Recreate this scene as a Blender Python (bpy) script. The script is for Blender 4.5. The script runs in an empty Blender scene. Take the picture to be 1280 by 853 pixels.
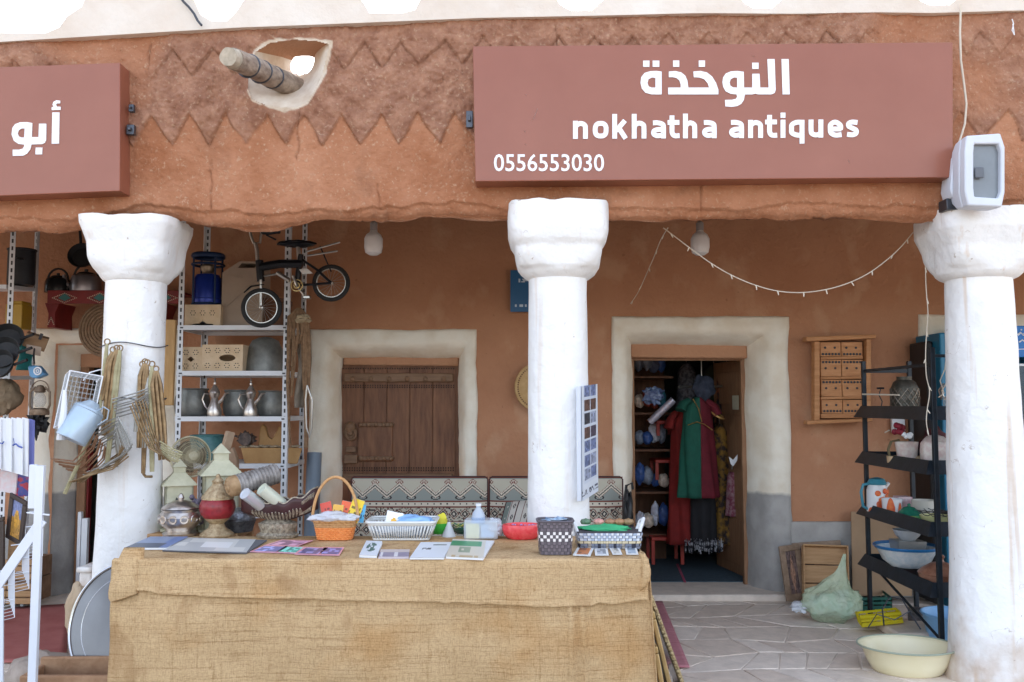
import bpy, math, random
import numpy as np
from math import sin, cos, pi, radians as R, sqrt, atan2
from mathutils import Vector, Matrix, Euler, noise as mn
from mathutils.geometry import tessellate_polygon
random.seed(7)
rnd = random.Random(11)
sc = bpy.context.scene
COL = sc.collection

# ---------------------------------------------------------------- camera, world, sun, exposure
F = 1100.0; CZ = 1.6; PIT = math.atan(79.0 / F)
cam_d = bpy.data.cameras.new('camera'); cam = bpy.data.objects.new('camera', cam_d); COL.objects.link(cam)
cam.location = (0, 0, CZ); cam.rotation_euler = (pi / 2 + PIT, 0, 0)
cam_d.sensor_width = 36; cam_d.lens = 36 * F / 1280; cam_d.clip_end = 1000; cam_d.clip_start = .05
sc.camera = cam
SUN_EL, SUN_AZ = R(36), R(14)          # behind the building, a little to the side
w = bpy.data.worlds.new('World'); sc.world = w; w.use_nodes = True
nt = w.node_tree; bg = nt.nodes['Background']
sky = nt.nodes.new('ShaderNodeTexSky'); sky.sky_type = 'NISHITA'; sky.sun_disc = False
sky.sun_elevation = SUN_EL; sky.sun_rotation = SUN_AZ; sky.dust_density = 3.0; sky.air_density = 1.0
hs = nt.nodes.new('ShaderNodeHueSaturation'); hs.inputs['Saturation'].default_value = .58; nt.links.new(sky.outputs[0], hs.inputs['Color']); nt.links.new(hs.outputs[0], bg.inputs[0]); bg.inputs[1].default_value = 0.15
sun_d = bpy.data.lights.new('sun', 'SUN'); sun = bpy.data.objects.new('sun', sun_d); COL.objects.link(sun)
sun_d.energy = 2.3; sun_d.angle = R(.5); sun_d.color = (1, .95, .88)
sdir = Vector((sin(SUN_AZ) * cos(SUN_EL), cos(SUN_AZ) * cos(SUN_EL), sin(SUN_EL)))
sun.rotation_euler = sdir.to_track_quat('Z', 'Y').to_euler()
vs = sc.view_settings; vs.view_transform = 'Standard'; vs.look = 'None'; vs.gamma = 1; vs.exposure = 2.32
sc.cycles.max_bounces = 8; sc.cycles.diffuse_bounces = 5

# ---------------------------------------------------------------- helpers
def ray(px, py):
    u = (px - 640) / F; v = (426.5 - py) / F
    return Vector((u, cos(PIT) - v * sin(PIT), sin(PIT) + v * cos(PIT)))
def V(px, py, Y):
    d = ray(px, py); return Vector((0, 0, CZ)) + d * (Y / d.y)
def Zp(px, py, z):
    d = ray(px, py); return Vector((0, 0, CZ)) + d * ((z - CZ) / d.z)
def X(px, Y): return (px - 640) / F * Y
def Z(py, Y): return V(640, py, Y).z

MATS = {}
def mat(name, col, rough=.7, metal=0, var=.15, scale=6, bump=.15, bscale=40, col2=None, stretch=(1, 1, 1), alpha=None, trans=0, spec=.5, contrast=.5, bdist=.01, emit=None, ior=1.45):
    if name in MATS: return MATS[name]
    m = bpy.data.materials.new(name); m.use_nodes = True; N = m.node_tree.nodes; L = m.node_tree.links
    b = N['Principled BSDF']; b.inputs['Roughness'].default_value = rough; b.inputs['Metallic'].default_value = metal
    b.inputs['Specular IOR Level'].default_value = spec; b.inputs['IOR'].default_value = ior
    tc = N.new('ShaderNodeTexCoord'); mp = N.new('ShaderNodeMapping'); L.new(tc.outputs['Object'], mp.inputs[0])
    mp.inputs['Scale'].default_value = stretch
    if var > 0 or col2:
        nz = N.new('ShaderNodeTexNoise'); nz.inputs['Scale'].default_value = scale; nz.inputs['Detail'].default_value = 6; nz.inputs['Roughness'].default_value = .6
        L.new(mp.outputs[0], nz.inputs['Vector'])
        rp = N.new('ShaderNodeValToRGB'); L.new(nz.outputs[0], rp.inputs[0])
        c1 = col; c2 = col2 or tuple(min(1, c * (1 + var)) for c in col)
        if not col2: c1 = tuple(c * (1 - var) for c in col)
        rp.color_ramp.elements[0].position = .5 - contrast * .4; rp.color_ramp.elements[1].position = .5 + contrast * .4
        rp.color_ramp.elements[0].color = (*c1, 1); rp.color_ramp.elements[1].color = (*c2, 1)
        L.new(rp.outputs[0], b.inputs['Base Color'])
    else:
        b.inputs['Base Color'].default_value = (*col, 1)
    if bump > 0:
        n2 = N.new('ShaderNodeTexNoise'); n2.inputs['Scale'].default_value = bscale; n2.inputs['Detail'].default_value = 8
        L.new(mp.outputs[0], n2.inputs['Vector'])
        bp = N.new('ShaderNodeBump'); bp.inputs['Strength'].default_value = bump; bp.inputs['Distance'].default_value = bdist
        L.new(n2.outputs[0], bp.inputs['Height']); L.new(bp.outputs[0], b.inputs['Normal'])
    if alpha is not None: b.inputs['Alpha'].default_value = alpha
    if trans: b.inputs['Transmission Weight'].default_value = trans
    MATS[name] = m; return m
def print_mat(name='print', rough=.5):
    if name in MATS: return MATS[name]
    m = bpy.data.materials.new(name); m.use_nodes = True; N = m.node_tree.nodes; L = m.node_tree.links
    a = N.new('ShaderNodeVertexColor'); a.layer_name = 'Col'; L.new(a.outputs[0], N['Principled BSDF'].inputs['Base Color'])
    N['Principled BSDF'].inputs['Roughness'].default_value = rough
    if rough > .8:
        tc = N.new('ShaderNodeTexCoord'); n2 = N.new('ShaderNodeTexNoise'); n2.inputs['Scale'].default_value = 300; L.new(tc.outputs['Object'], n2.inputs['Vector'])
        bp = N.new('ShaderNodeBump'); bp.inputs['Strength'].default_value = .3; bp.inputs['Distance'].default_value = .002
        L.new(n2.outputs[0], bp.inputs['Height']); L.new(bp.outputs[0], N['Principled BSDF'].inputs['Normal'])
    MATS[name] = m; return m

def rotm(rx=0, ry=0, rz=0): return Euler((rx, ry, rz)).to_matrix().to_4x4()
class MB:
    def __init__(s): s.v = []; s.f = []; s.c = None
    def add(s, vs_, fs_):
        n = len(s.v); s.v += [tuple(p) for p in vs_]; s.f += [tuple(i + n for i in q) for q in fs_]; return s
    def box(s, c, d, rot=None):
        vs_ = [Vector((x * d[0] / 2, y * d[1] / 2, z * d[2] / 2)) for x in (-1, 1) for y in (-1, 1) for z in (-1, 1)]
        if rot: vs_ = [rot @ p for p in vs_]
        c = Vector(c)
        return s.add([p + c for p in vs_], [(0, 1, 3, 2), (4, 6, 7, 5), (0, 4, 5, 1), (2, 3, 7, 6), (0, 2, 6, 4), (1, 5, 7, 3)])
    def bb(s, x0, x1, y0, y1, z0, z1): return s.box(((x0 + x1) / 2, (y0 + y1) / 2, (z0 + z1) / 2), (x1 - x0, y1 - y0, z1 - z0))
    def beam(s, a, b, wd, ht):          # squared bar from a to b
        a = Vector(a); b = Vector(b); d = b - a; q = d.to_track_quat('X', 'Z').to_matrix().to_4x4()
        return s.box((a + b) / 2, (d.length, wd, ht), q)
    def tube(s, pts, r, n=8, caps=True, flat=1.0):
        pts = [Vector(p) for p in pts]; m = len(pts); rs = r if isinstance(r, (list, tuple)) else [r] * m
        vs_ = []; up = None
        for i, p in enumerate(pts):
            t = (pts[min(i + 1, m - 1)] - pts[max(i - 1, 0)])
            if t.length < 1e-9: t = Vector((0, 0, 1))
            t.normalize()
            if up is None: up = Vector((0, 0, 1)) if abs(t.z) < .9 else Vector((1, 0, 0))
            a = t.cross(up)
            if a.length < 1e-4: a = t.cross(Vector((.3, 1, .2)))
            a.normalize(); b = a.cross(t).normalized(); up = b
            for k in range(n):
                th = 2 * pi * k / n; vs_.append(p + a * cos(th) * rs[i] + b * sin(th) * rs[i] * flat)
        fs_ = [(i * n + k, i * n + (k + 1) % n, (i + 1) * n + (k + 1) % n, (i + 1) * n + k) for i in range(m - 1) for k in range(n)]
        if caps: fs_ += [tuple(range(n))[::-1], tuple((m - 1) * n + k for k in range(n))]
        return s.add(vs_, fs_)
    def lathe(s, prof, c=(0, 0, 0), n=24, M=None, sx=1, sy=1, rf=None, se=None):
        vs_ = []; c = Vector(c)
        for r, z in prof:
            for k in range(n):
                th = 2 * pi * k / n; rr = r * (rf(th, z) if rf else 1)
                if se: rr /= (abs(cos(th)) ** se + abs(sin(th)) ** se) ** (1 / se)
                p = Vector((rr * cos(th) * sx, rr * sin(th) * sy, z))
                if M: p = M @ p
                vs_.append(p + c)
        m = len(prof)
        fs_ = [(i * n + k, i * n + (k + 1) % n, (i + 1) * n + (k + 1) % n, (i + 1) * n + k) for i in range(m - 1) for k in range(n)]
        if prof[0][0] > 1e-5 : fs_.append(tuple(range(n))[::-1])
        if prof[-1][0] > 1e-5: fs_.append(tuple((m - 1) * n + k for k in range(n)))
        return s.add(vs_, fs_)
    def shell(s, prof, c=(0, 0, 0), n=24, th=.004, **k):     # open vessel: outside up, inside down
        inner = [(max(r - th, 0), z + (th if i == 0 else 0)) for i, (r, z) in enumerate(prof)][::-1]
        inner.append((0, prof[0][1] + th))
        return s.lathe([(0, prof[0][1])] + list(prof) + inner, c, n, **k)
    def ball(s, c, r, n=12, m=8, d=(1, 1, 1)):
        return s.lathe([(r * sin(pi * i / m) * 1.0 + (1e-6 if i in (0, m) else 0), -r * cos(pi * i / m) * d[2]) for i in range(m + 1)], c, n, sx=d[0], sy=d[1])
    def prism(s, poly, y0, y1, ax='xz', holes=None):
        # poly: list of 2D points in the plane; extruded along the third axis
        def P(a, b, t): return (a, t, b) if ax == 'xz' else ((a, b, t) if ax == 'xy' else (t, a, b))
        rings = [poly] + (holes or []); flat = [q for r_ in rings for q in r_]; n = len(flat)
        tris = tessellate_polygon([[Vector((a, b, 0)) for a, b in r_] for r_ in rings])
        vs_ = [P(a, b, y0) for a, b in flat] + [P(a, b, y1) for a, b in flat]
        fs_ = [tuple(t) for t in tris] + [tuple(i + n for i in t[::-1]) for t in tris]
        o = 0
        for r_ in rings:
            k = len(r_); fs_ += [(o + i, o + (i + 1) % k, n + o + (i + 1) % k, n + o + i) for i in range(k)]; o += k
        return s.add(vs_, fs_)
    def solid(s, top, dz):               # polygon of 3D points, thickened by the vector dz
        n = len(top); dz = Vector(dz); vs_ = [Vector(p) for p in top] + [Vector(p) + dz for p in top]
        return s.add(vs_, [tuple(range(n)), tuple(range(n, 2 * n))[::-1]] + [(i, (i + 1) % n, n + (i + 1) % n, n + i) for i in range(n)])
    def grid(s, fn, nu, nv, cu=False, cv=False):
        vs_ = [fn(i / (nu if cu else nu - 1), j / (nv if cv else nv - 1)) for i in range(nu) for j in range(nv)]
        fs_ = [(i * nv + j, i * nv + (j + 1) % nv, ((i + 1) % nu) * nv + (j + 1) % nv, ((i + 1) % nu) * nv + j)
               for i in range(nu if cu else nu - 1) for j in range(nv if cv else nv - 1)]
        return s.add(vs_, fs_)
    def ring(s, c, R_, r, M=None, n=32, k=8, flat=1):
        c = Vector(c)
        def fn(u, v):
            a = 2 * pi * u; b = 2 * pi * v
            p = Vector(((R_ + r * cos(b)) * cos(a), (R_ + r * cos(b)) * sin(a), r * sin(b) * flat))
            return (M @ p if M else p) + c
        return s.grid(fn, n, k, True, True)
    def xf(s, M): s.v = [tuple(M @ Vector(p)) for p in s.v]; return s
    def jit(s, a, sc_=8):
        s.v = [tuple(Vector(p) + mn.noise_vector(Vector(p) * sc_) * a) for p in s.v]; return s

def build(name, mb, material, parent=None, bevel=0, smooth=True, angle=35, world=True, kind=None, loc=None, segs=2, solid=0, subd=0):
    me = bpy.data.meshes.new(name); off = Vector((0, 0, 0)); o = bpy.data.objects.new(name, me)
    if parent is not None and world:
        p = parent
        while p is not None: off = off + p.location; p = p.parent
    if parent is None and loc is not None: off = Vector(loc); o.location = loc
    me.from_pydata([(p[0] - off.x, p[1] - off.y, p[2] - off.z) for p in mb.v], [], mb.f); me.validate()
    import bmesh
    bm = bmesh.new(); bm.from_mesh(me); bmesh.ops.recalc_face_normals(bm, faces=bm.faces); bm.to_mesh(me); bm.free()
    if material: me.materials.append(material)
    if smooth: me.shade_smooth(); me.set_sharp_from_angle(angle=R(angle))
    COL.objects.link(o)
    if parent is not None: o.parent = parent
    if bevel:
        md = o.modifiers.new('Bevel', 'BEVEL'); md.width = bevel; md.segments = segs; md.limit_method = 'ANGLE'; md.angle_limit = R(40)
    if solid:
        md = o.modifiers.new('Solidify', 'SOLIDIFY'); md.thickness = solid; md.offset = 0
    if subd:
        md = o.modifiers.new('Subsurf', 'SUBSURF'); md.levels = md.render_levels = subd
    if kind: o['kind'] = kind
    return o
def thing(name, label, cat, loc=(0, 0, 0), group=None, rz=0):
    o = bpy.data.objects.new(name, None); COL.objects.link(o); o.location = loc; o.rotation_euler = (0, 0, rz)
    o.empty_display_size = .1; o['label'] = label; o['category'] = cat
    if group: o['group'] = group
    return o
def tag(o, label, cat, group=None):
    o['label'] = label; o['category'] = cat
    if group: o['group'] = group
    return o
def struct(name, mb, m, **k):
    o = build(name, mb, m, **k); o['kind'] = 'structure'; return o
def dup(o, loc=None, label=None, parent=None, rz=None):
    c = o.copy(); COL.objects.link(c)
    if parent is not None: c.parent = parent
    if loc is not None: c.location = loc
    if rz is not None: c.rotation_euler = (0, 0, rz)
    if label: c['label'] = label
    for ch in list(o.children): dup(ch, parent=c)
    return c
def single(name, label, cat, mb, m, loc, group=None, **k):   # a one-mesh thing
    return tag(build(name, mb, m, loc=loc, **k), label, cat, group)
def panel(name, parent, org, ux, uy, fn, nx, ny, rough=.5, th=.002, bulge=None, label=None, world=True):
    """A printed sheet: nx*ny cells from origin org along vectors ux, uy; fn(u, v) gives the print's colour."""
    mb = MB(); org = Vector(org); ux = Vector(ux); uy = Vector(uy); nn = ux.cross(uy).normalized()
    for i in range(nx + 1):
        for j in range(ny + 1):
            p = org + ux * (i / nx) + uy * (j / ny)
            if bulge: p = p + nn * bulge(i / nx, j / ny)
            mb.v.append(tuple(p))
    mb.f = [(i * (ny + 1) + j, (i + 1) * (ny + 1) + j, (i + 1) * (ny + 1) + j + 1, i * (ny + 1) + j + 1) for i in range(nx) for j in range(ny)]
    me = bpy.data.meshes.new(name); o = bpy.data.objects.new(name, me); off = Vector((0, 0, 0))
    p = parent
    while p is not None and world: off = off + p.location; p = p.parent
    me.from_pydata([(q[0] - off.x, q[1] - off.y, q[2] - off.z) for q in mb.v], [], mb.f)
    at = me.color_attributes.new('Col', 'FLOAT_COLOR', 'CORNER'); cols = []
    for i in range(nx):
        for j in range(ny):
            c = fn((i + .5) / nx, (j + .5) / ny); cols += [c[0], c[1], c[2], 1] * 4
    at.data.foreach_set('color', cols)
    me.materials.append(print_mat('print_matt' if rough > .8 else 'print_gloss', rough))
    if bulge: me.shade_smooth()
    if parent is not None: o.parent = parent
    if label: o['label'] = label
    COL.objects.link(o); return o
def srgb(r, g, b):
    f = lambda c: ((c / 255 + .055) / 1.055) ** 2.4 if c > 10 else c / 255 / 12.92
    return (f(r), f(g), f(b))
def lying(poly, z, th): return MB().solid([Zp(a, b, z + th) for a, b in poly], (0, 0, -th))
def hsh(*a):
    r_ = random.Random(hash(tuple(int(x * 7919) for x in a)) & 0xffffffff); return r_.random()
def vnoise(x, z, seed=0):
    xi = np.floor(x).astype(np.int64); zi = np.floor(z).astype(np.int64); xf = x - xi; zf = z - zi
    def h(a, b):
        n = (a * 374761393 + b * 668265263 + seed * 1442695041) & 0xffffffff
        n = ((n ^ (n >> 13)) * 1274126177) & 0xffffffff; return ((n ^ (n >> 16)) & 0xffff) / 65535.0
    s = xf * xf * (3 - 2 * xf); t = zf * zf * (3 - 2 * zf)
    return (h(xi, zi) * (1 - s) + h(xi + 1, zi) * s) * (1 - t) + (h(xi, zi + 1) * (1 - s) + h(xi + 1, zi + 1) * s) * t
def fbm(x, z, f, o=4, seed=0):
    r_ = 0; a = .5
    for k in range(o): r_ = r_ + a * (vnoise(x * f, z * f, seed + k) - .5); f *= 2.03; a *= .5
    return r_

# shared materials
M_white = mat('white_limewash', (.83, .82, .81), .85, col2=(.88, .875, .87), scale=3, bump=.9, bscale=11, bdist=.02)
M_mud = mat('mud_plaster', (.40, .20, .115), .95, col2=(.52, .28, .16), scale=2.2, bump=.5, bscale=30, bdist=.02, contrast=.9)
M_steel = mat('galvanised_steel', (.55, .56, .58), .45, .6, var=.1, bump=.05)
M_shelfw = mat('shelf_white_paint', (.66, .67, .70), .45, var=.08, bump=.03)
M_black = mat('black_paint', (.018, .018, .02), .5, var=.3, bump=.08)
M_wood = mat('pale_wood', (.36, .20, .09), .7, col2=(.50, .30, .15), scale=5, stretch=(1, 1, 12), bump=.2)
M_woodh = mat('pale_wood_grain', (.36, .20, .09), .7, col2=(.50, .30, .15), scale=5, stretch=(1, 12, 12), bump=.2)
M_dwood = mat('dark_old_wood', (.085, .035, .018), .7, col2=(.17, .078, .04), scale=4, stretch=(6, 6, 1), bump=.4, bscale=20)
M_copper = mat('tinned_copper', (.13, .13, .12), .5, .5, col2=(.28, .28, .26), scale=9, bump=.25, bscale=30)
M_silver = mat('old_silver', (.42, .36, .32), .3, .95, col2=(.72, .66, .6), scale=22, bump=.15)
M_slot = mat('slot_shadow', (.05, .05, .055), .9, var=0, bump=0)
M_wire = mat('cream_cable', (.62, .55, .45), .6, var=.05, bump=0)
M_plasw = mat('white_plastic', (.76, .77, .80), .35, var=.03, bump=.02)
# ================================================================= large structure
YW, YB, YC = 7.45, 5.12, 5.28
# ground and portico floor
gm = mat('sand_ground', (.21, .165, .125), .95, col2=(.28, .225, .17), scale=1.5, bump=.4, bscale=12)
struct('ground', MB().bb(-250, 250, -250, 4.4, -.6, -.02).bb(-250, -9, 4.4, 250, -.6, -.02).bb(9, 250, 4.4, 250, -.6, -.02).bb(-9, 9, 12, 250, -.6, -.02), gm, smooth=False)
M_mortar = mat('floor_mortar', (.62, .53, .45), .95, col2=(.76, .66, .57), scale=9, bump=.5, bscale=60)
floor = struct('portico_floor', MB().bb(-9, 9, 4.4, 12, -.6, -.004), M_mortar, smooth=False)
M_flag = [mat('flagstone_%d' % i, c, .85, var=.12, scale=10, bump=.3, bscale=35) for i, c in enumerate([(.68, .575, .48), (.64, .53, .44), (.72, .62, .53)])]
def flags():
    xs = np.arange(-4.0, 4.3, .36); ys = [4.75 + .34 * k for k in range(9)]; P = {}
    for i in range(len(xs)):
        for j in range(len(ys)):
            P[i, j] = Vector((xs[i] + (.17 if j % 2 else 0) + rnd.uniform(-.1, .1), min(ys[j] + rnd.uniform(-.07, .07), 7.44) if j < 8 else 7.44, 0))
    for i in range(len(xs) - 1):
        for j in range(len(ys) - 1):
            q = [P[i, j], P[i + 1, j], P[i + 1, j + 1], P[i, j + 1]]; c = sum(q, Vector()) / 4
            if abs(c.x) / c.y > .66: continue
            # a few stones are broken in two
            parts = [q]
            if rnd.random() < .45:
                t = rnd.uniform(.35, .65); a = q[0].lerp(q[1], t); b = q[3].lerp(q[2], 1 - t); parts = [[q[0], a, b, q[3]], [a, q[1], q[2], b]]
            for s_ in parts:
                cc = sum(s_, Vector()) / 4; s2 = [cc + (p - cc) * (1 - .011 / max((p - cc).length, .05)) for p in s_]
                h = rnd.uniform(.0005, .004)
                build('flagstone', MB().solid([p + Vector((0, 0, h)) for p in s2], (0, 0, -.02)), rnd.choice(M_flag), floor, bevel=.003, segs=1)
flags()

# shop wall
wall = thing('shop_wall', 'orange mud plaster wall of the shop behind the white columns', 'wall', (0, YW, 0))
holes = [(X(70, YW), X(205, YW), 0, Z(432, YW)), (X(410, YW), X(584, YW), .5, Z(430, YW)), (X(782, YW), X(962, YW), 0, Z(415, YW)), (X(1165, YW), X(1400, YW), 0, Z(408, YW))]
def wall_mesh():
    xs = np.concatenate([np.linspace(-8, -4.6, 12), np.arange(-4.55, 4.6, .035), np.linspace(4.65, 8, 12)]); zs = np.arange(0, 3.32, .035)
    XX, ZZ = np.meshgrid(xs, zs, indexing='ij'); D = fbm(XX, ZZ, 1.1, 3, 3) * .05 + fbm(XX, ZZ, 7, 3, 9) * .012
    nv = len(zs); mb = MB(); mb.v = [(float(a), float(YW + b), float(c)) for a, b, c in zip(XX.ravel(), D.ravel(), ZZ.ravel())]
    for i in range(len(xs) - 1):
        for j in range(nv - 1):
            cx = (xs[i] + xs[i + 1]) / 2; cz = (zs[j] + zs[j + 1]) / 2
            if any(a < cx < b and c <= cz < d for a, b, c, d in holes): continue
            mb.f.append((i * nv + j, (i + 1) * nv + j, (i + 1) * nv + j + 1, i * nv + j + 1))
    return mb
def wallmat_extra(m):   # straw flecks, darker damp patches
    N = m.node_tree.nodes; L = m.node_tree.links; b = N['Principled BSDF']; src = b.inputs['Base Color'].links[0].from_socket
    tc = N.new('ShaderNodeTexCoord')
    def lay(src, scl, st, lo, hi, amt, col):
        mp = N.new('ShaderNodeMapping'); mp.inputs['Scale'].default_value = st; mp.inputs['Rotation'].default_value = (0, .6, 0); L.new(tc.outputs['Object'], mp.inputs[0])
        n = N.new('ShaderNodeTexNoise'); n.inputs['Scale'].default_value = scl; n.inputs['Detail'].default_value = 5; L.new(mp.outputs[0], n.inputs['Vector'])
        r_ = N.new('ShaderNodeMapRange'); L.new(n.outputs[0], r_.inputs[0]); r_.inputs[1].default_value = lo; r_.inputs[2].default_value = hi; r_.inputs[4].default_value = amt
        x = N.new('ShaderNodeMixRGB'); L.new(r_.outputs[0], x.inputs[0]); L.new(src, x.inputs[1]); x.inputs[2].default_value = (*col, 1); return x.outputs[0]
    s_ = lay(src, 1, (70, 20, 16), .70, .76, .5, (.62, .44, .27)); s_ = lay(s_, 16, (1, 1, 1), .68, .74, .45, (.20, .09, .05)); s_ = lay(s_, 3.2, (1, 1, .7), .56, .66, .35, (.60, .38, .24)); L.new(s_, b.inputs['Base Color'])
def wallmat():
    m = mat('shop_wall_plaster', (.36, .155, .08), .95, col2=(.52, .27, .155), scale=1.6, bump=.5, bscale=26, bdist=.02, contrast=.9)
    wallmat_extra(m); return m
build('plaster_face', wall_mesh(), wallmat(), wall)
def zsplit_mat(name, zcut, top, bottom, sharp=.03):
    m = bpy.data.materials.new(name); m.use_nodes = True; N = m.node_tree.nodes; L = m.node_tree.links; b = N['Principled BSDF']
    b.inputs['Roughness'].default_value = .9
    tc = N.new('ShaderNodeTexCoord'); sp = N.new('ShaderNodeSeparateXYZ'); L.new(tc.outputs['Object'], sp.inputs[0])
    nz = N.new('ShaderNodeTexNoise'); nz.inputs['Scale'].default_value = 3; nz.inputs['Detail'].default_value = 5; L.new(tc.outputs['Object'], nz.inputs['Vector'])
    a = N.new('ShaderNodeMath'); a.operation = 'MULTIPLY_ADD'; L.new(nz.outputs[0], a.inputs[0]); a.inputs[1].default_value = .12; L.new(sp.outputs[2], a.inputs[2])
    mr = N.new('ShaderNodeMapRange'); L.new(a.outputs[0], mr.inputs[0]); mr.inputs[1].default_value = zcut + .06 - sharp / 2; mr.inputs[2].default_value = zcut + .06 + sharp / 2
    n3 = N.new('ShaderNodeTexNoise'); n3.inputs['Scale'].default_value = 5; n3.inputs['Detail'].default_value = 8; L.new(tc.outputs['Object'], n3.inputs['Vector'])
    r1 = N.new('ShaderNodeValToRGB'); r2 = N.new('ShaderNodeValToRGB')
    for r_, (c1, c2) in ((r1, bottom), (r2, top)):
        L.new(n3.outputs[0], r_.inputs[0]); r_.color_ramp.elements[0].color = (*c1, 1); r_.color_ramp.elements[1].color = (*c2, 1)
        r_.color_ramp.elements[0].position = .35; r_.color_ramp.elements[1].position = .6
    mx = N.new('ShaderNodeMixRGB'); L.new(mr.outputs[0], mx.inputs[0]); L.new(r1.outputs[0], mx.inputs[1]); L.new(r2.outputs[0], mx.inputs[2]); L.new(mx.outputs[0], b.inputs['Base Color'])
    bp = N.new('ShaderNodeBump'); bp.inputs['Strength'].default_value = .35; bp.inputs['Distance'].default_value = .02
    n4 = N.new('ShaderNodeTexNoise'); n4.inputs['Scale'].default_value = 20; n4.inputs['Detail'].default_value = 8; L.new(tc.outputs['Object'], n4.inputs['Vector'])
    L.new(n4.outputs[0], bp.inputs['Height']); L.new(bp.outputs[0], b.inputs['Normal'])
    return m
creams = ((.76, .67, .54), (.86, .80, .69)); greys = ((.30, .285, .27), (.40, .38, .36))
M_surA = zsplit_mat('cream_surround_grey_base', .85, creams, greys); M_surB = zsplit_mat('cream_surround', -5, creams, greys)
def surround(ox0, ox1, oz, ix0, ix1, iz, zb, m, depth=.35, seed=0):
    prof = [(-.01, .05), (-.005, 0), (.02, -.022), (.12, -.032), (.35, -.034), (.5, -.028), (.6, -.01), (.72, .04), (.88, .12), (.96, .19), (1, .25), (1.0, depth)]
    n = 26; mb = MB(); rows = []
    for (t, y) in prof:
        x0 = ox0 + (ix0 - ox0) * t; x1 = ox1 + (ix1 - ox1) * t; zt = oz + (iz - oz) * t; row = []
        for k in range(n): row.append(Vector((x0, YW + y, zb + (zt - zb) * k / n)))
        for k in range(n): row.append(Vector((x0 + (x1 - x0) * k / n, YW + y, zt)))
        for k in range(n + 1): row.append(Vector((x1, YW + y, zt + (zb - zt) * k / n)))
        wob = .012 if t < .3 else .014
        row = [p + Vector((mn.noise(p * 2.5 + Vector((seed, 0, 0))) * wob * 1.6 + mn.noise(p * 13) * .006, mn.noise(p * 5) * .008, mn.noise(p * 2.7 + Vector((0, seed, 9))) * wob + mn.noise(p * 11 + Vector((3, 3, 3))) * .006)) for p in row]
        # rounded corner: pull the two top corners in
        rows.append(row)
    L_ = len(rows[0]); mb.v = [tuple(p) for r_ in rows for p in r_]
    mb.f = [(i * L_ + j, i * L_ + j + 1, (i + 1) * L_ + j + 1, (i + 1) * L_ + j) for i in range(len(rows) - 1) for j in range(L_ - 1)]
    return build('door_surround', mb, m, wall, angle=60)
surround(X(40, YW), X(226, YW), Z(411, YW), X(86, YW), X(186, YW), Z(443, YW), 0, M_surA, seed=1)
surround(X(387, YW), X(597, YW), Z(412, YW), X(424, YW), X(571, YW), Z(447, YW), .45, M_surB, seed=2)
surround(X(765, YW), X(986, YW), Z(396, YW), X(794, YW), X(941, YW), Z(431, YW), 0, M_surA, seed=3)
surround(X(1149, YW), X(1420, YW), Z(394, YW), X(1185, YW), X(1385, YW), Z(430, YW), 0, M_surB, seed=4)
# mud lintels in the openings
for a, b, t, u in ((86, 186, 436, 458), (424, 571, 441, 456), (794, 941, 426, 446)):
    build('mud_lintel', MB().bb(X(a, YW) - .005, X(b, YW) + .005, YW + .19, YW + .34, Z(u, YW), Z(t, YW) + .02).jit(.01, 9), M_mud, wall, bevel=.015)
build('plinth', MB().bb(X(986, YW) - .02, X(1149, YW), YW - .03, YW + .02, 0, Z(652, YW)).bb(X(226, YW), X(387, YW), YW - .03, YW + .02, 0, .5).bb(-8, X(40, YW), YW - .03, YW + .02, 0, .6), mat('grey_cement', (.36, .34, .32), .9, var=.15, bump=.4), wall, bevel=.008)
build('doorstep', MB().bb(X(770, YW), X(980, YW), YW - .16, YW + .5, -.01, .05).jit(.006), M_flag[2], wall, bevel=.015)
# left doorway frame and its door
M_fr = mat('brown_door_frame', (.22, .11, .055), .7, col2=(.32, .17, .09), scale=5, stretch=(6, 6, 1), bump=.3)
fr = MB().bb(X(86, YW), X(97, YW), YW + .2, YW + .3, 0, Z(448, YW)).bb(X(175, YW), X(186, YW), YW + .2, YW + .3, 0, Z(448, YW)).bb(X(97, YW), X(175, YW), YW + .2, YW + .3, Z(458, YW), Z(448, YW))
build('door_frame', fr, M_fr, wall, bevel=.005)
fr2 = MB().bb(X(794, YW) - .005, X(798, YW), YW + .26, YW + .32, .05, Z(446, YW)).bb(X(936, YW), X(941, YW) + .005, YW + .26, YW + .32, .05, Z(446, YW)).bb(X(798, YW), X(936, YW), YW + .26, YW + .32, Z(449, YW), Z(446, YW))
build('door_frame', fr2, M_fr, wall, bevel=.003)

# rooms behind the open doors
def room(x0, x1, y1, zt, m, fm):
    mb = MB(); y0 = YW + .3
    mb.bb(x0 - .1, x0, y0, y1, 0, zt).bb(x1, x1 + .1, y0, y1, 0, zt).bb(x0, x1, y1, y1 + .1, 0, zt).bb(x0 - .1, x1 + .1, y0, y1 + .1, zt, zt + .1)
    o = build('room_shell', mb, m, wall, smooth=False)
    build('room_floor', MB().bb(x0, x1, YW + .3, y1, 0, .045), fm, wall, smooth=False)
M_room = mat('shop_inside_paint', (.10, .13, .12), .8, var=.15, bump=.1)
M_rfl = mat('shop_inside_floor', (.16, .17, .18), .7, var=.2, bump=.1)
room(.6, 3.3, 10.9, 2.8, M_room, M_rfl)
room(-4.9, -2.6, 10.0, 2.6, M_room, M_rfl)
room(3.4, 5.6, 8.6, 2.6, M_room, M_rfl)

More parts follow.
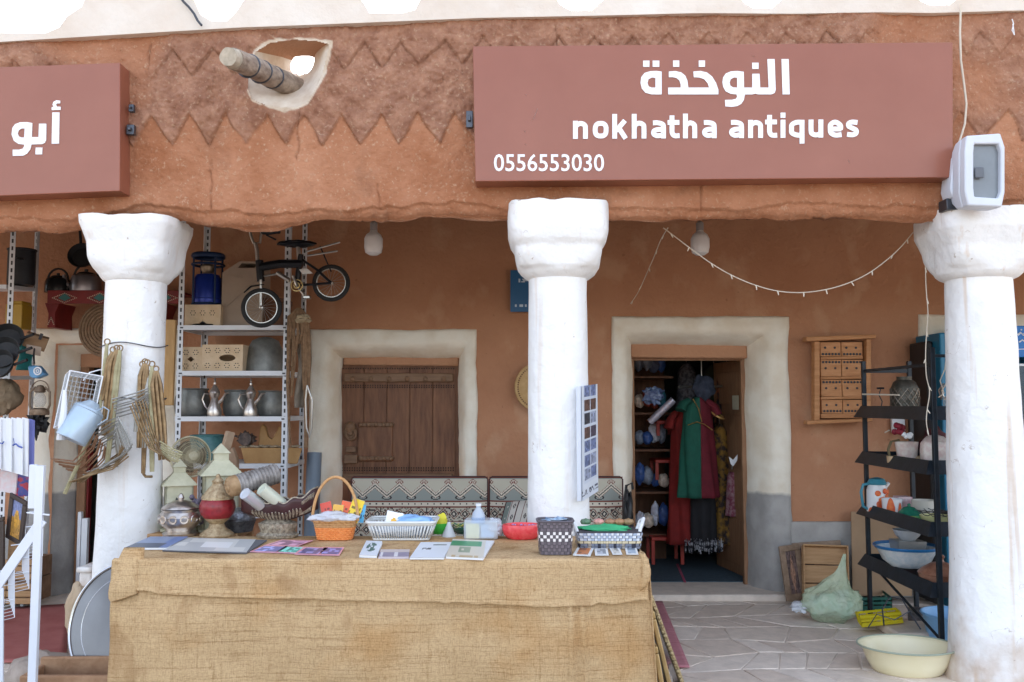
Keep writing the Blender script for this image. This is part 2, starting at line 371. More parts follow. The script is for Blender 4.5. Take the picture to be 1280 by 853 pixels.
# carved wooden door in the middle opening
M_door = mat('brown_carved_door', (.11, .040, .017), .55, col2=(.24, .105, .048), scale=3.5, stretch=(7, 7, 1), bump=.4, bscale=18)
M_doorl = mat('worn_door_rail', (.16, .085, .045), .55, col2=(.24, .14, .08), scale=6, stretch=(1, 8, 8), bump=.3)
YD = YW + .22
door = build('wooden_door', MB().bb(X(414, YD), X(590, YD), YD, YD + .04, .45, Z(445, YD)), M_door, wall, bevel=.004)
n_pl = 5
for k in range(n_pl):
    a = X(427 + 143.0 * k / n_pl, YD); b = X(427 + 143.0 * (k + 1) / n_pl, YD)
    build('plank', MB().bb(a + .003, b - .003, YD - .012, YD + .002, .46, Z(460, YD)), M_door, door, bevel=.003)
def railb(y0, y1): return MB().bb(X(431, YD), X(567, YD), YD - .045, YD - .01, Z(y1, YD), Z(y0, YD))
for a, b in ((467, 478), (592, 601)):
    r_ = build('rail', railb(a, b), M_doorl, door, bevel=.01)
    if a == 467:
        for k in range(6): build('stud', MB().ball((X(442 + 22.6 * k, YD), YD - .05, Z(474, YD)), .022, 10, 6, (1, .6, 1)), M_doorl, door)
dm = MB()
for y_ in (461, 482, 484.5, 585, 588):
    for k in range(46): dm.box((X(430 + k * 3.05, YD), YD - .014, Z(y_, YD)), (.009, .006, .012))
build('notched_carving', dm, mat('carving_dark', (.03, .013, .008), .8, var=.1, bump=0), door, kind='stuff')
lk = MB()
lk.bb(X(449, YD), X(492, YD), YD - .03, YD - .01, Z(577, YD), Z(528, YD))
build('latch_board', lk, M_door, door, bevel=.006)
for y_ in (531, 573):
    lk = MB().beam(V(449, y_, YD - .04), V(492, y_, YD - .04), .03, .028)
    for k in range(5): lk.ball(V(451 + k * 9.5, y_, YD - .055), .02, 8, 6)
    build('latch_bar', lk, M_doorl, door, bevel=.004)
kn = MB().lathe([(0, -.02), (.055, -.02), (.06, .0), (.045, .015), (.03, .012), (.02, .03), (0, .032)], V(438, 541, YD - .03), 20, rotm(pi / 2, 0, 0))
kn.ring(V(439, 544, YD - .05), .04, .01, rotm(pi / 2, 0, 0), 24, 8).box(V(439, 562, YD - .03), (.085, .04, .05)).box(V(439, 574, YD - .04), (.11, .05, .07)).ball(V(438, 534, YD - .03), .05, 12, 8)
build('knocker', kn, M_doorl, door, bevel=.004)

# roof and ceiling
roof = single('shop_roof', 'flat earthen roof slab covering the shop and the shaded portico', 'roof', MB().bb(-8, 8, 5.5, 11.2, 3.26, 3.42).bb(-8, 8, YW + .3, YW + .6, 2.9, 3.26), mat('darkened_ceiling_mud', (.05, .032, .022), .95, var=.3), (0, 7, 3.26), smooth=False)  # ceiling colour set very dark to deepen the shade high on the wall

# ---------------------------------------------------------------- mud beam over the columns
def lerpc(pts, x): return np.interp(x, [p[0] for p in pts], [p[1] for p in pts])
bot_px = [(-400, 290), (0, 288), (60, 286), (100, 281), (175, 268), (215, 272), (250, 279), (300, 281), (345, 283), (368, 277), (395, 270), (470, 271), (560, 267), (640, 270), (770, 273), (900, 271), (1000, 272), (1100, 271), (1150, 273), (1200, 268), (1280, 266), (1700, 266)]
top_px = [(-400, 80), (0, 57), (150, 48), (290, 40), (400, 36), (600, 28), (760, 25), (880, 22), (1000, 23), (1100, 21), (1180, 22), (1280, 19), (1700, 12)]
zt_of = lambda x: np.array([Z(p, YB) for p in lerpc(top_px, 640 + x * F / YB)])
zb_of = lambda x: np.array([Z(p, YB) for p in lerpc(bot_px, 640 + x * F / YB)])
NF = [(310, 66), (303, 92), (302, 112), (308, 126), (324, 133), (346, 136), (366, 136), (378, 130), (388, 116), (397, 98), (403, 76), (407, 56), (392, 52), (362, 50), (330, 54)]
NFw = [(X(a, YB), Z(b, YB)) for a, b in NF]
def inpoly(x, z, P):
    r_ = np.zeros(x.shape, bool); n = len(P)
    for i in range(n):
        x1, z1 = P[i]; x2, z2 = P[(i + 1) % n]
        c = ((z1 > z) != (z2 > z)) & (x < (x2 - x1) * (z - z1) / (z2 - z1 + 1e-12) + x1); r_ ^= c
    return r_
def pdist(x, z, P):
    d = np.full(x.shape, 9.0); n = len(P)
    for i in range(n):
        ax, az = P[i]; bx, bz = P[(i + 1) % n]; t = np.clip(((x - ax) * (bx - ax) + (z - az) * (bz - az)) / ((bx - ax) ** 2 + (bz - az) ** 2), 0, 1)
        d = np.minimum(d, np.hypot(x - ax - t * (bx - ax), z - az - t * (bz - az)))
    return d
def beam_mesh():
    xs = np.concatenate([np.linspace(-8, -3.4, 24), np.arange(-3.35, 3.35, .0068), np.linspace(3.4, 8, 24)]); nx = len(xs)
    zt = zt_of(xs); zb = zb_of(xs) + fbm(xs, xs * 0, 4, 3, 5) * .035 + fbm(xs, xs * 0, 22, 3, 6) * .02
    nf = 165; s = np.linspace(0, 1, nf)
    ZZ = zt[:, None] + (zb - zt)[:, None] * s[None, :]; XX = np.repeat(xs[:, None], nf, 1)
    px = 640 + XX * F / YB; hz = zt[:, None] - ZZ; tot = (zt - zb)[:, None]
    m_px = YB / F
    # two zigzag courses of thick rough plaster, tips pointing down
    per = 49.3; jit = fbm(XX, ZZ, 3, 2, 31) * 26
    tri = lambda ph: np.abs(((px + jit - ph) / per) % 1 - .5) * 2        # 1 at ph, 0 half a period on
    wob = fbm(XX, ZZ, 9, 3, 41) * .035
    e_up = (.10 + .15 * tri(475)) * (1) + wob                            # upper course lower edge (below top)
    base = np.interp(px, [0, 160, 300, 420, 620, 1000, 1280], [.47, .475, .50, .525, .545, .56, .58])
    e_lo = base + .19 * tri(451.5) + wob
    sm = lambda e, wd: np.clip((e - hz) / wd + .5, 0, 1)
    # worn stretches where the relief has gone
    wear = np.clip((fbm(XX, ZZ, 1.3, 3, 77) + .17) * 7, 0, 1); ww = np.where((px > 395) & (px < 600), 1, wear)
    up = sm(e_up, .012) * ww; lo = sm(e_lo, .012) * np.clip(ww + .25, 0, 1)
    rough = np.clip(lo * 1.0, 0, 1)
    r1 = fbm(XX, ZZ, 14, 5, 11); r2 = fbm(XX, ZZ, 55, 3, 19)
    d = .008 + .012 * up + .013 * lo + fbm(XX, ZZ, 1.0, 3, 1) * .06 + r1 * (.020 + .020 * rough) + r2 * (.008 + .012 * rough)
    # groove under each course edge
    g = lambda e: np.exp(-((hz - e - .006) / .007) ** 2)
    gw = np.clip(.75 + fbm(XX, ZZ, 5, 3, 88) * 2.2, .15, 1); d -= .011 * g(e_up) * ww * gw + .012 * g(e_lo) * np.clip(ww, .3, 1) * gw
    # pits
    pit = np.clip((vnoise(XX * 34, ZZ * 34, 91) - .86) * 7, 0, 1); d -= pit * .01 * (.3 + rough)
    # broken lower lip: a ragged long crack, with the lip below it standing back
    hb = ZZ - zb[:, None]
    cr = .055 + fbm(XX, XX * 0, 3, 4, 61) * .09; lip = np.clip((cr - hb) / .006, 0, 1); d -= lip * (.02 + .012 * fbm(XX * .4, ZZ * 3, 14, 3, 8)) 
    d -= .018 * np.exp(-((hb - cr) / .0035) ** 2) * (vnoise(XX * 3, XX * 0, 4) > .35)
    # long vertical cracks
    for cx, a, b in ((696, 34, 62), (260, 200, 262), (366, 128, 200), (880, 226, 262), (176, 54, 100), (470, 230, 262)):
        xc = X(cx, YB) + fbm(ZZ, ZZ * 0, 9, 3, int(cx)) * .05; za, zc = Z(b, YB), Z(a, YB)
        d -= .016 * np.exp(-((XX - xc) / .004) ** 2) * ((ZZ > za) & (ZZ < zc))
    # rounding at the bottom
    rr = .07; q = np.clip((rr - hb) / rr, 0, 1); d -= rr * (1 - np.sqrt(np.clip(1 - q * q, 0, 1))) 
    dd = pdist(XX, ZZ, NFw); d = np.where(dd < .03, d * (dd / .03) + .012 * (1 - dd / .03), d)
    YY = YB - d
    hole = inpoly(XX, ZZ, NFw)  # dimmer sky reflection put into the pan's dark colour; rims stay bright
    paint = np.clip((.012 + fbm(XX, ZZ, 12, 3, 55) * .05 - dd) / .006, 0, 1) * (px > 295) * (px < 410)
    return xs, XX, YY, ZZ, hole, rough, paint, zt, zb, nf
xs, XX, YY, ZZ, hole, rough_, paint_, ztA, zbA, nf = beam_mesh()
NBk = [(352, 70), (349, 78), (349, 86), (352, 93), (358, 97), (366, 98), (374, 97), (381, 94), (385, 89), (388, 82), (390, 73), (390, 63), (382, 60), (368, 60), (356, 63)]
YBK = 5.50
NBk = [(372 + (a - 372) * .72, 84 + (b - 84) * .62) for a, b in NBk]
NBw = [(X(a, YBK), Z(b, YBK)) for a, b in NBk]
def beam_obj():
    nx = len(xs); mb = MB()
    v = np.stack([XX, YY, ZZ], 2).reshape(-1, 3); mb.v = v.tolist(); hv = hole.reshape(nx, nf)
    for i in range(nx - 1):
        for j in range(nf - 1):
            if hv[i, j] and hv[i + 1, j] and hv[i, j + 1] and hv[i + 1, j + 1]: continue
            mb.f.append((i * nf + j, (i + 1) * nf + j, (i + 1) * nf + j + 1, i * nf + j + 1))
    rg = rough_.ravel().tolist(); pt = paint_.ravel().tolist()
    # underside and back and top, coarser
    base = len(mb.v); ys = [5.19, 5.3, 5.5, 5.72]; step = 6; idx = list(range(0, nx, step)) + ([nx - 1] if (nx - 1) % step else [])
    for i in idx:
        x = xs[i]; zb = zbA[i]
        for k, y in enumerate(ys): mb.v.append((x, y, zb - .004 + (0, .045, .15, .26)[k] + mn.noise(Vector((x * 3, y * 4, 1))) * .03))
        mb.v.append((x, 5.75, zb + .34)); mb.v.append((x, 5.75, 3.3)); mb.v.append((x, 5.52, 3.42))
    m = 7
    for a in range(len(idx) - 1):
        for k in range(m - 1): mb.f.append((base + a * m + k, base + (a + 1) * m + k, base + (a + 1) * m + k + 1, base + a * m + k + 1))
        i0, i1 = idx[a], idx[a + 1]
        ring_ = [j * nf + nf - 1 for j in range(i0, i1 + 1)]
        mb.f.append(tuple(ring_ + [base + (a + 1) * m, base + a * m]))
    rg += [0.2] * (len(mb.v) - len(rg)); pt += [0] * (len(mb.v) - len(pt))
    # parapet back face with the spout hole, and its top
    b2 = len(mb.v); bx = np.concatenate([[-8], np.linspace(NBw[0][0] - .4, NBw[0][0] + .6, 60), [8]]); bz = np.linspace(3.40, 3.70, 2); bz = np.linspace(0, 1, 40)
    BX, BZ = np.meshgrid(bx, bz, indexing='ij'); ztb = zt_of(bx); BZ = 3.40 + BZ * (ztb[:, None] - 3.40)
    ih = inpoly(BX, BZ, NBw)
    for x, z in zip(BX.ravel(), BZ.ravel()): mb.v.append((float(x), YBK, float(z))); rg.append(.3); pt.append(0)
    for i in range(len(bx) - 1):
        for j in range(39):
            if ih[i, j] or ih[i + 1, j] or ih[i, j + 1] or ih[i + 1, j + 1]: continue
            mb.f.append((b2 + i * 40 + j, b2 + (i + 1) * 40 + j, b2 + (i + 1) * 40 + j + 1, b2 + i * 40 + j + 1))
    b3 = len(mb.v)
    for i in idx: mb.v += [(xs[i], YB + .0, float(ztA[i]) - .002), (xs[i], YBK, float(ztA[i]) - .002)]; rg += [.3, .3]; pt += [0, 0]
    for a in range(len(idx) - 1): mb.f.append((b3 + 2 * a, b3 + 2 * a + 1, b3 + 2 * a + 3, b3 + 2 * a + 2))
    return mb, rg, pt
bmb, rg, pt = beam_obj()
def beam_mat():
    m = bpy.data.materials.new('zigzag_mud_plaster'); m.use_nodes = True; N = m.node_tree.nodes; L = m.node_tree.links; b = N['Principled BSDF']
    b.inputs['Roughness'].default_value = .95; b.inputs['Specular IOR Level'].default_value = .2
    tc = N.new('ShaderNodeTexCoord')
    def nz(s, d=6):
        n = N.new('ShaderNodeTexNoise'); n.inputs['Scale'].default_value = s; n.inputs['Detail'].default_value = d; n.inputs['Roughness'].default_value = .65; L.new(tc.outputs['Object'], n.inputs['Vector']); return n
    def ramp(src, c1, c2, p1=.35, p2=.65):
        r_ = N.new('ShaderNodeValToRGB'); L.new(src, r_.inputs[0]); r_.color_ramp.elements[0].color = (*c1, 1); r_.color_ramp.elements[1].color = (*c2, 1)
        r_.color_ramp.elements[0].position = p1; r_.color_ramp.elements[1].position = p2; return r_
    def mix(f, a, c):
        x = N.new('ShaderNodeMixRGB'); (L.new(f, x.inputs[0]) if not isinstance(f, float) else setattr(x.inputs[0], 'default_value', f)); L.new(a, x.inputs[1]); L.new(c, x.inputs[2]); return x
    a1 = N.new('ShaderNodeAttribute'); a1.attribute_name = 'rough_zone'; a2 = N.new('ShaderNodeAttribute'); a2.attribute_name = 'paint_zone'
    smooth = ramp(nz(2.2).outputs[0], (.35, .14, .068), (.49, .235, .135)); rough = ramp(nz(9, 8).outputs[0], (.26, .12, .075), (.43, .23, .15))
    c = mix(a1.outputs['Fac'], smooth.outputs[0], rough.outputs[0])
    spk = ramp(nz(45, 4).outputs[0], (0, 0, 0), (1, 1, 1), .57, .70); tan = ramp(nz(5).outputs[0], (.50, .34, .22), (.62, .45, .32))
    sf = N.new('ShaderNodeMath'); sf.operation = 'MULTIPLY'; L.new(spk.outputs[0], sf.inputs[0]); sf.inputs[1].default_value = .55
    c = mix(sf.outputs[0], c.outputs[0], tan.outputs[0])
    pp_ = ramp(nz(3.1, 7).outputs[0], (0, 0, 0), (.5, .5, .5), .55, .68); dk = ramp(nz(8).outputs[0], (.24, .10, .055), (.34, .18, .11)); c = mix(pp_.outputs[0], c.outputs[0], dk.outputs[0])
    lime = ramp(nz(6).outputs[0], (.58, .45, .33), (.74, .65, .54)); c = mix(a2.outputs['Fac'], c.outputs[0], lime.outputs[0])
    L.new(c.outputs[0], b.inputs['Base Color'])
    bp = N.new('ShaderNodeBump'); bp.inputs['Strength'].default_value = .8; bp.inputs['Distance'].default_value = .014; L.new(nz(60, 8).outputs[0], bp.inputs['Height']); L.new(bp.outputs[0], b.inputs['Normal'])
    return m
M_beam = beam_mat()
beam = thing('mud_beam', 'long brown mud beam with zigzag relief resting on the white columns', 'beam', (0, YB, 2.7))
bo = bpy.data.objects.new('beam_body', bpy.data.meshes.new('beam_body')); COL.objects.link(bo); bo.parent = beam
bo.data.from_pydata([(a, b - YB, c - 2.7) for a, b, c in bmb.v], [], bmb.f); bo.data.materials.append(M_beam); bo.data.shade_smooth()
for nm, arr in (('rough_zone', rg), ('paint_zone', pt)):
    at = bo.data.attributes.new(nm, 'FLOAT', 'POINT'); at.data.foreach_set('value', arr)
# spout niche: funnel of whitewash through the parapet
fm = MB(); n = len(NFw)
prof = [(0, -.008), (.10, .03), (.35, .13), (.7, .26), (1, .39)]
for t, y in prof:
    for k in range(n):
        a = Vector((NFw[k][0], NFw[k][1])); b = Vector((NBw[k][0], NBw[k][1])); s_ = t ** .8; p = a.lerp(b, s_)
        if t == 0: c = Vector((X(354, YB), Z(92, YB))); p = p + (p - c) * .035
        fm.v.append((p.x + mn.noise(Vector((p.x * 9, y * 9, p.y * 9))) * .008, YB + y, p.y + mn.noise(Vector((p.y * 9, y * 9, p.x * 9))) * .008))
for i in range(len(prof) - 1):
    for k in range(n): fm.f.append((i * n + k, i * n + (k + 1) % n, (i + 1) * n + (k + 1) % n, (i + 1) * n + k))
lowp = MB(); upp = MB(); lowp.v = list(fm.v); upp.v = list(fm.v)
for q in fm.f:
    (upp if (q[0] % n) >= 11 or (q[0] % n) == 14 else lowp).f.append(q)
build('niche_plaster', lowp, mat('niche_limewash', (.58, .45, .33), .9, col2=(.80, .72, .62), scale=7, bump=.4, bscale=25), beam, angle=70)
build('niche_roof', upp, M_mud, beam, angle=70)
# white parapet with its merlons
zf = lambda px: Z(float(lerpc(top_px, px)), YB)
cren = [(-400, 30), (0, 45), (45, 45), (62, 38), (72, 24), (90, 12), (100, -20), (110, -60), (150, -90), (190, -60), (215, -30), (232, 0), (242, 22), (256, 30), (276, 30), (288, 18), (298, 2), (320, -10), (345, -40), (385, -80), (420, -50), (438, -10), (452, 10), (458, 20), (500, 20), (516, 16), (524, 0), (545, -20), (570, -60), (620, -80), (660, -50), (690, -10), (702, 10), (715, 17), (742, 17), (756, 4), (770, -20), (800, -60), (850, -80), (900, -50), (925, -8), (938, 8), (948, 14), (972, 14), (984, 4), (1000, -20), (1030, -60), (1075, -80), (1120, -50), (1150, -8), (1164, 6), (1174, 10), (1200, 10), (1212, 0), (1230, -20), (1270, -70), (1330, -60), (1400, 0), (1700, 0)]
pp = [(X(a, 5.1), Z(b, 5.1)) for a, b in cren] + [(X(1700, 5.1), zf(1700))] + [(X(float(a), 5.1), zf(a) - .0) for a in np.linspace(1650, -350, 60)] + [(X(-400, 5.1), zf(-400))]
par = single('crenellated_parapet', 'whitewashed parapet with stepped merlons along the top of the mud beam', 'parapet', MB().prism(pp, 5.06, 5.42), mat('parapet_limewash', (.66, .56, .47), .9, var=.05, scale=2, col2=(.76, .70, .63), bump=.4, bscale=10, bdist=.03), (0, 5.1, 3.8), bevel=.025, segs=3)

# ---------------------------------------------------------------- columns
M_drip = mat('limewash_with_rust_drips', (.83, .82, .81), .85, col2=(.88, .87, .87), bump=.9, bscale=11, bdist=.02)
def drip(m, amount):
    N = m.node_tree.nodes; L = m.node_tree.links; b = N['Principled BSDF']; src = b.inputs['Base Color'].links[0].from_socket
    tc = N.new('ShaderNodeTexCoord'); mp = N.new('ShaderNodeMapping'); mp.inputs['Scale'].default_value = (14, 14, .7); L.new(tc.outputs['Object'], mp.inputs[0])
    nz = N.new('ShaderNodeTexNoise'); nz.inputs['Scale'].default_value = 1; nz.inputs['Detail'].default_value = 4; L.new(mp.outputs[0], nz.inputs['Vector'])
    mr = N.new('ShaderNodeMapRange'); L.new(nz.outputs[0], mr.inputs[0]); mr.inputs[1].default_value = .60; mr.inputs[2].default_value = .70; mr.inputs[4].default_value = amount
    mx = N.new('ShaderNodeMixRGB'); L.new(mr.outputs[0], mx.inputs[0]); L.new(src, mx.inputs[1]); mx.inputs[2].default_value = (.62, .45, .31, 1); L.new(mx.outputs[0], b.inputs['Base Color'])
drip(M_drip, .6); drip(M_white, .28)
def wear(m):   # splashed dirt near the ground, small scuffs and hairline cracks
    N = m.node_tree.nodes; L = m.node_tree.links; b = N['Principled BSDF']; src = b.inputs['Base Color'].links[0].from_socket
    tc = N.new('ShaderNodeTexCoord'); sp = N.new('ShaderNodeSeparateXYZ'); L.new(tc.outputs['Object'], sp.inputs[0])
    nz = N.new('ShaderNodeTexNoise'); nz.inputs['Scale'].default_value = 7; nz.inputs['Detail'].default_value = 8; L.new(tc.outputs['Object'], nz.inputs['Vector'])
    ma = N.new('ShaderNodeMath'); ma.operation = 'MULTIPLY_ADD'; L.new(nz.outputs[0], ma.inputs[0]); ma.inputs[1].default_value = -.9; L.new(sp.outputs[2], ma.inputs[2])
    mr = N.new('ShaderNodeMapRange'); L.new(ma.outputs[0], mr.inputs[0]); mr.inputs[1].default_value = -.45; mr.inputs[2].default_value = -.08; mr.inputs[3].default_value = .75; mr.inputs[4].default_value = 0
    mx = N.new('ShaderNodeMixRGB'); L.new(mr.outputs[0], mx.inputs[0]); L.new(src, mx.inputs[1]); mx.inputs[2].default_value = (.50, .36, .25, 1)
    vo = N.new('ShaderNodeTexVoronoi'); vo.feature = 'DISTANCE_TO_EDGE'; vo.inputs['Scale'].default_value = 3.5
    n5 = N.new('ShaderNodeTexNoise'); n5.inputs['Scale'].default_value = 6; n5.inputs['Detail'].default_value = 5; L.new(tc.outputs['Object'], n5.inputs['Vector'])
    va = N.new('ShaderNodeMixRGB'); va.blend_type = 'LINEAR_LIGHT'; va.inputs[0].default_value = .25; L.new(tc.outputs['Object'], va.inputs[1]); L.new(n5.outputs[1], va.inputs[2]); L.new(va.outputs[0], vo.inputs['Vector'])
    m3 = N.new('ShaderNodeMapRange'); L.new(vo.outputs[0], m3.inputs[0]); m3.inputs[1].default_value = .0; m3.inputs[2].default_value = .010; m3.inputs[3].default_value = 1; m3.inputs[4].default_value = 0
    m4 = N.new('ShaderNodeMapRange'); L.new(n5.outputs[0], m4.inputs[0]); m4.inputs[1].default_value = .55; m4.inputs[2].default_value = .62; m4.inputs[4].default_value = .75
    mm = N.new('ShaderNodeMath'); mm.operation = 'MULTIPLY'; L.new(m3.outputs[0], mm.inputs[0]); L.new(m4.outputs[0], mm.inputs[1])
    n6 = N.new('ShaderNodeTexNoise'); n6.inputs['Scale'].default_value = 28; n6.inputs['Detail'].default_value = 2; L.new(tc.outputs['Object'], n6.inputs['Vector'])
    m6 = N.new('ShaderNodeMapRange'); L.new(n6.outputs[0], m6.inputs[0]); m6.inputs[1].default_value = .74; m6.inputs[2].default_value = .78; m6.inputs[4].default_value = .7
    mq = N.new('ShaderNodeMath'); mq.operation = 'MAXIMUM'; L.new(mm.outputs[0], mq.inputs[0]); L.new(m6.outputs[0], mq.inputs[1])
    mz = N.new('ShaderNodeMixRGB'); L.new(mq.outputs[0], mz.inputs[0]); L.new(mx.outputs[0], mz.inputs[1]); mz.inputs[2].default_value = (.42, .33, .27, 1); L.new(mz.outputs[0], b.inputs['Base Color'])
wear(M_drip); wear(M_white)
def column(cx, shaft, cap, se, m, label, seed, ztop):
    t = thing('white_column', label, 'column', (cx, YC, 0), 'round white columns carrying the beam')
    def tab(tb, z): return float(np.interp(z, [q[0] for q in tb], [q[1] for q in tb]))
    def surf(tb, z0, z1, nz, sef):
        def fn(u, v):
            z = z0 + (z1 - z0) * v; th = 2 * pi * u; e = sef(z); rr = tab(tb, z) / (abs(cos(th)) ** e + abs(sin(th)) ** e) ** (1 / e)
            q = Vector((cos(th) * 1.2, sin(th) * 1.2, z * 1.6 + seed)); rr *= 1 + mn.noise(q) * .045 + mn.noise(q * 4) * .018
            return (cx + rr * cos(th), YC + rr * sin(th), z + (max(0, v - .9) * .16 * mn.noise(q * 2.5) if z1 > 2.6 else 0))
        return MB().grid(fn, 64, nz, True)
    build('shaft', surf(shaft, 0, cap[0][0] + .03, 80, lambda z: 2.1), m, t, angle=80)
    build('capital', surf(cap, cap[0][0] - .015, ztop, 50, lambda z: min(5, 2.1 + max(0, z - cap[0][0] - .05) * 30)), m, t, angle=80)
    return t
sh = lambda r: [(0, r * 1.3), (.12, r * 1.16), (.6, r * 1.05), (1.4, r), (2.45, r * .985)]
column(X(167, YC), sh(.176), [(2.32, .16), (2.335, .185), (2.36, .205), (2.40, .222), (2.44, .232), (2.50, .238), (2.55, .243), (2.60, .258), (2.66, .275), (2.9, .285)], 3.2, M_white, 'white column hung with old tongs and a wire basket', 3, 2.70)
column(X(697.5, YC), sh(.179), [(2.34, .165), (2.355, .195), (2.38, .225), (2.41, .243), (2.48, .252), (2.525, .258), (2.56, .28), (2.62, .295), (2.9, .30)], 3.6, M_white, 'white column behind the burlap table with a photo board on it', 8, 2.78)
column(X(1227, YC), [(0, .265), (.15, .232), (.5, .218), (1.0, .208), (1.6, .199), (2.0, .189), (2.45, .18)], [(2.34, .165), (2.355, .21), (2.38, .238), (2.44, .25), (2.53, .262), (2.58, .28), (2.63, .30), (2.9, .305)], 3.6, M_drip, 'stained white column beside the black shelf rack and the yellow basin', 14, 2.74)
# ================================================================= things on the beam
M_sign = mat('sign_mauve_brown', (.26, .085, .050), .30, col2=(.31, .11, .068), scale=2.5, bump=.02, bscale=4, contrast=.8)
M_letter = mat('sign_letters_white', (.85, .86, .88), .4, var=0, bump=0)
M_bracket = mat('dark_metal_bracket', (.08, .085, .1), .4, .7, bump=.1)
YS = 4.98
def signbox(corn, label, loc):
    t = thing('shop_sign', label, 'sign', loc)
    q = [V(a, b, YS) for a, b in corn]
    build('sign_box', MB().solid(q, (0, .15, 0)), M_sign, t, bevel=.004)
    return t
def glyph(t, polys, fx, name='letter'):
    for p, hs in polys:
        pw = [tuple(fx(a, b))[::2] for a, b in p]; hw = [[tuple(fx(a, b))[::2] for a, b in h] for h in hs]
        build(name, MB().prism(pw, YS - .005, YS + .004, 'xz', hw or None), M_letter, t, smooth=False)
def text_obj(name, s, x0, x1, base, capz, parent, y, m, bold=.02, ext=.004, ztop=None):
    cu = bpy.data.curves.new('t', 'FONT'); cu.body = s; cu.extrude = .01; cu.offset = bold; cu.resolution_u = 3
    ob = bpy.data.objects.new('t', cu); COL.objects.link(ob); dg = bpy.context.evaluated_depsgraph_get()
    me = bpy.data.meshes.new_from_object(ob.evaluated_get(dg)); bpy.data.objects.remove(ob); bpy.data.curves.remove(cu)
    co = np.array([v.co[:] for v in me.vertices]); a = co.min(0); b = co.max(0); bot, top = (a[1], b[1]) if ztop is None else (0, b[1])
    mb = MB(); off = parent.location
    for c in co:
        mb.v.append((x0 + (c[0] - a[0]) / (b[0] - a[0]) * (x1 - x0), y + (-ext if c[2] > 0 else ext * .5), base + (c[1] - bot) / (top - bot) * capz))
    mb.f = [tuple(p.vertices) for p in me.polygons]; bpy.data.meshes.remove(me)
    return build(name, mb, m, parent, smooth=False)
s1 = signbox([(591, 58), (1191, 53), (1191.5, 222), (594, 227)], 'brown shop sign with white lettering nokhatha antiques and a phone number', V(890, 226, YS))
fx = lambda a, b: V(790 + a / 6.095, 60 + b / 6.095, YS)
glyph(s1, [([(1138, 88), (1192, 88), (1200, 357), (1146, 357)], []),
 ([(1030, 88), (1085, 88), (1093, 325), (1085, 346), (1060, 357), (960, 357), (940, 351), (915, 357), (860, 357), (855, 375), (850, 400), (832, 428), (800, 446), (760, 452), (710, 448), (708, 399), (760, 398), (790, 390), (801, 372), (795, 357), (750, 352), (712, 333), (694, 300), (688, 262), (694, 225), (713, 198), (750, 182), (800, 178), (850, 185), (852, 305), (915, 305), (915, 200), (970, 200), (975, 305), (1040, 305)],
  [[(800, 305), (800, 230), (775, 228), (752, 240), (742, 265), (748, 290), (768, 304)]]),
 ([(915, 116), (963, 116), (963, 163), (915, 163)], []),
 ([(275, 357), (275, 305), (370, 305), (370, 280), (361, 252), (340, 233), (310, 226), (280, 226), (280, 183), (330, 179), (375, 190), (405, 215), (421, 252), (428, 305), (587, 305), (575, 270), (550, 242), (515, 229), (470, 226), (467, 183), (520, 178), (570, 190), (610, 222), (638, 268), (657, 322), (657, 357)], []),
 ([(508, 99), (555, 99), (555, 147), (508, 147)], []), ([(312, 99), (359, 99), (359, 147), (312, 147)], []),
 ([(225, 183), (225, 357), (150, 357), (102, 344), (74, 312), (64, 268), (70, 225), (95, 193), (140, 180), (185, 178)], [[(178, 305), (178, 232), (150, 228), (125, 241), (117, 270), (126, 296), (148, 305)]]),
 ([(84, 100), (132, 100), (132, 147), (84, 147)], []), ([(157, 100), (207, 100), (207, 147), (157, 147)], [])], fx)
def cat_(pts, k=6):
    if len(pts) < 3: return pts
    o = []; n = len(pts)
    for i in range(n - 1):
        p0, p1, p2, p3 = pts[max(i - 1, 0)], pts[i], pts[i + 1], pts[min(i + 2, n - 1)]
        for q in range(k):
            t = q / k; o.append(tuple(.5 * (2 * p1[d] + (p2[d] - p0[d]) * t + (2 * p0[d] - 5 * p1[d] + 4 * p2[d] - p3[d]) * t * t + (3 * p1[d] - p0[d] - 3 * p2[d] + p3[d]) * t ** 3) for d in (0, 1)))
    return o + [pts[-1]]
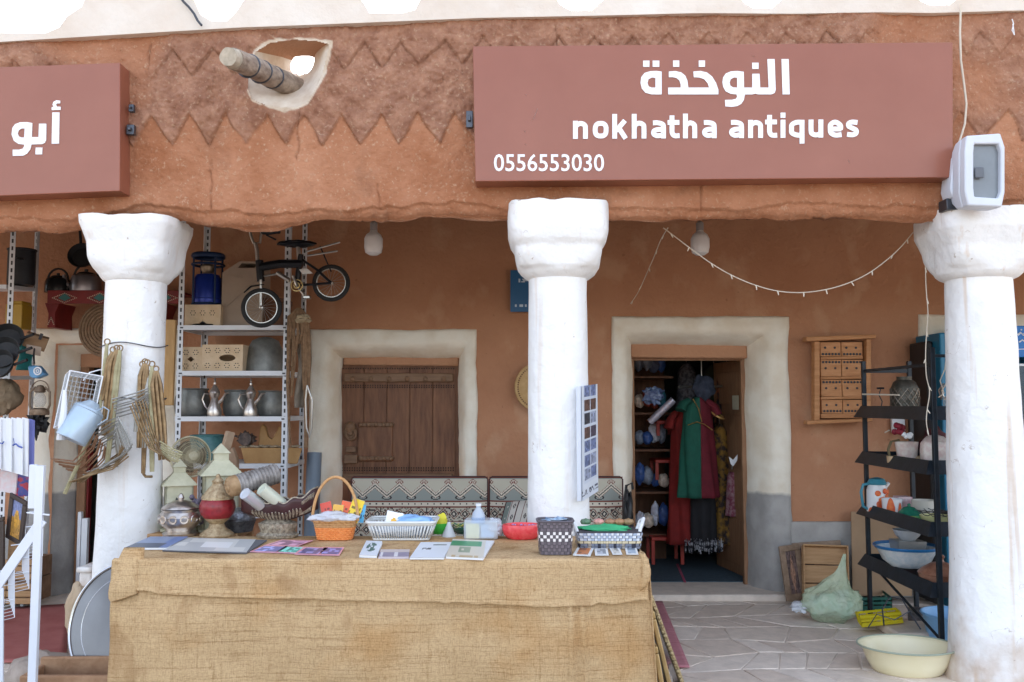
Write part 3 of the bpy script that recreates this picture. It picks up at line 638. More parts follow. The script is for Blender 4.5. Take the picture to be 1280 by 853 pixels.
def strokes(ch, a, b):
    A, B, m_, T_, Q = a + 11, b - 11, (a + b) / 2, 49, 101
    arch = cat_([(A, 74), (A + 3, 58), (m_, T_), (B - 3, 56), (B, 72), (B, 112)])
    return {'n': [[(A, 112), (A, 38)], arch], 'h': [[(A, 112), (A, 11)], arch],
        'o': [[(m_ + (B - A) / 2 * math.copysign(abs(cos(t)) ** .75, cos(t)), 75 + 26 * math.copysign(abs(sin(t)) ** .75, sin(t))) for t in [2 * pi * i / 28 for i in range(29)]]],
        'k': [[(A, 112), (A, 11)], [(A + 6, 80), (B + 2, 38)], [(A + 18, 70), (B + 5, 112)]],
        'a': [cat_([(a + 8, 48), (m_ - 4, T_ - 1), (B - 4, 54), (B, 68), (B, 112)]), cat_([(B, 75), (m_ - 4, 76), (A + 1, 82), (A + 1, 94), (m_ - 6, 101), (B - 4, 97), (B, 88)])],
        't': [cat_([(a + 16, 18), (a + 16, 60), (a + 17, 90), (a + 27, 101), (b, 101)]), [(a - 2, 47), (b - 1, 47)]],
        'i': [[(m_, 38), (m_, 112)], [(m_, 9), (m_, 30)]],
        'q': [[(B, 39), (B, 136)], cat_([(B, 49), (m_, T_), (A + 2, 58), (A, 75), (A + 2, 92), (m_, Q), (B, Q)])],
        'u': [cat_([(A, 38), (A, 80), (A + 4, 95), (m_, 101), (B - 3, 95), (B, 80)]), [(B, 38), (B, 112)]],
        'e': [cat_([(B, 80), (B, 62), (m_, T_), (A + 2, 58), (A, 76), (A + 3, 93), (m_, 102), (B + 5, 100)]), [(A + 4, 77), (B + 4, 77)]],
        's': [cat_([(B + 5, 51), (m_, T_), (A + 1, 54), (A + 1, 66), (m_, 74), (B - 1, 82), (B - 1, 95), (m_, 101), (A - 6, 99)])]}[ch]
def sletter(ch, a, b):
    mb = MB()
    for si, pts in enumerate(strokes(ch, a, b)):
        n = len(pts); Lp, Rp = [], []
        for i in range(n):
            dx = pts[min(i + 1, n - 1)][0] - pts[max(i - 1, 0)][0]; dy = pts[min(i + 1, n - 1)][1] - pts[max(i - 1, 0)][1]; l_ = math.hypot(dx, dy) or 1
            Lp.append((pts[i][0] - dy / l_ * 9.8, pts[i][1] + dx / l_ * 9.8)); Rp.append((pts[i][0] + dy / l_ * 9.8, pts[i][1] - dx / l_ * 9.8))
        y0 = YS - .005 - si * .0006
        for yy in (y0, YS + .004):
            mb.v += [tuple(V(700 + p[0] / 3.282, 140 + (p[1] - (p[0] - 52) / 1173 * 6) / 3.282, YS))[:1] + (yy,) + tuple(V(700 + p[0] / 3.282, 140 + (p[1] - (p[0] - 52) / 1173 * 6) / 3.282, YS))[2:] for p in Lp + Rp]
        o = len(mb.v) - 4 * n
        for i in range(n - 1): mb.f += [(o + i, o + i + 1, o + n + i + 1, o + n + i), (o + i, o + i + 1, o + 2 * n + i + 1, o + 2 * n + i), (o + n + i, o + n + i + 1, o + 3 * n + i + 1, o + 3 * n + i)]
        mb.f += [(o, o + n, o + 3 * n, o + 2 * n), (o + n - 1, o + 2 * n - 1, o + 4 * n - 1, o + 3 * n - 1)]
    build('letter', mb, M_letter, s1, smooth=False)
for ch, a, b in (('n', 52, 115), ('o', 133, 200), ('k', 213, 275), ('h', 293, 355), ('a', 373, 435), ('t', 443, 490), ('h', 503, 563), ('a', 582, 643), ('a', 693, 755), ('n', 770, 833), ('t', 843, 890), ('i', 903, 925), ('q', 938, 1003), ('u', 1018, 1080), ('e', 1097, 1160), ('s', 1172, 1225)): sletter(ch, a, b)
text_obj('phone_number', '0556553030', X(617, YS), X(757, YS), Z(214.5, YS), Z(193, YS) - Z(214.5, YS), s1, YS, M_letter, .008)
s2 = signbox([(-420, 100), (150, 78.5), (150, 239), (-420, 262)], 'brown shop sign with white Arabic letters, cut off by the picture edge', V(75, 240, YS))
fx2 = lambda a, b: V(a / 8.53, 110 + b / 8.53, YS)
glyph(s2, [([(562, 265), (638, 265), (632, 598), (555, 598)], []),
 ([(555, 240), (555, 210), (576, 205), (563, 182), (575, 152), (605, 136), (645, 140), (645, 168), (612, 170), (600, 184), (612, 203), (650, 205), (650, 238)], []),
 ([(420, 385), (497, 385), (495, 560), (480, 590), (450, 603), (340, 606), (325, 660), (292, 705), (250, 726), (140, 728), (140, 662), (210, 662), (248, 650), (262, 625), (262, 608), (200, 600), (152, 567), (128, 500), (136, 430), (165, 390), (220, 370), (290, 368), (348, 378), (342, 528), (415, 528)], [[(262, 532), (268, 435), (232, 437), (202, 458), (192, 490), (205, 520), (232, 532)]]),
 ([(385, 640), (455, 640), (452, 712), (382, 712)], [])], fx2)
sc_ = MB()
for (a_, b_, c_, d_, w_) in ((672, 136, 668, 146, .003), (668, 146, 664, 152, .002), (657, 118, 658, 119, .004), (655, 164, 657, 165, .004), (656, 180, 658, 181, .003), (1060, 200, 1062, 204, .002), (940, 70, 944, 71, .002)): sc_.tube([V(a_, b_, YS - .0005), V(c_, d_, YS - .0005)], w_, 4, flat=.3)
build('scratches', sc_, mat('sign_scratch', (.55, .42, .38), .6, bump=0, var=0), s1, kind='stuff')
def bracket(px, py, w_, h_, t, Y=5.06):
    build('bracket', MB().box(V(px, py, Y), (w_, .03, h_)).box(V(px, py, Y) + Vector((0, -.02, 0)), (w_ * .4, .03, h_ * .3)), M_bracket, t, bevel=.003)
bracket(164, 163, .045, .06, s2); bracket(165, 136, .03, .045, s2); bracket(587, 150, .04, .1, s1)

# flood lamp
M_lamp = mat('flood_lamp_housing', (.62, .65, .72), .4, var=.04, bump=.02)
fl = thing('flood_lamp', 'pale grey flood lamp with dark glass fixed beside the big sign', 'lamp', V(1220, 262, 4.9))
q = [(1206, 171), (1248, 168), (1254, 186), (1254, 240), (1250, 260), (1208, 258), (1204, 240), (1204, 190)]
front = [V(a, b, 4.82) for a, b in q]
iq = [V(a, b, 4.82) for a, b in [(1216, 181), (1246, 181), (1249, 190), (1249, 240), (1246, 249), (1216, 247), (1215, 236), (1215, 192)]]
fb = MB(); pw = [(p.x, p.z) for p in front]; pi_ = [(p.x, p.z) for p in iq]
fb.prism(pw, 4.80, 4.86, 'xz', [pi_])
build('bezel', fb, M_lamp, fl, bevel=.008)
hb = MB(); n = len(front); ringv = []
for s_, y in ((1, 4.862), (.97, 4.93), (.7, 5.02)):
    c = sum(front, Vector()) / n
    for p in front: hb.v.append((c.x + (p.x - c.x) * s_ - (1 - s_) * .04, y, c.z + (p.z - c.z) * s_))
for i in range(2):
    for k in range(n): hb.f.append((i * n + k, i * n + (k + 1) % n, (i + 1) * n + (k + 1) % n, (i + 1) * n + k))
hb.f += [tuple(range(n)), tuple(range(2 * n, 3 * n))]
build('housing', hb, M_lamp, fl, bevel=.01)
build('glass', MB().solid([p + Vector((0, .012, 0)) for p in iq], (0, .01, 0)), mat('flood_glass', (.20, .22, .24), .12, var=.1, bump=0), fl)
build('lamp_tube', MB().box(V(1224, 216, 4.81) + Vector((0, .0, 0)), (.05, .012, .06)), mat('flood_inner', (.12, .13, .15), .5, var=0, bump=0), fl, bevel=.004)
sd = [V(a, b, 4.95) for a, b in [(1192, 196), (1206, 190), (1208, 240), (1204, 248), (1191, 246), (1188, 236)]]
build('gear_box', MB().solid(sd, (0, .12, 0)), M_lamp, fl, bevel=.008)
build('mounting_bracket', MB().bb(X(1191, 5.0), X(1215, 5.0), 5.0, 5.1, Z(262, 5.0), Z(248, 5.0)), M_bracket, fl, bevel=.004)
# cable down to the flood lamp, cable over the parapet
single('lamp_cable', 'cream cable running down the beam to the flood lamp', 'cable', MB().tube([V(a, b, 5.03) for a, b in [(1201, 6), (1200, 40), (1201, 75), (1205, 105), (1208, 130), (1206, 155), (1200, 175), (1193, 190), (1187, 198), (1178, 203)]], .006, 6), M_wire, V(1201, 100, 5.03))
single('loose_cable', 'short dark twisted cable lying over the white parapet', 'cable', MB().tube([V(a, b, 5.03) for a, b in [(222, -10), (229, 2), (236, 9), (243, 18), (247, 26), (252, 32)]], .008, 6), M_bracket, V(240, 15, 5.03))
single('cord_scrap', 'tiny white cord scrap stuck on the beam above the flood lamp', 'cord', MB().tube([V(a, b, 5.04) for a, b in [(1265, 24), (1267, 30), (1265, 38), (1268, 44), (1266, 30)]], .003, 5), M_plasw, V(1266, 34, 5.04))

# log spout
lg = thing('log_spout', 'weathered grey log poking out of the whitewashed niche in the beam', 'log', V(330, 90, 4.95))
a, b = V(292, 74, 4.62), V(382, 116, 5.50)
def logmesh(a, b, r0, r1, seed=0, ns=26, nk=20):
    d = (b - a); q = d.to_track_quat('Z', 'Y').to_matrix(); L_ = d.length
    def fn(u, v):
        th = 2 * pi * u; z = v * L_; rr = r0 + (r1 - r0) * v
        rr *= 1 + .10 * mn.noise(Vector((cos(th) * 1.5, sin(th) * 1.5, z * 3 + seed))) + .05 * mn.noise(Vector((cos(th) * 9, sin(th) * 9, z * 3 + seed)))
        return a + q @ Vector((rr * cos(th), rr * sin(th), z))
    m_ = MB().grid(fn, nk, ns, True); n0 = len(m_.v)
    m_.v.append(tuple(a)); m_.f += [(n0, k * ns, ((k + 1) % nk) * ns) for k in range(nk)]
    m_.v.append(tuple(b)); m_.f += [(n0 + 1, k * ns + ns - 1, ((k + 1) % nk) * ns + ns - 1) for k in range(nk)]
    return m_
M_log = mat('grey_bark', (.16, .11, .08), .9, col2=(.42, .34, .27), scale=14, stretch=(1, 1, 2), bump=.6, bscale=40)
build('trunk', logmesh(a, b, .058, .072), M_log, lg, angle=60)
build('cut_end', logmesh(a - (b - a).normalized() * .055, a + (b - a).normalized() * .01, .05, .057, 4, 4), mat('log_cut', (.42, .36, .28), .8, var=.2, scale=30, bump=.4), lg, angle=40)
def around(t_, rr): 
    d = (b - a).normalized(); c = a + (b - a) * t_; q = d.to_track_quat('Z', 'Y').to_matrix().to_4x4()
    return c, q
for t_ in (.18, .34, .5):
    c, q = around(t_, 0); build('binding', MB().ring(c, .065, .006, q @ rotm(.15, .1, 0), 24, 6), M_bracket, lg)

# ceiling bulbs
M_bulb = mat('milky_bulb', (.62, .60, .60), .3, var=.02, bump=0)
def bulb(px, label):
    p = V(px, 299, 6.0); t = thing('light_bulb', label, 'bulb', p, 'unlit bulbs under the portico ceiling')
    build('bulb_glass', MB().lathe([(0, -.115), (.03, -.112), (.056, -.095), (.064, -.06), (.064, -.0), (.05, .03), (.03, .045), (.022, .06)], p, 20), M_bulb, t)
    build('socket', MB().lathe([(.022, .055), (.026, .06), (.026, .11), (.012, .125), (0, .125)], p, 14), mat('grey_socket', (.25, .22, .21), .5, bump=0), t)
    build('flex', MB().tube([p + Vector((0, 0, .12)), p + Vector((.004, 0, .2)), (p.x, p.y, 3.27)], .004, 6), M_black, t)
bulb(467, 'unlit milky bulb hanging above the wooden shutter door'); bulb(875, 'unlit milky bulb hanging behind the string of fairy lights')

# fairy lights
def fairy(pts, nl, label, seed, Yf):
    t = thing('fairy_lights', label, 'string lights', V(*pts[0], Yf[0])); n = len(pts); P = [V(p[0], p[1], Yf[0] + (Yf[1] - Yf[0]) * i / (n - 1)) for i, p in enumerate(pts)]
    # smooth
    Q = []
    for i in range(n - 1):
        p0, p1, p2, p3 = P[max(i - 1, 0)], P[i], P[i + 1], P[min(i + 2, n - 1)]
        for k in range(6):
            s_ = k / 6; Q.append(.5 * ((2 * p1) + (-p0 + p2) * s_ + (2 * p0 - 5 * p1 + 4 * p2 - p3) * s_ ** 2 + (-p0 + 3 * p1 - 3 * p2 + p3) * s_ ** 3))
    Q.append(P[-1]); build('cord', MB().tube(Q, .0032, 5), M_wire, t); r_ = random.Random(seed)
    for k in range(nl):
        p = Q[int((k + .7) / nl * (len(Q) - 1))]; d = Vector((r_.uniform(-.6, .6), r_.uniform(-.5, .1), -1)).normalized()
        build('lamp', MB().tube([p, p + d * .012], .0035, 6).tube([p + d * .010, p + d * .030], [.0042, .0025], 6), mat('fairy_plastic', (.72, .66, .55), .4, var=0, bump=0), t)
fairy([(829, 285), (845, 297), (870, 316), (893, 332), (918, 346), (945, 357), (972, 364), (1000, 366), (1028, 363), (1055, 356), (1082, 344), (1105, 328), (1125, 310), (1142, 290), (1152, 280)], 13, 'string of white fairy lights sagging between the two pillars', 2, (5.5, 5.5))
fairy([(835, 285), (826, 300), (818, 320), (808, 343), (798, 365), (788, 380)], 5, 'short loose end of fairy lights hanging over the shop doorway', 3, (5.5, 7.2))
fairy([(1157, 312), (1157, 340), (1158, 366), (1160, 392), (1158, 420), (1157, 445), (1158, 470), (1162, 490), (1159, 512), (1158, 528), (1161, 545)], 7, 'fairy lights hanging straight down beside the black shelf rack', 5, (5.45, 5.5))

# ================================================================= table and burlap
ZT = .85; TX0, TX1, TY0, TY1 = X(153, 4.34), X(805, 4.34), 4.35, 5.07
tb = thing('market_table', 'long wooden market table hidden under a burlap cloth', 'table', ((TX0 + TX1) / 2, 4.7, 0))
build('tabletop', MB().bb(TX0, TX1, TY0, TY1, ZT - .035, ZT - .006), M_woodh, tb, bevel=.004)
for x in (TX0 + .06, (TX0 + TX1) / 2, TX1 - .06):
    for y in (TY0 + .06, TY1 - .06): build('leg', MB().bb(x - .03, x + .03, y - .03, y + .03, 0, ZT - .036), M_wood, tb)
def burlap():
    m = bpy.data.materials.new('burlap_weave'); m.use_nodes = True; N = m.node_tree.nodes; L = m.node_tree.links; b = N['Principled BSDF']
    b.inputs['Roughness'].default_value = .95; b.inputs['Specular IOR Level'].default_value = .1
    tc = N.new('ShaderNodeTexCoord')
    def nz(sc3, d=3, s=1.0):
        mp = N.new('ShaderNodeMapping'); mp.inputs['Scale'].default_value = sc3; L.new(tc.outputs['Object'], mp.inputs[0])
        n = N.new('ShaderNodeTexNoise'); n.inputs['Scale'].default_value = s; n.inputs['Detail'].default_value = d; L.new(mp.outputs[0], n.inputs['Vector']); return n.outputs[0]
    def wv(sc3):
        mp = N.new('ShaderNodeMapping'); mp.inputs['Scale'].default_value = sc3; L.new(tc.outputs['Object'], mp.inputs[0])
        n = N.new('ShaderNodeTexNoise'); n.inputs['Detail'].default_value = 1; n.inputs['Scale'].default_value = 1; L.new(mp.outputs[0], n.inputs['Vector']); return n.outputs[0]
    def math(op, a, c, d=None):
        x = N.new('ShaderNodeMath'); x.operation = op
        for i, q in enumerate((a, c, d)):
            if q is None: continue
            if isinstance(q, (int, float)): x.inputs[i].default_value = q
            else: L.new(q, x.inputs[i])
        return x.outputs[0]
    hor = wv((60, 60, 420)); ver = wv((420, 90, 60)); slub = nz((2.2, 2.2, 150), 3); slub2 = nz((9, 9, 260), 2); blot = nz((2.2, 2.2, 3.0), 5); vs2 = nz((40, 40, 1.2), 2)
    def thr(q, lo, hi, amt):
        r__ = N.new('ShaderNodeMapRange'); L.new(q, r__.inputs[0]); r__.inputs[1].default_value = lo; r__.inputs[2].default_value = hi; r__.inputs[4].default_value = amt; return r__.outputs[0]
    s_ = math('MULTIPLY_ADD', hor, .55, math('MULTIPLY', ver, .45)); s_ = math('MULTIPLY_ADD', math('SUBTRACT', s_, .5), 1.5, .72)
    s_ = math('SUBTRACT', s_, thr(slub, .55, .66, .30)); s_ = math('SUBTRACT', s_, thr(slub2, .56, .70, .24)); s_ = math('SUBTRACT', s_, thr(vs2, .64, .74, .20)); s_ = math('SUBTRACT', s_, thr(nz((260, 90, 18), 2), .52, .68, .24)); s_ = math('SUBTRACT', s_, thr(nz((110, 60, 110), 1), .60, .70, .18))
    r_ = N.new('ShaderNodeValToRGB'); L.new(s_, r_.inputs[0]); r_.color_ramp.elements[0].color = (.34, .205, .095, 1); r_.color_ramp.elements[1].color = (.62, .43, .24, 1)
    r_.color_ramp.elements[0].position = .1; r_.color_ramp.elements[1].position = .85
    r2 = N.new('ShaderNodeValToRGB'); L.new(blot, r2.inputs[0]); r2.color_ramp.elements[0].color = (.90, .80, .68, 1); r2.color_ramp.elements[1].color = (1, 1, 1, 1); r2.color_ramp.elements[0].position = .33; r2.color_ramp.elements[1].position = .5
    mx = N.new('ShaderNodeMixRGB'); mx.blend_type = 'MULTIPLY'; mx.inputs[0].default_value = 1; L.new(r_.outputs[0], mx.inputs[1]); L.new(r2.outputs[0], mx.inputs[2]); st_ = nz((3.5, 3.5, 2.6), 4, 1.3); r3 = N.new('ShaderNodeMapRange'); L.new(st_, r3.inputs[0]); r3.inputs[1].default_value = .60; r3.inputs[2].default_value = .68; r3.inputs[4].default_value = .45
    m3 = N.new('ShaderNodeMixRGB'); L.new(r3.outputs[0], m3.inputs[0]); L.new(mx.outputs[0], m3.inputs[1]); m3.inputs[2].default_value = (.30, .16, .07, 1); L.new(m3.outputs[0], b.inputs['Base Color'])
    bp = N.new('ShaderNodeBump'); bp.inputs['Strength'].default_value = .5; bp.inputs['Distance'].default_value = .004; L.new(s_, bp.inputs['Height']); L.new(bp.outputs[0], b.inputs['Normal'])
    return m
M_bur = burlap()
bt = thing('burlap_cloth', 'coarse tan burlap cloth draped over the long market table', 'tablecloth', ((TX0 + TX1) / 2, 4.4, 0))
build('cloth_top', MB().grid(lambda u, v: (TX0 + .01 + (TX1 - TX0 - .02) * u, 4.33 + (TY1 + .015 - 4.33) * v, ZT + .002 * mn.noise(Vector((u * 9, v * 4, 0)))), 60, 14), M_bur, bt, angle=60)
def hem(x):
    px = 640 + x * F / 4.32; return Z(float(np.interp(px, [150, 185, 230, 330, 500, 620, 700, 735, 745, 765, 800], [728, 737, 742, 747, 750, 755, 758, 757, 753, 756, 750])), 4.32)
def fold(x, z, amp):
    a_ = x * 1.3; sag = .006 * sin(14 * (z + .10 * (x - TX0) * (TX1 - x)) + mn.noise(Vector((x, z, 5))) * 4)
    diag = .010 * max(0, mn.noise(Vector((x * 3 + z * 5, z * 1.5, 9)))) + .008 * max(0, mn.noise(Vector((x * 4 - z * 6, z * 1.2, 19))))
    return fold0(x, z, amp) + (sag + diag) * min(1, (ZT - z) * 6)
def fold0(x, z, amp): return amp * 2.3 * (mn.noise(Vector((x * 2.2, 0, z * .7))) * 1.3 + .35 * mn.noise(Vector((x * 9, 2, z * 2)))) * min(1, (ZT - z) * 3 + .15)
def skirt(u, v):
    x = TX0 - .012 + (TX1 - TX0 + .03) * u; z = ZT - .03 + (.01 - ZT + .03) * v
    crease = sum(.010 * math.exp(-((x - c) / .012) ** 2) for c in (X(186, 4.33), X(322, 4.33), X(400, 4.33)))
    pleat = sum(a_ * math.exp(-((x - c - (.4 - z) * .03) / .014) ** 2) for c, a_ in ((X(713, 4.33), .026), (X(728, 4.33), .026), (X(240, 4.33), .012), (X(468, 4.33), .012), (X(566, 4.33), .010), (X(640, 4.33), .012)))
    fl = (x - TX1) * .0 + (.05 * max(0, (u - .94) / .06) * v)
    return (x + fl, 4.325 - fold(x, z, .022) - crease - pleat * min(1, v * 6), z)
build('skirt', MB().grid(skirt, 220, 60), M_bur, bt, solid=.003, angle=80)
def over(u, v):
    x = TX0 - .008 + (TX1 - TX0 + .014) * u; zh = hem(x) + mn.noise(Vector((x * 14, 3, 0))) * .006
    if v < .12: return (x, 4.335 - .018 * (v / .12), ZT + .004 - .006 * (v / .12) ** 2)
    s_ = (v - .12) / .88; z = ZT - .002 + (zh - ZT + .002) * s_
    cr = sum(.008 * math.exp(-((x - c) / .01) ** 2) for c in (X(186, 4.33), X(560, 4.33), X(640, 4.33)))
    return (x, 4.312 - fold(x, z, .016) - .010 * s_ - cr - .006 * math.exp(-((1 - s_) / .05) ** 2), z)
build('overhang', MB().grid(over, 220, 26), M_bur, bt, solid=.003, angle=80)
# side drops
for sd_ in (MB().grid(lambda u, v: (TX0 + .006 - .008 * sin(u * 7) * v, 4.33 + (TY1 - 4.33) * u, ZT + .002 - (.84) * v), 20, 20), MB().grid(lambda u, v: (TX1 + .01 + .015 * sin(u * 7) * v + .05 * v * (1 - u), 4.33 + (TY1 - 4.33) * u, ZT + .002 - (.84) * v), 20, 20)): build('side_drop', sd_, M_bur, bt, solid=.003, angle=80)
def ear(pts, name):
    mb = MB(); n = 18
    for (px, py, w_, d_, y, tilt) in pts:
        c = V(px, py, y)
        for k in range(n):
            th = 2 * pi * k / n; wob = 1 + .12 * mn.noise(Vector((cos(th) * 2, sin(th) * 2, py * .05)))
            mb.v.append((c.x + cos(th) * w_ * wob, c.y + sin(th) * d_, c.z + cos(th) * w_ * tilt))
    m_ = len(pts); mb.f = [(i * n + k, i * n + (k + 1) % n, (i + 1) * n + (k + 1) % n, (i + 1) * n + k) for i in range(m_ - 1) for k in range(n)]
    return build(name, mb, M_bur, bt, solid=.003, angle=80, subd=1)
ear([(168, 684, .05, .012, 4.34, .0), (163, 700, .062, .03, 4.33, .05), (158, 720, .072, .042, 4.32, .12), (155, 738, .078, .045, 4.31, .22), (156, 748, .074, .04, 4.31, .33), (158, 746, .055, .028, 4.31, .35)], 'folded_corner')
ear([(802, 690, .012, .03, 4.34, 0), (806, 704, .022, .04, 4.34, 0), (808, 718, .026, .045, 4.34, 0), (804, 732, .022, .04, 4.34, .2), (800, 738, .01, .02, 4.34, .3)], 'folded_corner')
# ================================================================= things on the table
def T(px, py, dz=0): return Zp(px, py, ZT + .003 + dz)
PX = 1 / F   # metres per pixel per metre of distance
M_gold = mat('old_gold_plaster', (.28, .18, .09), .5, .3, col2=(.62, .48, .30), scale=40, bump=.5, bscale=60)
def rib(n, a): return lambda th, z: 1 + a * abs(cos(n * th / 2))
# silver lidded bowl
p = T(225, 669); k = p.y / F
t = thing('lidded_bowl', 'squat embossed silver bowl with a domed lid and finial', 'bowl', p)
build('body', MB().lathe([(0, 0), (20 * k, 0), (21 * k, 3 * k), (16 * k, 6 * k), (18 * k, 9 * k), (24 * k, 16 * k), (25.5 * k, 23 * k), (22 * k, 29 * k), (23 * k, 32 * k), (20 * k, 33 * k), (0, 33 * k)], p, 40, rf=lambda th, z: 1 + (.05 * abs(cos(7 * th)) if 10 * k < z < 28 * k else 0)), M_silver, t)
fb = MB()
for i in range(12):
    a_ = 2 * pi * i / 12; fb.ring(p + Vector((25 * k * cos(a_), 25 * k * sin(a_), 21 * k)), 4.2 * k, 1.3 * k, rotm(pi / 2, 0, a_ + pi / 2), 12, 6)
build('embossed_scrolls', fb, M_silver, t, kind='stuff')
build('lid', MB().lathe([(22 * k, 33 * k), (21 * k, 35 * k), (15 * k, 39 * k), (8 * k, 42 * k), (3 * k, 43 * k), (4 * k, 46 * k), (2 * k, 50 * k), (0, 51 * k)], p, 32, rf=rib(16, .03)), M_silver, t)
# red jar
p = T(271, 670); k = p.y / F
t = thing('lidded_jar', 'round red ribbed jar on a gilt foot with a tall gilt lid', 'jar', p)
build('foot', MB().lathe([(0, 0), (19 * k, 0), (20 * k, 2 * k), (17 * k, 5 * k), (10 * k, 10 * k), (8 * k, 15 * k), (12 * k, 19 * k), (15 * k, 22 * k), (0, 22 * k)], p, 32, rf=rib(12, .07)), M_gold, t)
build('globe', MB().lathe([(14 * k, 21 * k), (19 * k, 27 * k), (21 * k, 34 * k), (20 * k, 41 * k), (17 * k, 46 * k), (0, 46 * k)], p, 48, rf=rib(20, .04)), mat('red_lacquer', (.26, .02, .025), .3, var=.3, scale=30, bump=.1), t)
build('lid', MB().lathe([(18 * k, 45 * k), (18 * k, 48 * k), (15 * k, 52 * k), (11 * k, 58 * k), (7 * k, 62 * k), (6 * k, 64 * k), (7 * k, 67 * k), (3 * k, 71 * k), (2 * k, 75 * k), (0, 76 * k)], p, 32, rf=rib(14, .08)), M_gold, t)
# dark dishes behind
M_dkm = mat('dark_patina_metal', (.06, .06, .065), .4, .7, col2=(.25, .25, .27), scale=30, bump=.3)
p = Zp(298, 664, ZT + .003); k = p.y / F
t = thing('metal_dish', 'dark metal dish with an embossed domed cover behind the red jar', 'dish', p)
build('dish', MB().lathe([(0, 0), (17 * k, 0), (19 * k, 8 * k), (21 * k, 14 * k), (20 * k, 16 * k), (0, 16 * k)], p, 32), M_dkm, t)
build('cover', MB().lathe([(18 * k, 16 * k), (15 * k, 22 * k), (8 * k, 27 * k), (0, 29 * k)], p, 32, rf=rib(14, .06)), mat('embossed_pewter', (.16, .17, .19), .35, .8, col2=(.42, .44, .48), scale=60, bump=.5), t)
p = Zp(250, 665, ZT + .003); k = p.y / F
mb = MB(); r_ = random.Random(5)
for i in range(42): mb.ball(p + Vector((r_.uniform(-.055, .055), r_.uniform(-.03, .03), .06 + r_.uniform(0, .15))), .016, 8, 6)
single('grape_ornament', 'dusky purple cluster ornament between the silver bowl and the red jar', 'ornament', mb, mat('dusky_purple', (.16, .13, .17), .4, var=.4, scale=50, bump=.1), p, kind=None)
# house shaped lanterns
M_lan = mat('pale_green_lantern_paint', (.46, .44, .30), .7, col2=(.60, .57, .42), scale=12, bump=.3)
M_lan2 = mat('lantern_dark_inside', (.12, .13, .14), .5, .3, var=.2, bump=.1)
def house_lantern(px0, px1, apex, eave, base_y, Y, label):
    k = Y / F; w_ = (px1 - px0) * k; cx = X((px0 + px1) / 2, Y); z1 = Z(eave, Y); za = Z(apex, Y)
    t = thing('house_lantern', label, 'lantern', (cx, Y, ZT + .005), 'house shaped lanterns'); z0 = ZT + .005; h = w_ / 2; Q = rotm(0, 0, R(24)); O = Matrix.Translation((cx, Y, 0)); MM = O @ Q
    hw = h * .78
    # four walls with a star shaped window cut in each
    for i in range(4):
        win = []; cz = z0 + (z1 - z0) * .55; rr = min(hw * .62, (z1 - z0) * .36)
        for j in range(16):
            a_ = 2 * pi * j / 16; q = rr * (1 if j % 2 else .72); win.append((q * cos(a_), cz + q * sin(a_) * 1.15))
        mb = MB().prism([(-hw, z0 + .012), (hw, z0 + .012), (hw, z1), (-hw, z1)], -hw, -hw + .008, 'xz', [win]); mb.xf(MM @ rotm(0, 0, i * pi / 2))
        build('lantern_wall', mb, M_lan, t, smooth=False)
    build('lantern_inside', MB().bb(-hw + .014, hw - .014, -hw + .014, hw - .014, z0 + .014, z1 - .004).xf(MM), M_lan2, t)
    build('base', MB().bb(-h, h, -h, h, z0, z0 + .012).xf(MM), M_lan, t, bevel=.003)
    zr = z1 + (za - z1) * .45; rw = h * .34; mb = MB(); nl = 6
    for i in range(nl):      # stepped shingled roof
        a0 = h + (rw - h) * i / nl; a1 = h + (rw - h) * (i + 1) / nl + .004; y0 = z1 + (zr - z1) * i / nl; y1 = z1 + (zr - z1) * (i + 1) / nl
        build('roof_course', MB().add([(s_[0] * a0, s_[1] * a0, y0) for s_ in ((-1, -1), (1, -1), (1, 1), (-1, 1))] + [(s_[0] * a1, s_[1] * a1, y1) for s_ in ((-1, -1), (1, -1), (1, 1), (-1, 1))], [(0, 1, 5, 4), (1, 2, 6, 5), (2, 3, 7, 6), (3, 0, 4, 7), (0, 3, 2, 1), (4, 5, 6, 7)]).xf(MM), M_lan, t)
    zt_ = zr + (za - zr) * .42
    build('turret', MB().bb(-rw, rw, -rw, rw, zr, zt_).xf(MM), M_lan, t)
    build('spire', MB().add([(-rw * 1.25, -rw * 1.25, zt_), (rw * 1.25, -rw * 1.25, zt_), (rw * 1.25, rw * 1.25, zt_), (-rw * 1.25, rw * 1.25, zt_), (0, 0, za)], [(0, 1, 4), (1, 2, 4), (2, 3, 4), (3, 0, 4), (0, 3, 2, 1)]).xf(MM), M_lan, t)
house_lantern(207, 248, 573, 606, 664, 5.32, 'smaller pale green house shaped lantern behind the silver bowl')
house_lantern(253, 304, 554, 593, 664, 5.34, 'taller pale green house shaped lantern behind the red jar')
# carved spool log
a, b = V(294, 607, 4.98), V(346, 592, 5.14)
t = thing('carved_spool', 'thick ribbed wooden spool lying tilted on the dark dish and bowl', 'spool', a)
d_ = (b - a); q4 = d_.to_track_quat('Z', 'Y').to_matrix().to_4x4(); L_ = d_.length; k = 5 / F
pr = []; 
for i in range(45):
    z = L_ * i / 44; pr.append((k * (11.5 + 1.8 * abs(sin(i * .85))), z))
build('barrel', MB().lathe([(0, 0)] + pr + [(0, L_)], a, 28, q4), mat('ribbed_grey_wood', (.13, .11, .10), .6, .2, col2=(.38, .35, .33), scale=18, bump=.4), t)
build('turned_end', MB().lathe([(0, -12 * k), (1.5 * k, -12.5 * k), (3 * k, -11 * k), (5 * k, -11.5 * k), (7 * k, -9.5 * k), (9 * k, -10 * k), (11.5 * k, -8 * k), (13 * k, -3 * k), (13 * k, 2 * k), (11 * k, 6 * k)], a, 28, q4), mat('turned_tan_wood', (.26, .15, .07), .6, col2=(.42, .27, .14), scale=25, bump=.2), t)
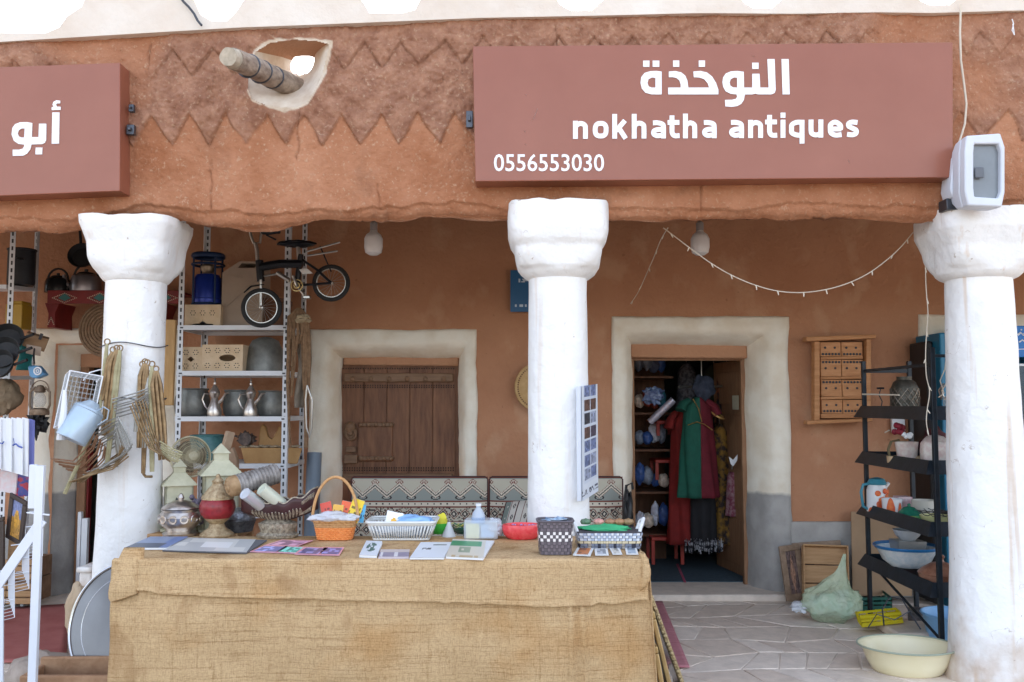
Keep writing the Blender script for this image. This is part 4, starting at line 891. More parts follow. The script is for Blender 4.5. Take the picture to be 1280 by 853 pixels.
# boat shaped ornate bowl
p = T(347, 671); k = p.y / F
t = thing('ornate_bowl', 'boat shaped ornate gilt bowl on a scrolled foot holding two tubes', 'bowl', p)
M_orn = mat('tarnished_gilt', (.13, .10, .075), .45, .4, col2=(.60, .52, .40), scale=55, bump=.6, bscale=80, contrast=.5); M_orn2 = mat('oxblood_inner', (.055, .02, .02), .45, var=.3, bump=.1)
build('foot', MB().lathe([(0, 0), (23 * k, 0), (24 * k, 3 * k), (19 * k, 6 * k), (21 * k, 12 * k), (22 * k, 17 * k), (15 * k, 20 * k), (10 * k, 24 * k), (0, 24 * k)], p, 48, rf=rib(22, .09), sy=.75), M_orn, t)
def hull(u, v):     # u along the rim, v from keel to rim
    x = (u - .5) * 2; half = 47 * k; zr = (44 + 16 * x * x * (1 if x > 0 else .55) + 2.2 * cos(x * 14)) * k; wd = 20 * k * sqrt(max(0, 1 - abs(x) ** 2.4)) + .002
    th = pi * v; zk = (20 + 14 * abs(x) ** 1.7 * (1 if x > 0 else .8)) * k
    yy = -cos(th) * wd; s_ = sin(th) ** .8
    return (p.x + x * half + (2 * k), p.y + yy, p.z + zr - (zr - zk) * s_)
build('boat_body', MB().grid(hull, 60, 22), M_orn2, t, solid=.006, angle=80)
rim = MB(); 
for sd_ in (0, 1): rim.tube([Vector(hull(i / 60, sd_)) for i in range(61)], .0045, 6)
build('beaded_rim', rim, M_orn, t)
fl_ = MB()
for i in range(15):
    x = -.62 + 1.24 * i / 14; u = x / 2 + .5; c = Vector(hull(u, .12)); c2 = Vector(hull(u, .38))
    fl_.tube([c + Vector((0, -.004, -.01)), c.lerp(c2, .5) + Vector((0, -.012, 0)), c2 + Vector((-x * .02, -.008, 0))], [.004, .009, .006], 6)
for i in range(9):
    fl_.tube([Vector(hull(.84 + i * .016, .04)) + Vector((0, -.006, 0)), Vector(hull(.80 + i * .014, .34)) + Vector((0, -.008, 0))], [.004, .0065], 6)
for i in range(9):
    a_ = pi + pi * (i + .5) / 9; fl_.tube([p + Vector((8 * k * cos(a_), 8 * k * sin(a_), 22 * k)), p + Vector((17 * k * cos(a_), 15 * k * sin(a_), 28 * k)), p + Vector((20 * k * cos(a_), 17 * k * sin(a_), 33 * k))], [.005, .008, .003], 6)
build('leaf_relief', fl_, M_orn, t, kind='stuff')
def cyl(name, label, cat, a, b, r, m, grp=None, endm=None, n=24):
    t_ = thing(name, label, cat, a, grp); q_ = (b - a).to_track_quat('Z', 'Y').to_matrix().to_4x4(); L2 = (b - a).length
    build('tube', MB().lathe([(0, .004), (r * .85, .004), (r * .88, 0), (r, .0), (r, L2), (0, L2)], a, n, q_), m, t_, angle=40); return t_
cyl('metal_canister', 'bright silver canister sticking out of the ornate boat shaped bowl', 'canister', V(306, 617, 4.87), V(326, 632, 4.97), .033, mat('bright_tin', (.66, .68, .72), .3, .6, var=.05, bump=.02))
cyl('metal_canister', 'pale cream canister leaning out of the ornate boat shaped bowl', 'canister', V(327, 611, 4.92), V(352, 631, 5.0), .036, mat('cream_tin', (.60, .62, .50), .35, .1, var=.05, bump=.02))
# printed matter on the table
def fn_mix(cols, seed=1, nx=8, ny=8):
    return lambda u, v: cols[int(hsh(seed, int(u * nx), int(v * ny)) * len(cols)) % len(cols)]
def sheet(name, label, cat, poly, th, fn, nx, ny, edge=(.75, .75, .75), group=None, z=ZT + .004, dz=.0005):
    a, b, c, d = [Zp(q[0], q[1], z + th) for q in poly]     # near-left, near-right, far-right, far-left
    t_ = thing(name, label, cat, (a + b + c + d) / 4 - Vector((0, 0, th)), group)
    build('pages', MB().solid([a, b, c, d], (0, 0, -th)), mat('paper_edge_%d' % int(sum(edge) * 100), edge, .8, var=.03, bump=.02), t_, smooth=False)
    mb = panel('cover', t_, a + Vector((0, 0, .0008)), b - a, d - a, fn, nx, ny, .35); return t_
gl1, gl2, gl3 = srgb(222, 220, 214), srgb(196, 196, 194), srgb(238, 238, 236)
sheet('magazine', 'blue and grey magazine lying at the table\'s near corner beside the silver bowl', 'magazine', [(156, 685), (208, 685), (229, 673), (188, 671)], .010, lambda u, v: srgb(70, 82, 105) if v < .45 and u < .8 else srgb(105, 130, 180) if u > .7 else srgb(140, 155, 185), 20, 10)
sheet('glossy_book', 'large silver glossy book lying open in front of the red jar', 'book', [(203, 688), (308, 691), (334, 675), (224, 672)], .006, lambda u, v: gl3 if .4 < u < .75 and .3 < v < .7 else (gl1 if hsh(3, int(u * 5), int(v * 3)) > .5 else gl2) if (.06 < u < .94 and .08 < v < .92) else gl2, 40, 14, (.12, .12, .13))
pk = srgb(240, 168, 178); 
def pink(c, sd): return lambda u, v: pk if (u < .09 or u > .91 or v < .12 or v > .88) else (c if hsh(sd, int(u * 6), int(v * 5)) > .3 else tuple(min(1, x * 2.2 + .08) for x in c))
for poly, c, lab in (([(312, 690), (345, 691), (357, 684), (330, 682)], srgb(130, 130, 175), 'pink bordered postcard with a violet picture, nearest the silver book'),
    ([(344, 691), (370, 692), (382, 684), (357, 683)], srgb(95, 165, 150), 'pink bordered postcard with a green picture'),
    ([(330, 682), (372, 683), (388, 676), (352, 675)], srgb(165, 120, 140), 'pink bordered postcard with a mauve picture, farthest back of the fan'),
    ([(368, 693), (398, 694), (406, 685), (382, 684)], srgb(110, 100, 140), 'pink bordered postcard with a purple picture, in the middle of the row'),
    ([(398, 694), (424, 694.5), (430, 685), (406, 684)], srgb(100, 100, 150), 'pink bordered postcard with a dark blue picture, next to the orange basket')):
    sheet('postcard', lab, 'postcard', poly, .002, pink(c, c[0]), 14, 10, (.7, .4, .5), 'pink bordered postcards')
# orange basket
p = T(419, 674); k = p.y / F
t = thing('orange_basket', 'orange woven basket with a hoop handle, full of bright packets', 'basket', p)
M_or = mat('orange_wicker', (.78, .22, .05), .5, col2=(.88, .34, .10), scale=60, bump=.5, bscale=120); M_or2 = mat('tan_wicker', (.45, .22, .08), .55, col2=(.62, .36, .16), scale=60, bump=.5)
def rr_(x, y, th, e=4): 
    q = 1 / (abs(cos(th)) ** e + abs(sin(th)) ** e) ** (1 / e); return Vector((x * q * cos(th), y * q * sin(th), 0))
for j in range(9):   # wicker strands
    z = (1.5 + 2.5 * j) * k; s_ = .82 + .18 * j / 8; m_ = M_or if j < 6 else M_or2
    build('wicker_strand', MB().tube([p + rr_((24.5 * s_ + .6 * (-1) ** (i + j)) * k, (15 * s_ + .6 * (-1) ** (i + j)) * k, 2 * pi * i / 48) + Vector((0, 0, z)) for i in range(49)], .0062, 6, False), m_, t)
build('basket_lining', MB().grid(lambda u, v: p + rr_((19.4 + 4.6 * v) * k, (11.6 + 3 * v) * k, 2 * pi * u) + Vector((0, 0, v * 23 * k)), 40, 4, True), M_or, t, angle=80)
build('basket_bottom', MB().box(p + Vector((0, 0, .008)), (36 * k, 20 * k, .008)), M_or2, t)
hd = [p + Vector((cos(a_) * 28 * k, -.01, 22 * k + sin(a_) * 54 * k + (0 if sin(a_) > 0 else 0))) for a_ in [pi * i / 20 for i in range(21)]]
build('handle', MB().tube(hd, .0085, 8), M_or2, t)
build('braided_rim', MB().tube([p + rr_((24.8 + 1.2 * (i % 2)) * k, (16.2 + 1 * (i % 2)) * k, 2 * pi * i / 56) + Vector((0, 0, 23 * k + .006 * (i % 2))) for i in range(57)], .008, 6, False), M_or2, t)
r_ = random.Random(8)
for i, (px, pyb, w_, h_, c, lab) in enumerate([(404, 652, 14, 22, (210, 70, 50), 'orange red packet standing in the basket beneath the handle'), (414, 650, 13, 19, (225, 170, 60), 'yellow orange packet standing in the basket'), (422, 650, 13, 24, (230, 95, 45), 'bright orange packet standing in the middle of the basket'), (432, 650, 15, 28, (240, 205, 40), 'tall yellow packet with dark print in the basket'), (440, 652, 14, 22, (75, 170, 215), 'sky blue packet at the basket\'s inner edge')]):
    q_ = V(px, pyb, p.y + .02 - .012 * (i % 2)); w2 = w_ * k; h2 = h_ * k; c = srgb(*c); dk = tuple(x * .25 for x in c); tl = R((-14, 6, 12, 18, 8)[i]); U = Vector((cos(tl), 0, -sin(tl))) * w2; H = Vector((sin(tl), .15, cos(tl))) * h2
    tt = thing('snack_packet', lab, 'packet', q_, 'packets in the orange basket')
    build('packet_body', MB().solid([q_, q_ + U, q_ + U + H, q_ + H], (0, .012, 0)), mat('packet_edge', (.6, .5, .4), .5, var=0, bump=0), tt, smooth=False)
    panel('packet_print', tt, q_ + Vector((0, -.001, 0)), U, H, lambda u, v, c=c, dk=dk, i=i: dk if (.25 < v < .42 or .6 < v < .7) and hsh(i, int(u * 9), int(v * 9)) > .5 else c, 9, 9)
def crumple(c, sx, sy, sz, seed, amp=.35, fr=3.5, n=26):
    def fn(u, v):
        th = 2 * pi * u; ph = pi * v; d = Vector((cos(th) * sin(ph), sin(th) * sin(ph), -cos(ph)))
        r__ = 1 + amp * mn.noise(d * fr * .5 + Vector((seed, 0, 0))) + amp * .45 * mn.turbulence(d * fr + Vector((0, seed, 0)), 3, False) - amp * .2
        return (c[0] + d.x * sx * r__, c[1] + d.y * sy * r__, c[2] + d.z * sz * r__)
    return MB().grid(fn, n, n // 2 + 2, True)
M_film = mat('clear_wrap', (.75, .78, .84), .15, var=.1, scale=30, bump=.3, bscale=30, alpha=.62)
single('plastic_wrapped_sheets', 'grey plastic wrapped bundle lying across the orange basket', 'plastic bag', crumple(V(417, 647, p.y - .05), .125, .05, .03, 4, .5), M_film, V(417, 650, p.y - .05), angle=50)
# white plastic basket
q = [T(467, 676), T(535, 675)]; p = (q[0] + q[1]) / 2 + Vector((0, .09, 0)); k = p.y / F
t = thing('white_basket', 'white slotted plastic basket full of wrapped goods', 'basket', p)
W0, W1, H_ = 34 * k, 42 * k, 22 * k; dd0, dd1 = .10, .125
M_bk = mat('white_basket_plastic', (.70, .70, .68), .4, var=.04, bump=.03)
sb = MB(); hz_ = [0, .2, .42, .64, .86]
def quadside(f0, f1, z0, z1):   # ring band between height fractions
    mb = MB()
    for (sx_, sy_) in ((1, 0), (-1, 0), (0, 1), (0, -1)): pass
    return mb
def bk(u, v): # corner-rounded point on the wall; u angle, v height 0..1
    return p + rr_(W0 + (W1 - W0) * v, dd0 + (dd1 - dd0) * v, 2 * pi * u, 10) + Vector((0, 0, H_ * v))
nn_ = 120
for (v0, v1) in ((0, .12), (.80, 1.0)): build('basket_band', MB().grid(lambda u, v: bk(u, v0 + (v1 - v0) * v), nn_, 2, True), M_bk, t, solid=.003, angle=80)
sl = MB()
for i in range(88):
    a_ = i / 88; u0 = a_ - .0026; u1 = a_ + .0026; n0 = len(sl.v); sl.v += [tuple(bk(u0, .1)), tuple(bk(u1, .1)), tuple(bk(u1, .82)), tuple(bk(u0, .82))]; sl.f.append((n0, n0 + 1, n0 + 2, n0 + 3))
build('basket_slats', sl, M_bk, t, solid=.004, kind='stuff')
build('basket_rim', MB().tube([bk(i / nn_, 1) for i in range(nn_ + 1)], .008, 6, False), M_bk, t)
build('basket_floor', MB().box(p + Vector((0, 0, .003)), (W0 * 1.95, dd0 * 1.9, .004)), M_bk, t)
bl = srgb(150, 190, 235)
single('blue_plastic_packet', 'pale blue wrapped packet lying in the white basket', 'packet', crumple(p + Vector((.06, .0, H_ * .95)), .115, .075, .035, 9, .35), mat('pale_blue_wrap', bl, .25, var=.12, scale=20, bump=.25), p + Vector((.06, 0, .06)), angle=50)
single('clear_bundle', 'clear plastic bundle with white papers deep in the white basket', 'plastic bag', crumple(p + Vector((.0, -.01, H_ * .55)), .15, .08, .045, 19, .3), M_film, p + Vector((0, 0, .02)), angle=50)
t = thing('greeting_card', 'white card with a yellow flower propped in the white basket', 'card', p + Vector((-.075, -.03, .08)))
o_ = p + Vector((-.10, -.03, H_ * .75)); build('card_back', MB().solid([o_, o_ + Vector((.09, 0, -.012)), o_ + Vector((.105, .03, .055)), o_ + Vector((.012, .03, .078))], (0, .003, 0)), M_plasw, t, smooth=False)
panel('card_print', t, o_ + Vector((0, -.002, 0)), Vector((.09, 0, -.012)), Vector((.013, .03, .072)), lambda u, v: srgb(235, 175, 60) if (u - .5) ** 2 * 2 + (v - .35) ** 2 < .05 else srgb(240, 238, 232), 12, 10)
# green pot, saucer and small jars behind the basket
p = Zp(549, 667, ZT); k = p.y / F
t = thing('green_bowl', 'bright green plastic bowl with a yellow sponge in it', 'bowl', p)
build('bowl_body', MB().shell([(8 * k, 0), (11 * k, 5 * k), (12 * k, 13 * k)], p, 24, .004), mat('bright_green_plastic', (.08, .55, .07), .3, var=.1, bump=.02), t)
build('yellow_sponge', crumple(p + Vector((.01, 0, 15 * k)), .04, .03, .045, 3, .3), mat('yellow_sponge', (.75, .66, .06), .8, var=.2, bump=.4), t)
p = Zp(580, 667, ZT); k = p.y / F
t = thing('flower_saucer', 'dark green saucer heaped with small yellow flowers', 'saucer', p)
build('saucer', MB().shell([(9 * k, 0), (16 * k, 5 * k)], p, 28, .003), mat('dark_green_glaze', (.03, .16, .10), .3, bump=.02), t)
r_ = random.Random(3); fm_ = MB(); fg = MB()
for i in range(34):
    c = p + Vector((r_.uniform(-13, 13) * k, r_.uniform(-8, 8) * k, (5 + r_.uniform(0, 6)) * k)); a_ = r_.uniform(0, 6.28)
    (fm_ if i % 2 else fg).tube([c, c + Vector((cos(a_) * .03, sin(a_) * .02, .012)), c + Vector((cos(a_) * .05, sin(a_) * .03, .0))], [.002, .008, .001], 5, flat=.3)
build('petals', fm_, mat('yellow_petals', (.75, .62, .12), .6, bump=0), t, kind='stuff'); build('leaves', fg, mat('green_leaves', (.04, .20, .09), .6, bump=0), t, kind='stuff')
p = Zp(561, 671, ZT); k = p.y / F
single('glass_cone', 'tiny clear cone shaped bottle beside the green bowl', 'bottle', MB().lathe([(0, 0), (9 * k, 0), (8 * k, 3 * k), (3 * k, 14 * k), (2 * k, 18 * k), (0, 18 * k)], p, 16), mat('clear_glass_cone', (.75, .78, .80), .1, var=0, bump=0, alpha=.7), p)
# plastic box with papers
q = T(601, 675); p = q + Vector((.0, .075, 0)); k = p.y / F
t = thing('plastic_box', 'clear lidded plastic box holding yellow and blue papers', 'box', p)
build('box_body', MB().bb(p.x - 21 * k, p.x + 21 * k, p.y - .07, p.y + .07, p.z, p.z + 23 * k), mat('frosted_box', (.72, .76, .80), .2, var=.05, bump=.05, alpha=.45), t, bevel=.012, segs=3)
build('yellow_paper', MB().bb(p.x - 18 * k, p.x - 2 * k, p.y - .062, p.y - .058, p.z + .006, p.z + 19 * k), mat('pale_yellow_paper', (.75, .73, .42), .7, bump=0), t)
build('blue_paper', MB().bb(p.x + .0 * k, p.x + 16 * k, p.y - .062, p.y - .058, p.z + .01, p.z + 18 * k), mat('pale_blue_paper', (.42, .55, .74), .7, bump=0), t)
single('film_bag', 'crumpled clear film draped over the plastic box', 'plastic bag', crumple(p + Vector((.075, .0, 13 * k)), .055, .07, .05, 12, .4), M_film, p + Vector((.08, 0, 0)), angle=50)
# water bottle standing on the bench behind
p = V(598, 666, 5.08); p.z = ZT; k = 5.08 / F
t = thing('water_bottle', 'small clear water bottle with a blue label behind the plastic box', 'bottle', p)
build('bottle_body', MB().lathe([(0, 0), (8 * k, 0), (8.5 * k, 3 * k), (8.5 * k, 24 * k), (7 * k, 29 * k), (3 * k, 35 * k), (3 * k, 38 * k), (0, 38 * k)], p, 20), mat('bottle_plastic', (.72, .78, .86), .08, var=0, bump=.05, alpha=.5), t)
build('bottle_label', MB().lathe([(8.7 * k, 14 * k), (8.7 * k, 23 * k)], p, 20), mat('bottle_label_blue', (.25, .45, .80), .4, var=.2, bump=0), t)
build('cap', MB().lathe([(0, 37 * k), (3.6 * k, 37 * k), (3.6 * k, 40 * k), (0, 40 * k)], p, 14), M_plasw, t)
# red dish
p = T(653, 676) + Vector((0, .09, 0)); k = p.y / F
t = thing('red_dish', 'shallow glossy red dish wrapped in red film', 'dish', p)
build('dish_body', MB().lathe([(0, 0), (18 * k, 0), (23 * k, 5 * k), (25.5 * k, 12 * k), (24 * k, 17 * k), (20 * k, 17.5 * k), (17 * k, 13 * k), (0, 12 * k)], p, 44, rf=lambda th, z: 1 + .03 * mn.noise(Vector((cos(th) * 5, sin(th) * 5, z * 30))), sy=.75), mat('red_film', (.72, .035, .05), .2, col2=(.85, .12, .12), scale=30, bump=.5, bscale=30), t, angle=50)
r_ = random.Random(2); sm_ = MB()
for i in range(26): sm_.box(p + Vector((r_.uniform(-17, 17) * k, r_.uniform(-10, 10) * k, 14.5 * k)), (.014, .01, .01), rotm(r_.random(), r_.random(), r_.random() * 3))
build('wrapped_sweets', sm_, mat('sweet_wrappers', (.55, .12, .25), .3, col2=(.3, .3, .6), scale=60, bump=0), t, kind='stuff')
# checkered basket
def wovenpot(p, w0, w1, h, fn, name, label, cat, dy=1.0, ns=44, nz_=9, e=5, dark=(.07, .06, .07)):
    t_ = thing(name, label, cat, p); mb = MB(); cols = []
    me = bpy.data.meshes.new('woven_wall'); o = bpy.data.objects.new('woven_wall', me); vs_ = []; fs_ = []
    for i in range(ns):
        for j in range(nz_):
            bump = .003 if (i + j) % 2 else 0
            for (a_, b_) in ((i + .04, j + .05), (i + .96, j + .05), (i + .96, j + .95), (i + .04, j + .95)):
                s_ = b_ / nz_; q_ = rr_(w0 + (w1 - w0) * s_ + bump, (w0 + (w1 - w0) * s_) * dy + bump, 2 * pi * a_ / ns, e); vs_.append((q_.x, q_.y, h * s_))
            n_ = len(vs_); fs_.append((n_ - 4, n_ - 3, n_ - 2, n_ - 1)); c = fn(i, j); cols += [*c, 1] * 4
    me.from_pydata(vs_, [], fs_); at = me.color_attributes.new('Col', 'FLOAT_COLOR', 'CORNER'); at.data.foreach_set('color', cols); me.materials.append(print_mat('print_gloss', .5)); o.parent = t_; o['kind'] = 'stuff'; COL.objects.link(o)
    build('woven_lining', MB().lathe([(0, .003), (w0 - .004, .003), (w1 - .004, h)], p, 40, sy=dy, se=e), mat('woven_dark', dark, .8, bump=0), t_, angle=60)
    return t_
gr1, gr2, wh, dk_ = srgb(120, 110, 118), srgb(95, 88, 95), srgb(230, 225, 225), srgb(60, 55, 60)
p = T(695, 695) + Vector((0, .09, 0)); k = p.y / F
def chk(i, j):
    if j == 5: return wh if i % 2 else gr2
    if j == 6: return gr2 if i % 2 else wh
    if j == 7: return wh if i % 2 else gr2
    return gr1 if (i + j) % 2 else gr2
t = wovenpot(p, 19.5 * k, 22 * k, 40 * k, lambda i, j: chk(i, j + 1), 'checkered_basket', 'grey woven basket with a white checker band', 'basket', .85, 40, 10)
build('basket_rim', MB().tube([p + rr_(22.2 * k, 18.8 * k, 2 * pi * i / 40, 5) + Vector((0, 0, 40 * k)) for i in range(41)], .006, 6, False), mat('grey_strap', gr2, .5, bump=0), t)
r_ = random.Random(4); bz = MB()
single('packet_heap', 'blue foil packets heaped in the checkered basket', 'packets', crumple(p + Vector((0, 0, 38 * k)), 19 * k, 14 * k, 5 * k, 22, .6, 7), mat('blue_foil', (.12, .25, .45), .25, .3, col2=(.5, .6, .7), scale=30, bump=.3), p + Vector((0, 0, .1)), angle=30)
# long tray basket
pl = T(722, 686); pr_ = T(802, 686); p = (pl + pr_) / 2 + Vector((0, .10, 0)); k = p.y / F; w_ = (pr_.x - pl.x) / 2
cr_, bk_, gy_ = srgb(215, 200, 165), srgb(45, 45, 60), srgb(120, 125, 140)
def trayc(i, j):
    if j == 2: return cr_
    if j in (0, 1): return bk_ if i % 6 == 0 else (gy_ if i % 3 else srgb(160, 150, 140))
    return srgb(170, 180, 200) if (i + j) % 2 else srgb(225, 228, 235)
t = thing('long_woven_tray', 'long woven tray basket with white handles and a green lining', 'basket', p)
t2 = wovenpot(p, w_ * .97, w_ * 1.03, 19 * k, trayc, 'tmp', 'x', 'x', .115 / w_, 78, 6, 14, (.2, .35, .25))
for ch in list(t2.children): ch.parent = t
bpy.data.objects.remove(t2)
for sx_ in (-1, 1):
    c = p + Vector((sx_ * w_ * .98, 0, 20 * k)); build('handle', MB().tube([c + Vector((0, -.05, -.01)), c + Vector((sx_ * .015, -.045, .035)), c + Vector((sx_ * .03, 0, .055)), c + Vector((sx_ * .015, .045, .035)), c + Vector((0, .05, -.01))], .009, 8), M_plasw, t)
build('green_lining', crumple(p + Vector((0, .03, 19 * k)), w_ * .85, .085, .028, 31, .35), mat('green_cloth', (.05, .40, .17), .8, var=.2, bump=.2), t, angle=60)
r_ = random.Random(9)
for i, (dx, cc) in enumerate([(-.13, (.12, .2, .12)), (-.06, (.62, .3, .25)), (.0, (.35, .18, .10)), (.05, (.38, .2, .1)), (.10, (.32, .2, .1))]):
    c = p + Vector((dx + .02, .06, 19 * k + .035)); m_ = mat('trinket_%d' % i, cc, .5, var=.3, scale=40, bump=.1)
    single('small_trinket', ['dark green round trinket', 'pinkish red round trinket', 'brown round trinket next to the red one', 'tan brown trinket', 'brown trinket'][i] + [' by the tray\'s white handle', ' on the green lining of the tray', ' on the tray\'s green lining', ' on the green lining, next to last', ' on the green lining nearest the doorway'][i], 'trinket', MB().lathe([(0, -.015), (.024, -.012), (.03, 0), (.024, .012), (.008, .016), (0, .02)], c, 14), m_, c)
for i, (a_, b_, c_, d_, col, lab) in enumerate([((716, 694), (738, 695), (741, 685), (722, 684), (205, 120, 60), 'small orange and white card at the table edge by the checkered basket'), ((744, 694), (761, 694), (758, 686), (743, 686), (190, 195, 205), 'small grey picture card in front of the long tray'), ((766, 693), (778, 693), (774, 684), (761, 684), (215, 210, 200), 'small cream picture card in front of the long tray'), ((783, 693), (798, 693), (795, 684), (781, 684), (170, 185, 200), 'small blue picture card at the corner of the table')]):
    c = srgb(*col); sheet('picture_card', lab, 'card', [a_, b_, c_, d_], .003, lambda u, v, c=c, i=i: srgb(235, 235, 232) if (u < .15 or u > .85 or v < .15 or v > .85) else (c if hsh(i, int(u * 5), int(v * 5)) > .4 else tuple(x * .5 for x in c)), 12, 10, group='small picture cards along the table edge')
# booklets in front
gr, bk2, wt = srgb(40, 95, 85), srgb(70, 70, 75), srgb(228, 232, 238)
sheet('booklet', 'thick white booklet with a dark green leaf print', 'booklet', [(449, 694), (471, 695), (478, 678), (458, 676)], .012, lambda u, v: gr if (u - .5) ** 2 + (v - .55) ** 2 < .09 and hsh(3, int(u * 9), int(v * 9)) > .35 else wt, 20, 20)
sheet('booklet', 'flat grey violet booklet between two white ones', 'booklet', [(473, 696), (511, 696), (510, 687), (476, 687)], .010, lambda u, v: srgb(205, 190, 185) if v > .55 else (srgb(225, 220, 222) if .48 < u < .56 or hsh(8, int(u * 18)) > .85 else srgb(150, 140, 160)), 24, 10, (.5, .45, .5))
sheet('booklet', 'slanted white booklet with dark headings', 'booklet', [(512, 697.5), (555, 697.5), (565, 679), (526, 678)], .008, lambda u, v: bk2 if (.45 < u < .9 and .78 < v < .86) or (.2 < u < .45 and .5 < v < .62 and hsh(2, int(u * 20), int(v * 16)) > .3) else wt, 26, 18)
sheet('booklet', 'white booklet with a green header band beside the slanted one', 'booklet', [(557, 696), (604, 698), (618, 676), (566, 674)], .010, lambda u, v: srgb(60, 150, 105) if .62 < v < .9 and u < .9 else (srgb(150, 165, 140) if .25 < v < .55 and .3 < u < .6 and hsh(4, int(u * 14), int(v * 9)) > .3 else srgb(195, 170, 130) if v < .12 and hsh(5, int(u * 20)) > .4 else srgb(220, 212, 195)), 28, 20)

# ================================================================= bench with patterned cushions
def kilim(u, v, W=1.1):      # u along the cushion, v up, all colours of woven cloth
    v = 1 - (1 - v) * 1.62
    if v < 0: v = (v + 10) % .46
    x = u * W; cr, gy, bk, rd = srgb(205, 194, 176), srgb(142, 145, 138), srgb(62, 54, 54), srgb(118, 66, 56)
    s2 = srgb(184, 176, 158)
    if v > .50:
        p_ = .19; q = abs(((x / p_) % 1) - .5) * 2; zz = .60 + .22 * q; vv = v
        if v > .97: return rd
        if v > .945: return gy
        d = vv - zz
        if abs(d) < .014: return bk
        if abs(d) < .06: return cr if abs(d) < .05 else rd
        # small diamonds
        cx_ = (((x / p_) + .5) % 1 - .5) * p_; e = abs(cx_) / .034 + abs(vv - .885) / .075
        if e < 1: return rd if int(e * 4) % 2 else cr
        cx_ = ((x / p_) % 1 - .5) * p_; 
        e = sqrt((cx_ / .05) ** 2 + ((vv - .56) / .06) ** 2)
        if .55 < e < .8: return bk
        return gy if d < 0 else s2
    if v > .465: return rd
    if v > .38: 
        if abs(v - .422) < .018 and ((x / .05) % 1) < .2: return bk
        return cr
    if v > .345: return rd
    p_ = .085; cx_ = ((x / p_) % 1 - .5) * 2; e = abs(cx_) + abs(v - .21) / .12
    if e < .28: return cr
    if e < .62: return bk
    if e < .80: return s2
    if e < 1.0: return rd
    if v < .06: return rd if v > .03 else cr
    return s2 if hsh(int(x * 90), int(v * 40)) > .25 else bk
def cushion(px0, px1, ytop, ybot, Yc, name, parent):
    x0, x1, z1, z0 = X(px0, Yc), X(px1, Yc), Z(ytop, Yc), Z(ybot, Yc); W = x1 - x0
    b_ = lambda u, v: .05 * (1 - abs(2 * u - 1) ** 8) * (1 - abs(2 * v - 1) ** 4) + .006 * mn.noise(Vector((u * 8, v * 5, px0)))
    panel(name, parent, (x0, Yc, z0), (W, 0, 0), (0, 0, z1 - z0), lambda u, v: kilim(u, v, W), int(W / .0045), 96, .95, bulge=b_)
    build(name + '_back', MB().bb(x0 + .005, x1 - .005, Yc + .002, Yc + .14, z0, z1 - .006), mat('cushion_cloth', (.30, .29, .28), .9, var=.2, scale=60, bump=.3), parent, bevel=.02)
    build('piping', MB().tube([(x0, Yc - .003, z0), (x0, Yc - .004, z1 - .02), (x0 + .02, Yc - .004, z1), (x1 - .02, Yc - .004, z1), (x1, Yc - .004, z1 - .02), (x1, Yc - .003, z0)], .006, 6), mat('maroon_piping', (.07, .025, .025), .8, bump=0), parent)
YBn = 6.95
bn = thing('cushioned_bench', 'long low bench with grey and cream geometric back cushions', 'sofa', (0, YBn, 0))
cushion(441, 610, 596, 690, YBn, 'back_cushion', bn); cushion(612, 777, 596, 690, YBn, 'back_cushion', bn)
build('seat_cushion', MB().bb(X(441, YBn), X(777, YBn), 6.35, 6.94, .30, Z(690, YBn) + .01), mat('seat_cloth', (.28, .26, .25), .9, col2=(.45, .42, .38), scale=40, bump=.3), bn, bevel=.04)
build('bench_base', MB().bb(X(441, YBn), X(777, YBn), 6.38, 7.1, .0, .295), M_dwood, bn, bevel=.01)
# slanted pillow
pc = thing('patterned_pillow', 'small striped pillow leaning askew against the bench cushions', 'pillow', V(640, 660, 6.75))
o_ = V(620, 672, 6.72); ux = (V(664, 668, 6.72) - o_); uy = V(632, 628, 6.82) - o_
def pilc(u, v):
    s_ = (u * 5.2) % 1
    if s_ < .09: return srgb(100, 40, 40)
    if s_ < .16: return srgb(40, 35, 38)
    e = abs(((u * 5.2) % 1 - .6)) / .3 + abs(((v * 3) % 1 - .5)) / .32
    if e < .35: return srgb(200, 190, 178)
    if e < .8 and int(u * 5.2) % 2: return srgb(45, 40, 45)
    return srgb(195, 188, 178) if u > .18 else srgb(120, 128, 120)
panel('pillow_front', pc, o_, ux, uy, pilc, 60, 50, .95, bulge=lambda u, v: .05 * (1 - abs(2 * u - 1) ** 3) * (1 - abs(2 * v - 1) ** 3))
build('pillow_back', MB().grid(lambda u, v: o_ + ux * u + uy * v + Vector((0, .09 * (1 - abs(2 * u - 1) ** 3) * (1 - abs(2 * v - 1) ** 3), 0)), 14, 14), mat('cushion_cloth', (.3, .29, .28)), pc, angle=80)
single('black_satchel', 'black leather bag propped upright at the end of the bench', 'bag', crumple(V(785, 655, 6.75), .045, .10, .26, 6, .3).tube([V(781, 625, 6.75), V(783, 607, 6.75), V(790, 604, 6.75), V(791, 612, 6.75)], .012, 6), mat('black_leather', (.02, .02, .022), .4, var=.3, bump=.3), V(785, 680, 6.75), angle=60)

st = thing('wooden_stool', 'plain wooden stool behind the table carrying the two house shaped lanterns', 'stool', (X(256, 5.33), 5.33, 0))
build('stool_top', MB().bb(X(203, 5.33), X(311, 5.33), 5.17, 5.50, ZT - .03, ZT), M_woodh, st, bevel=.004)
for a_ in (X(206, 5.33), X(308, 5.33)):
    for b_ in (5.2, 5.47): build('leg', MB().bb(a_ - .02, a_ + .02, b_ - .02, b_ + .02, 0, ZT - .031), M_wood, st)
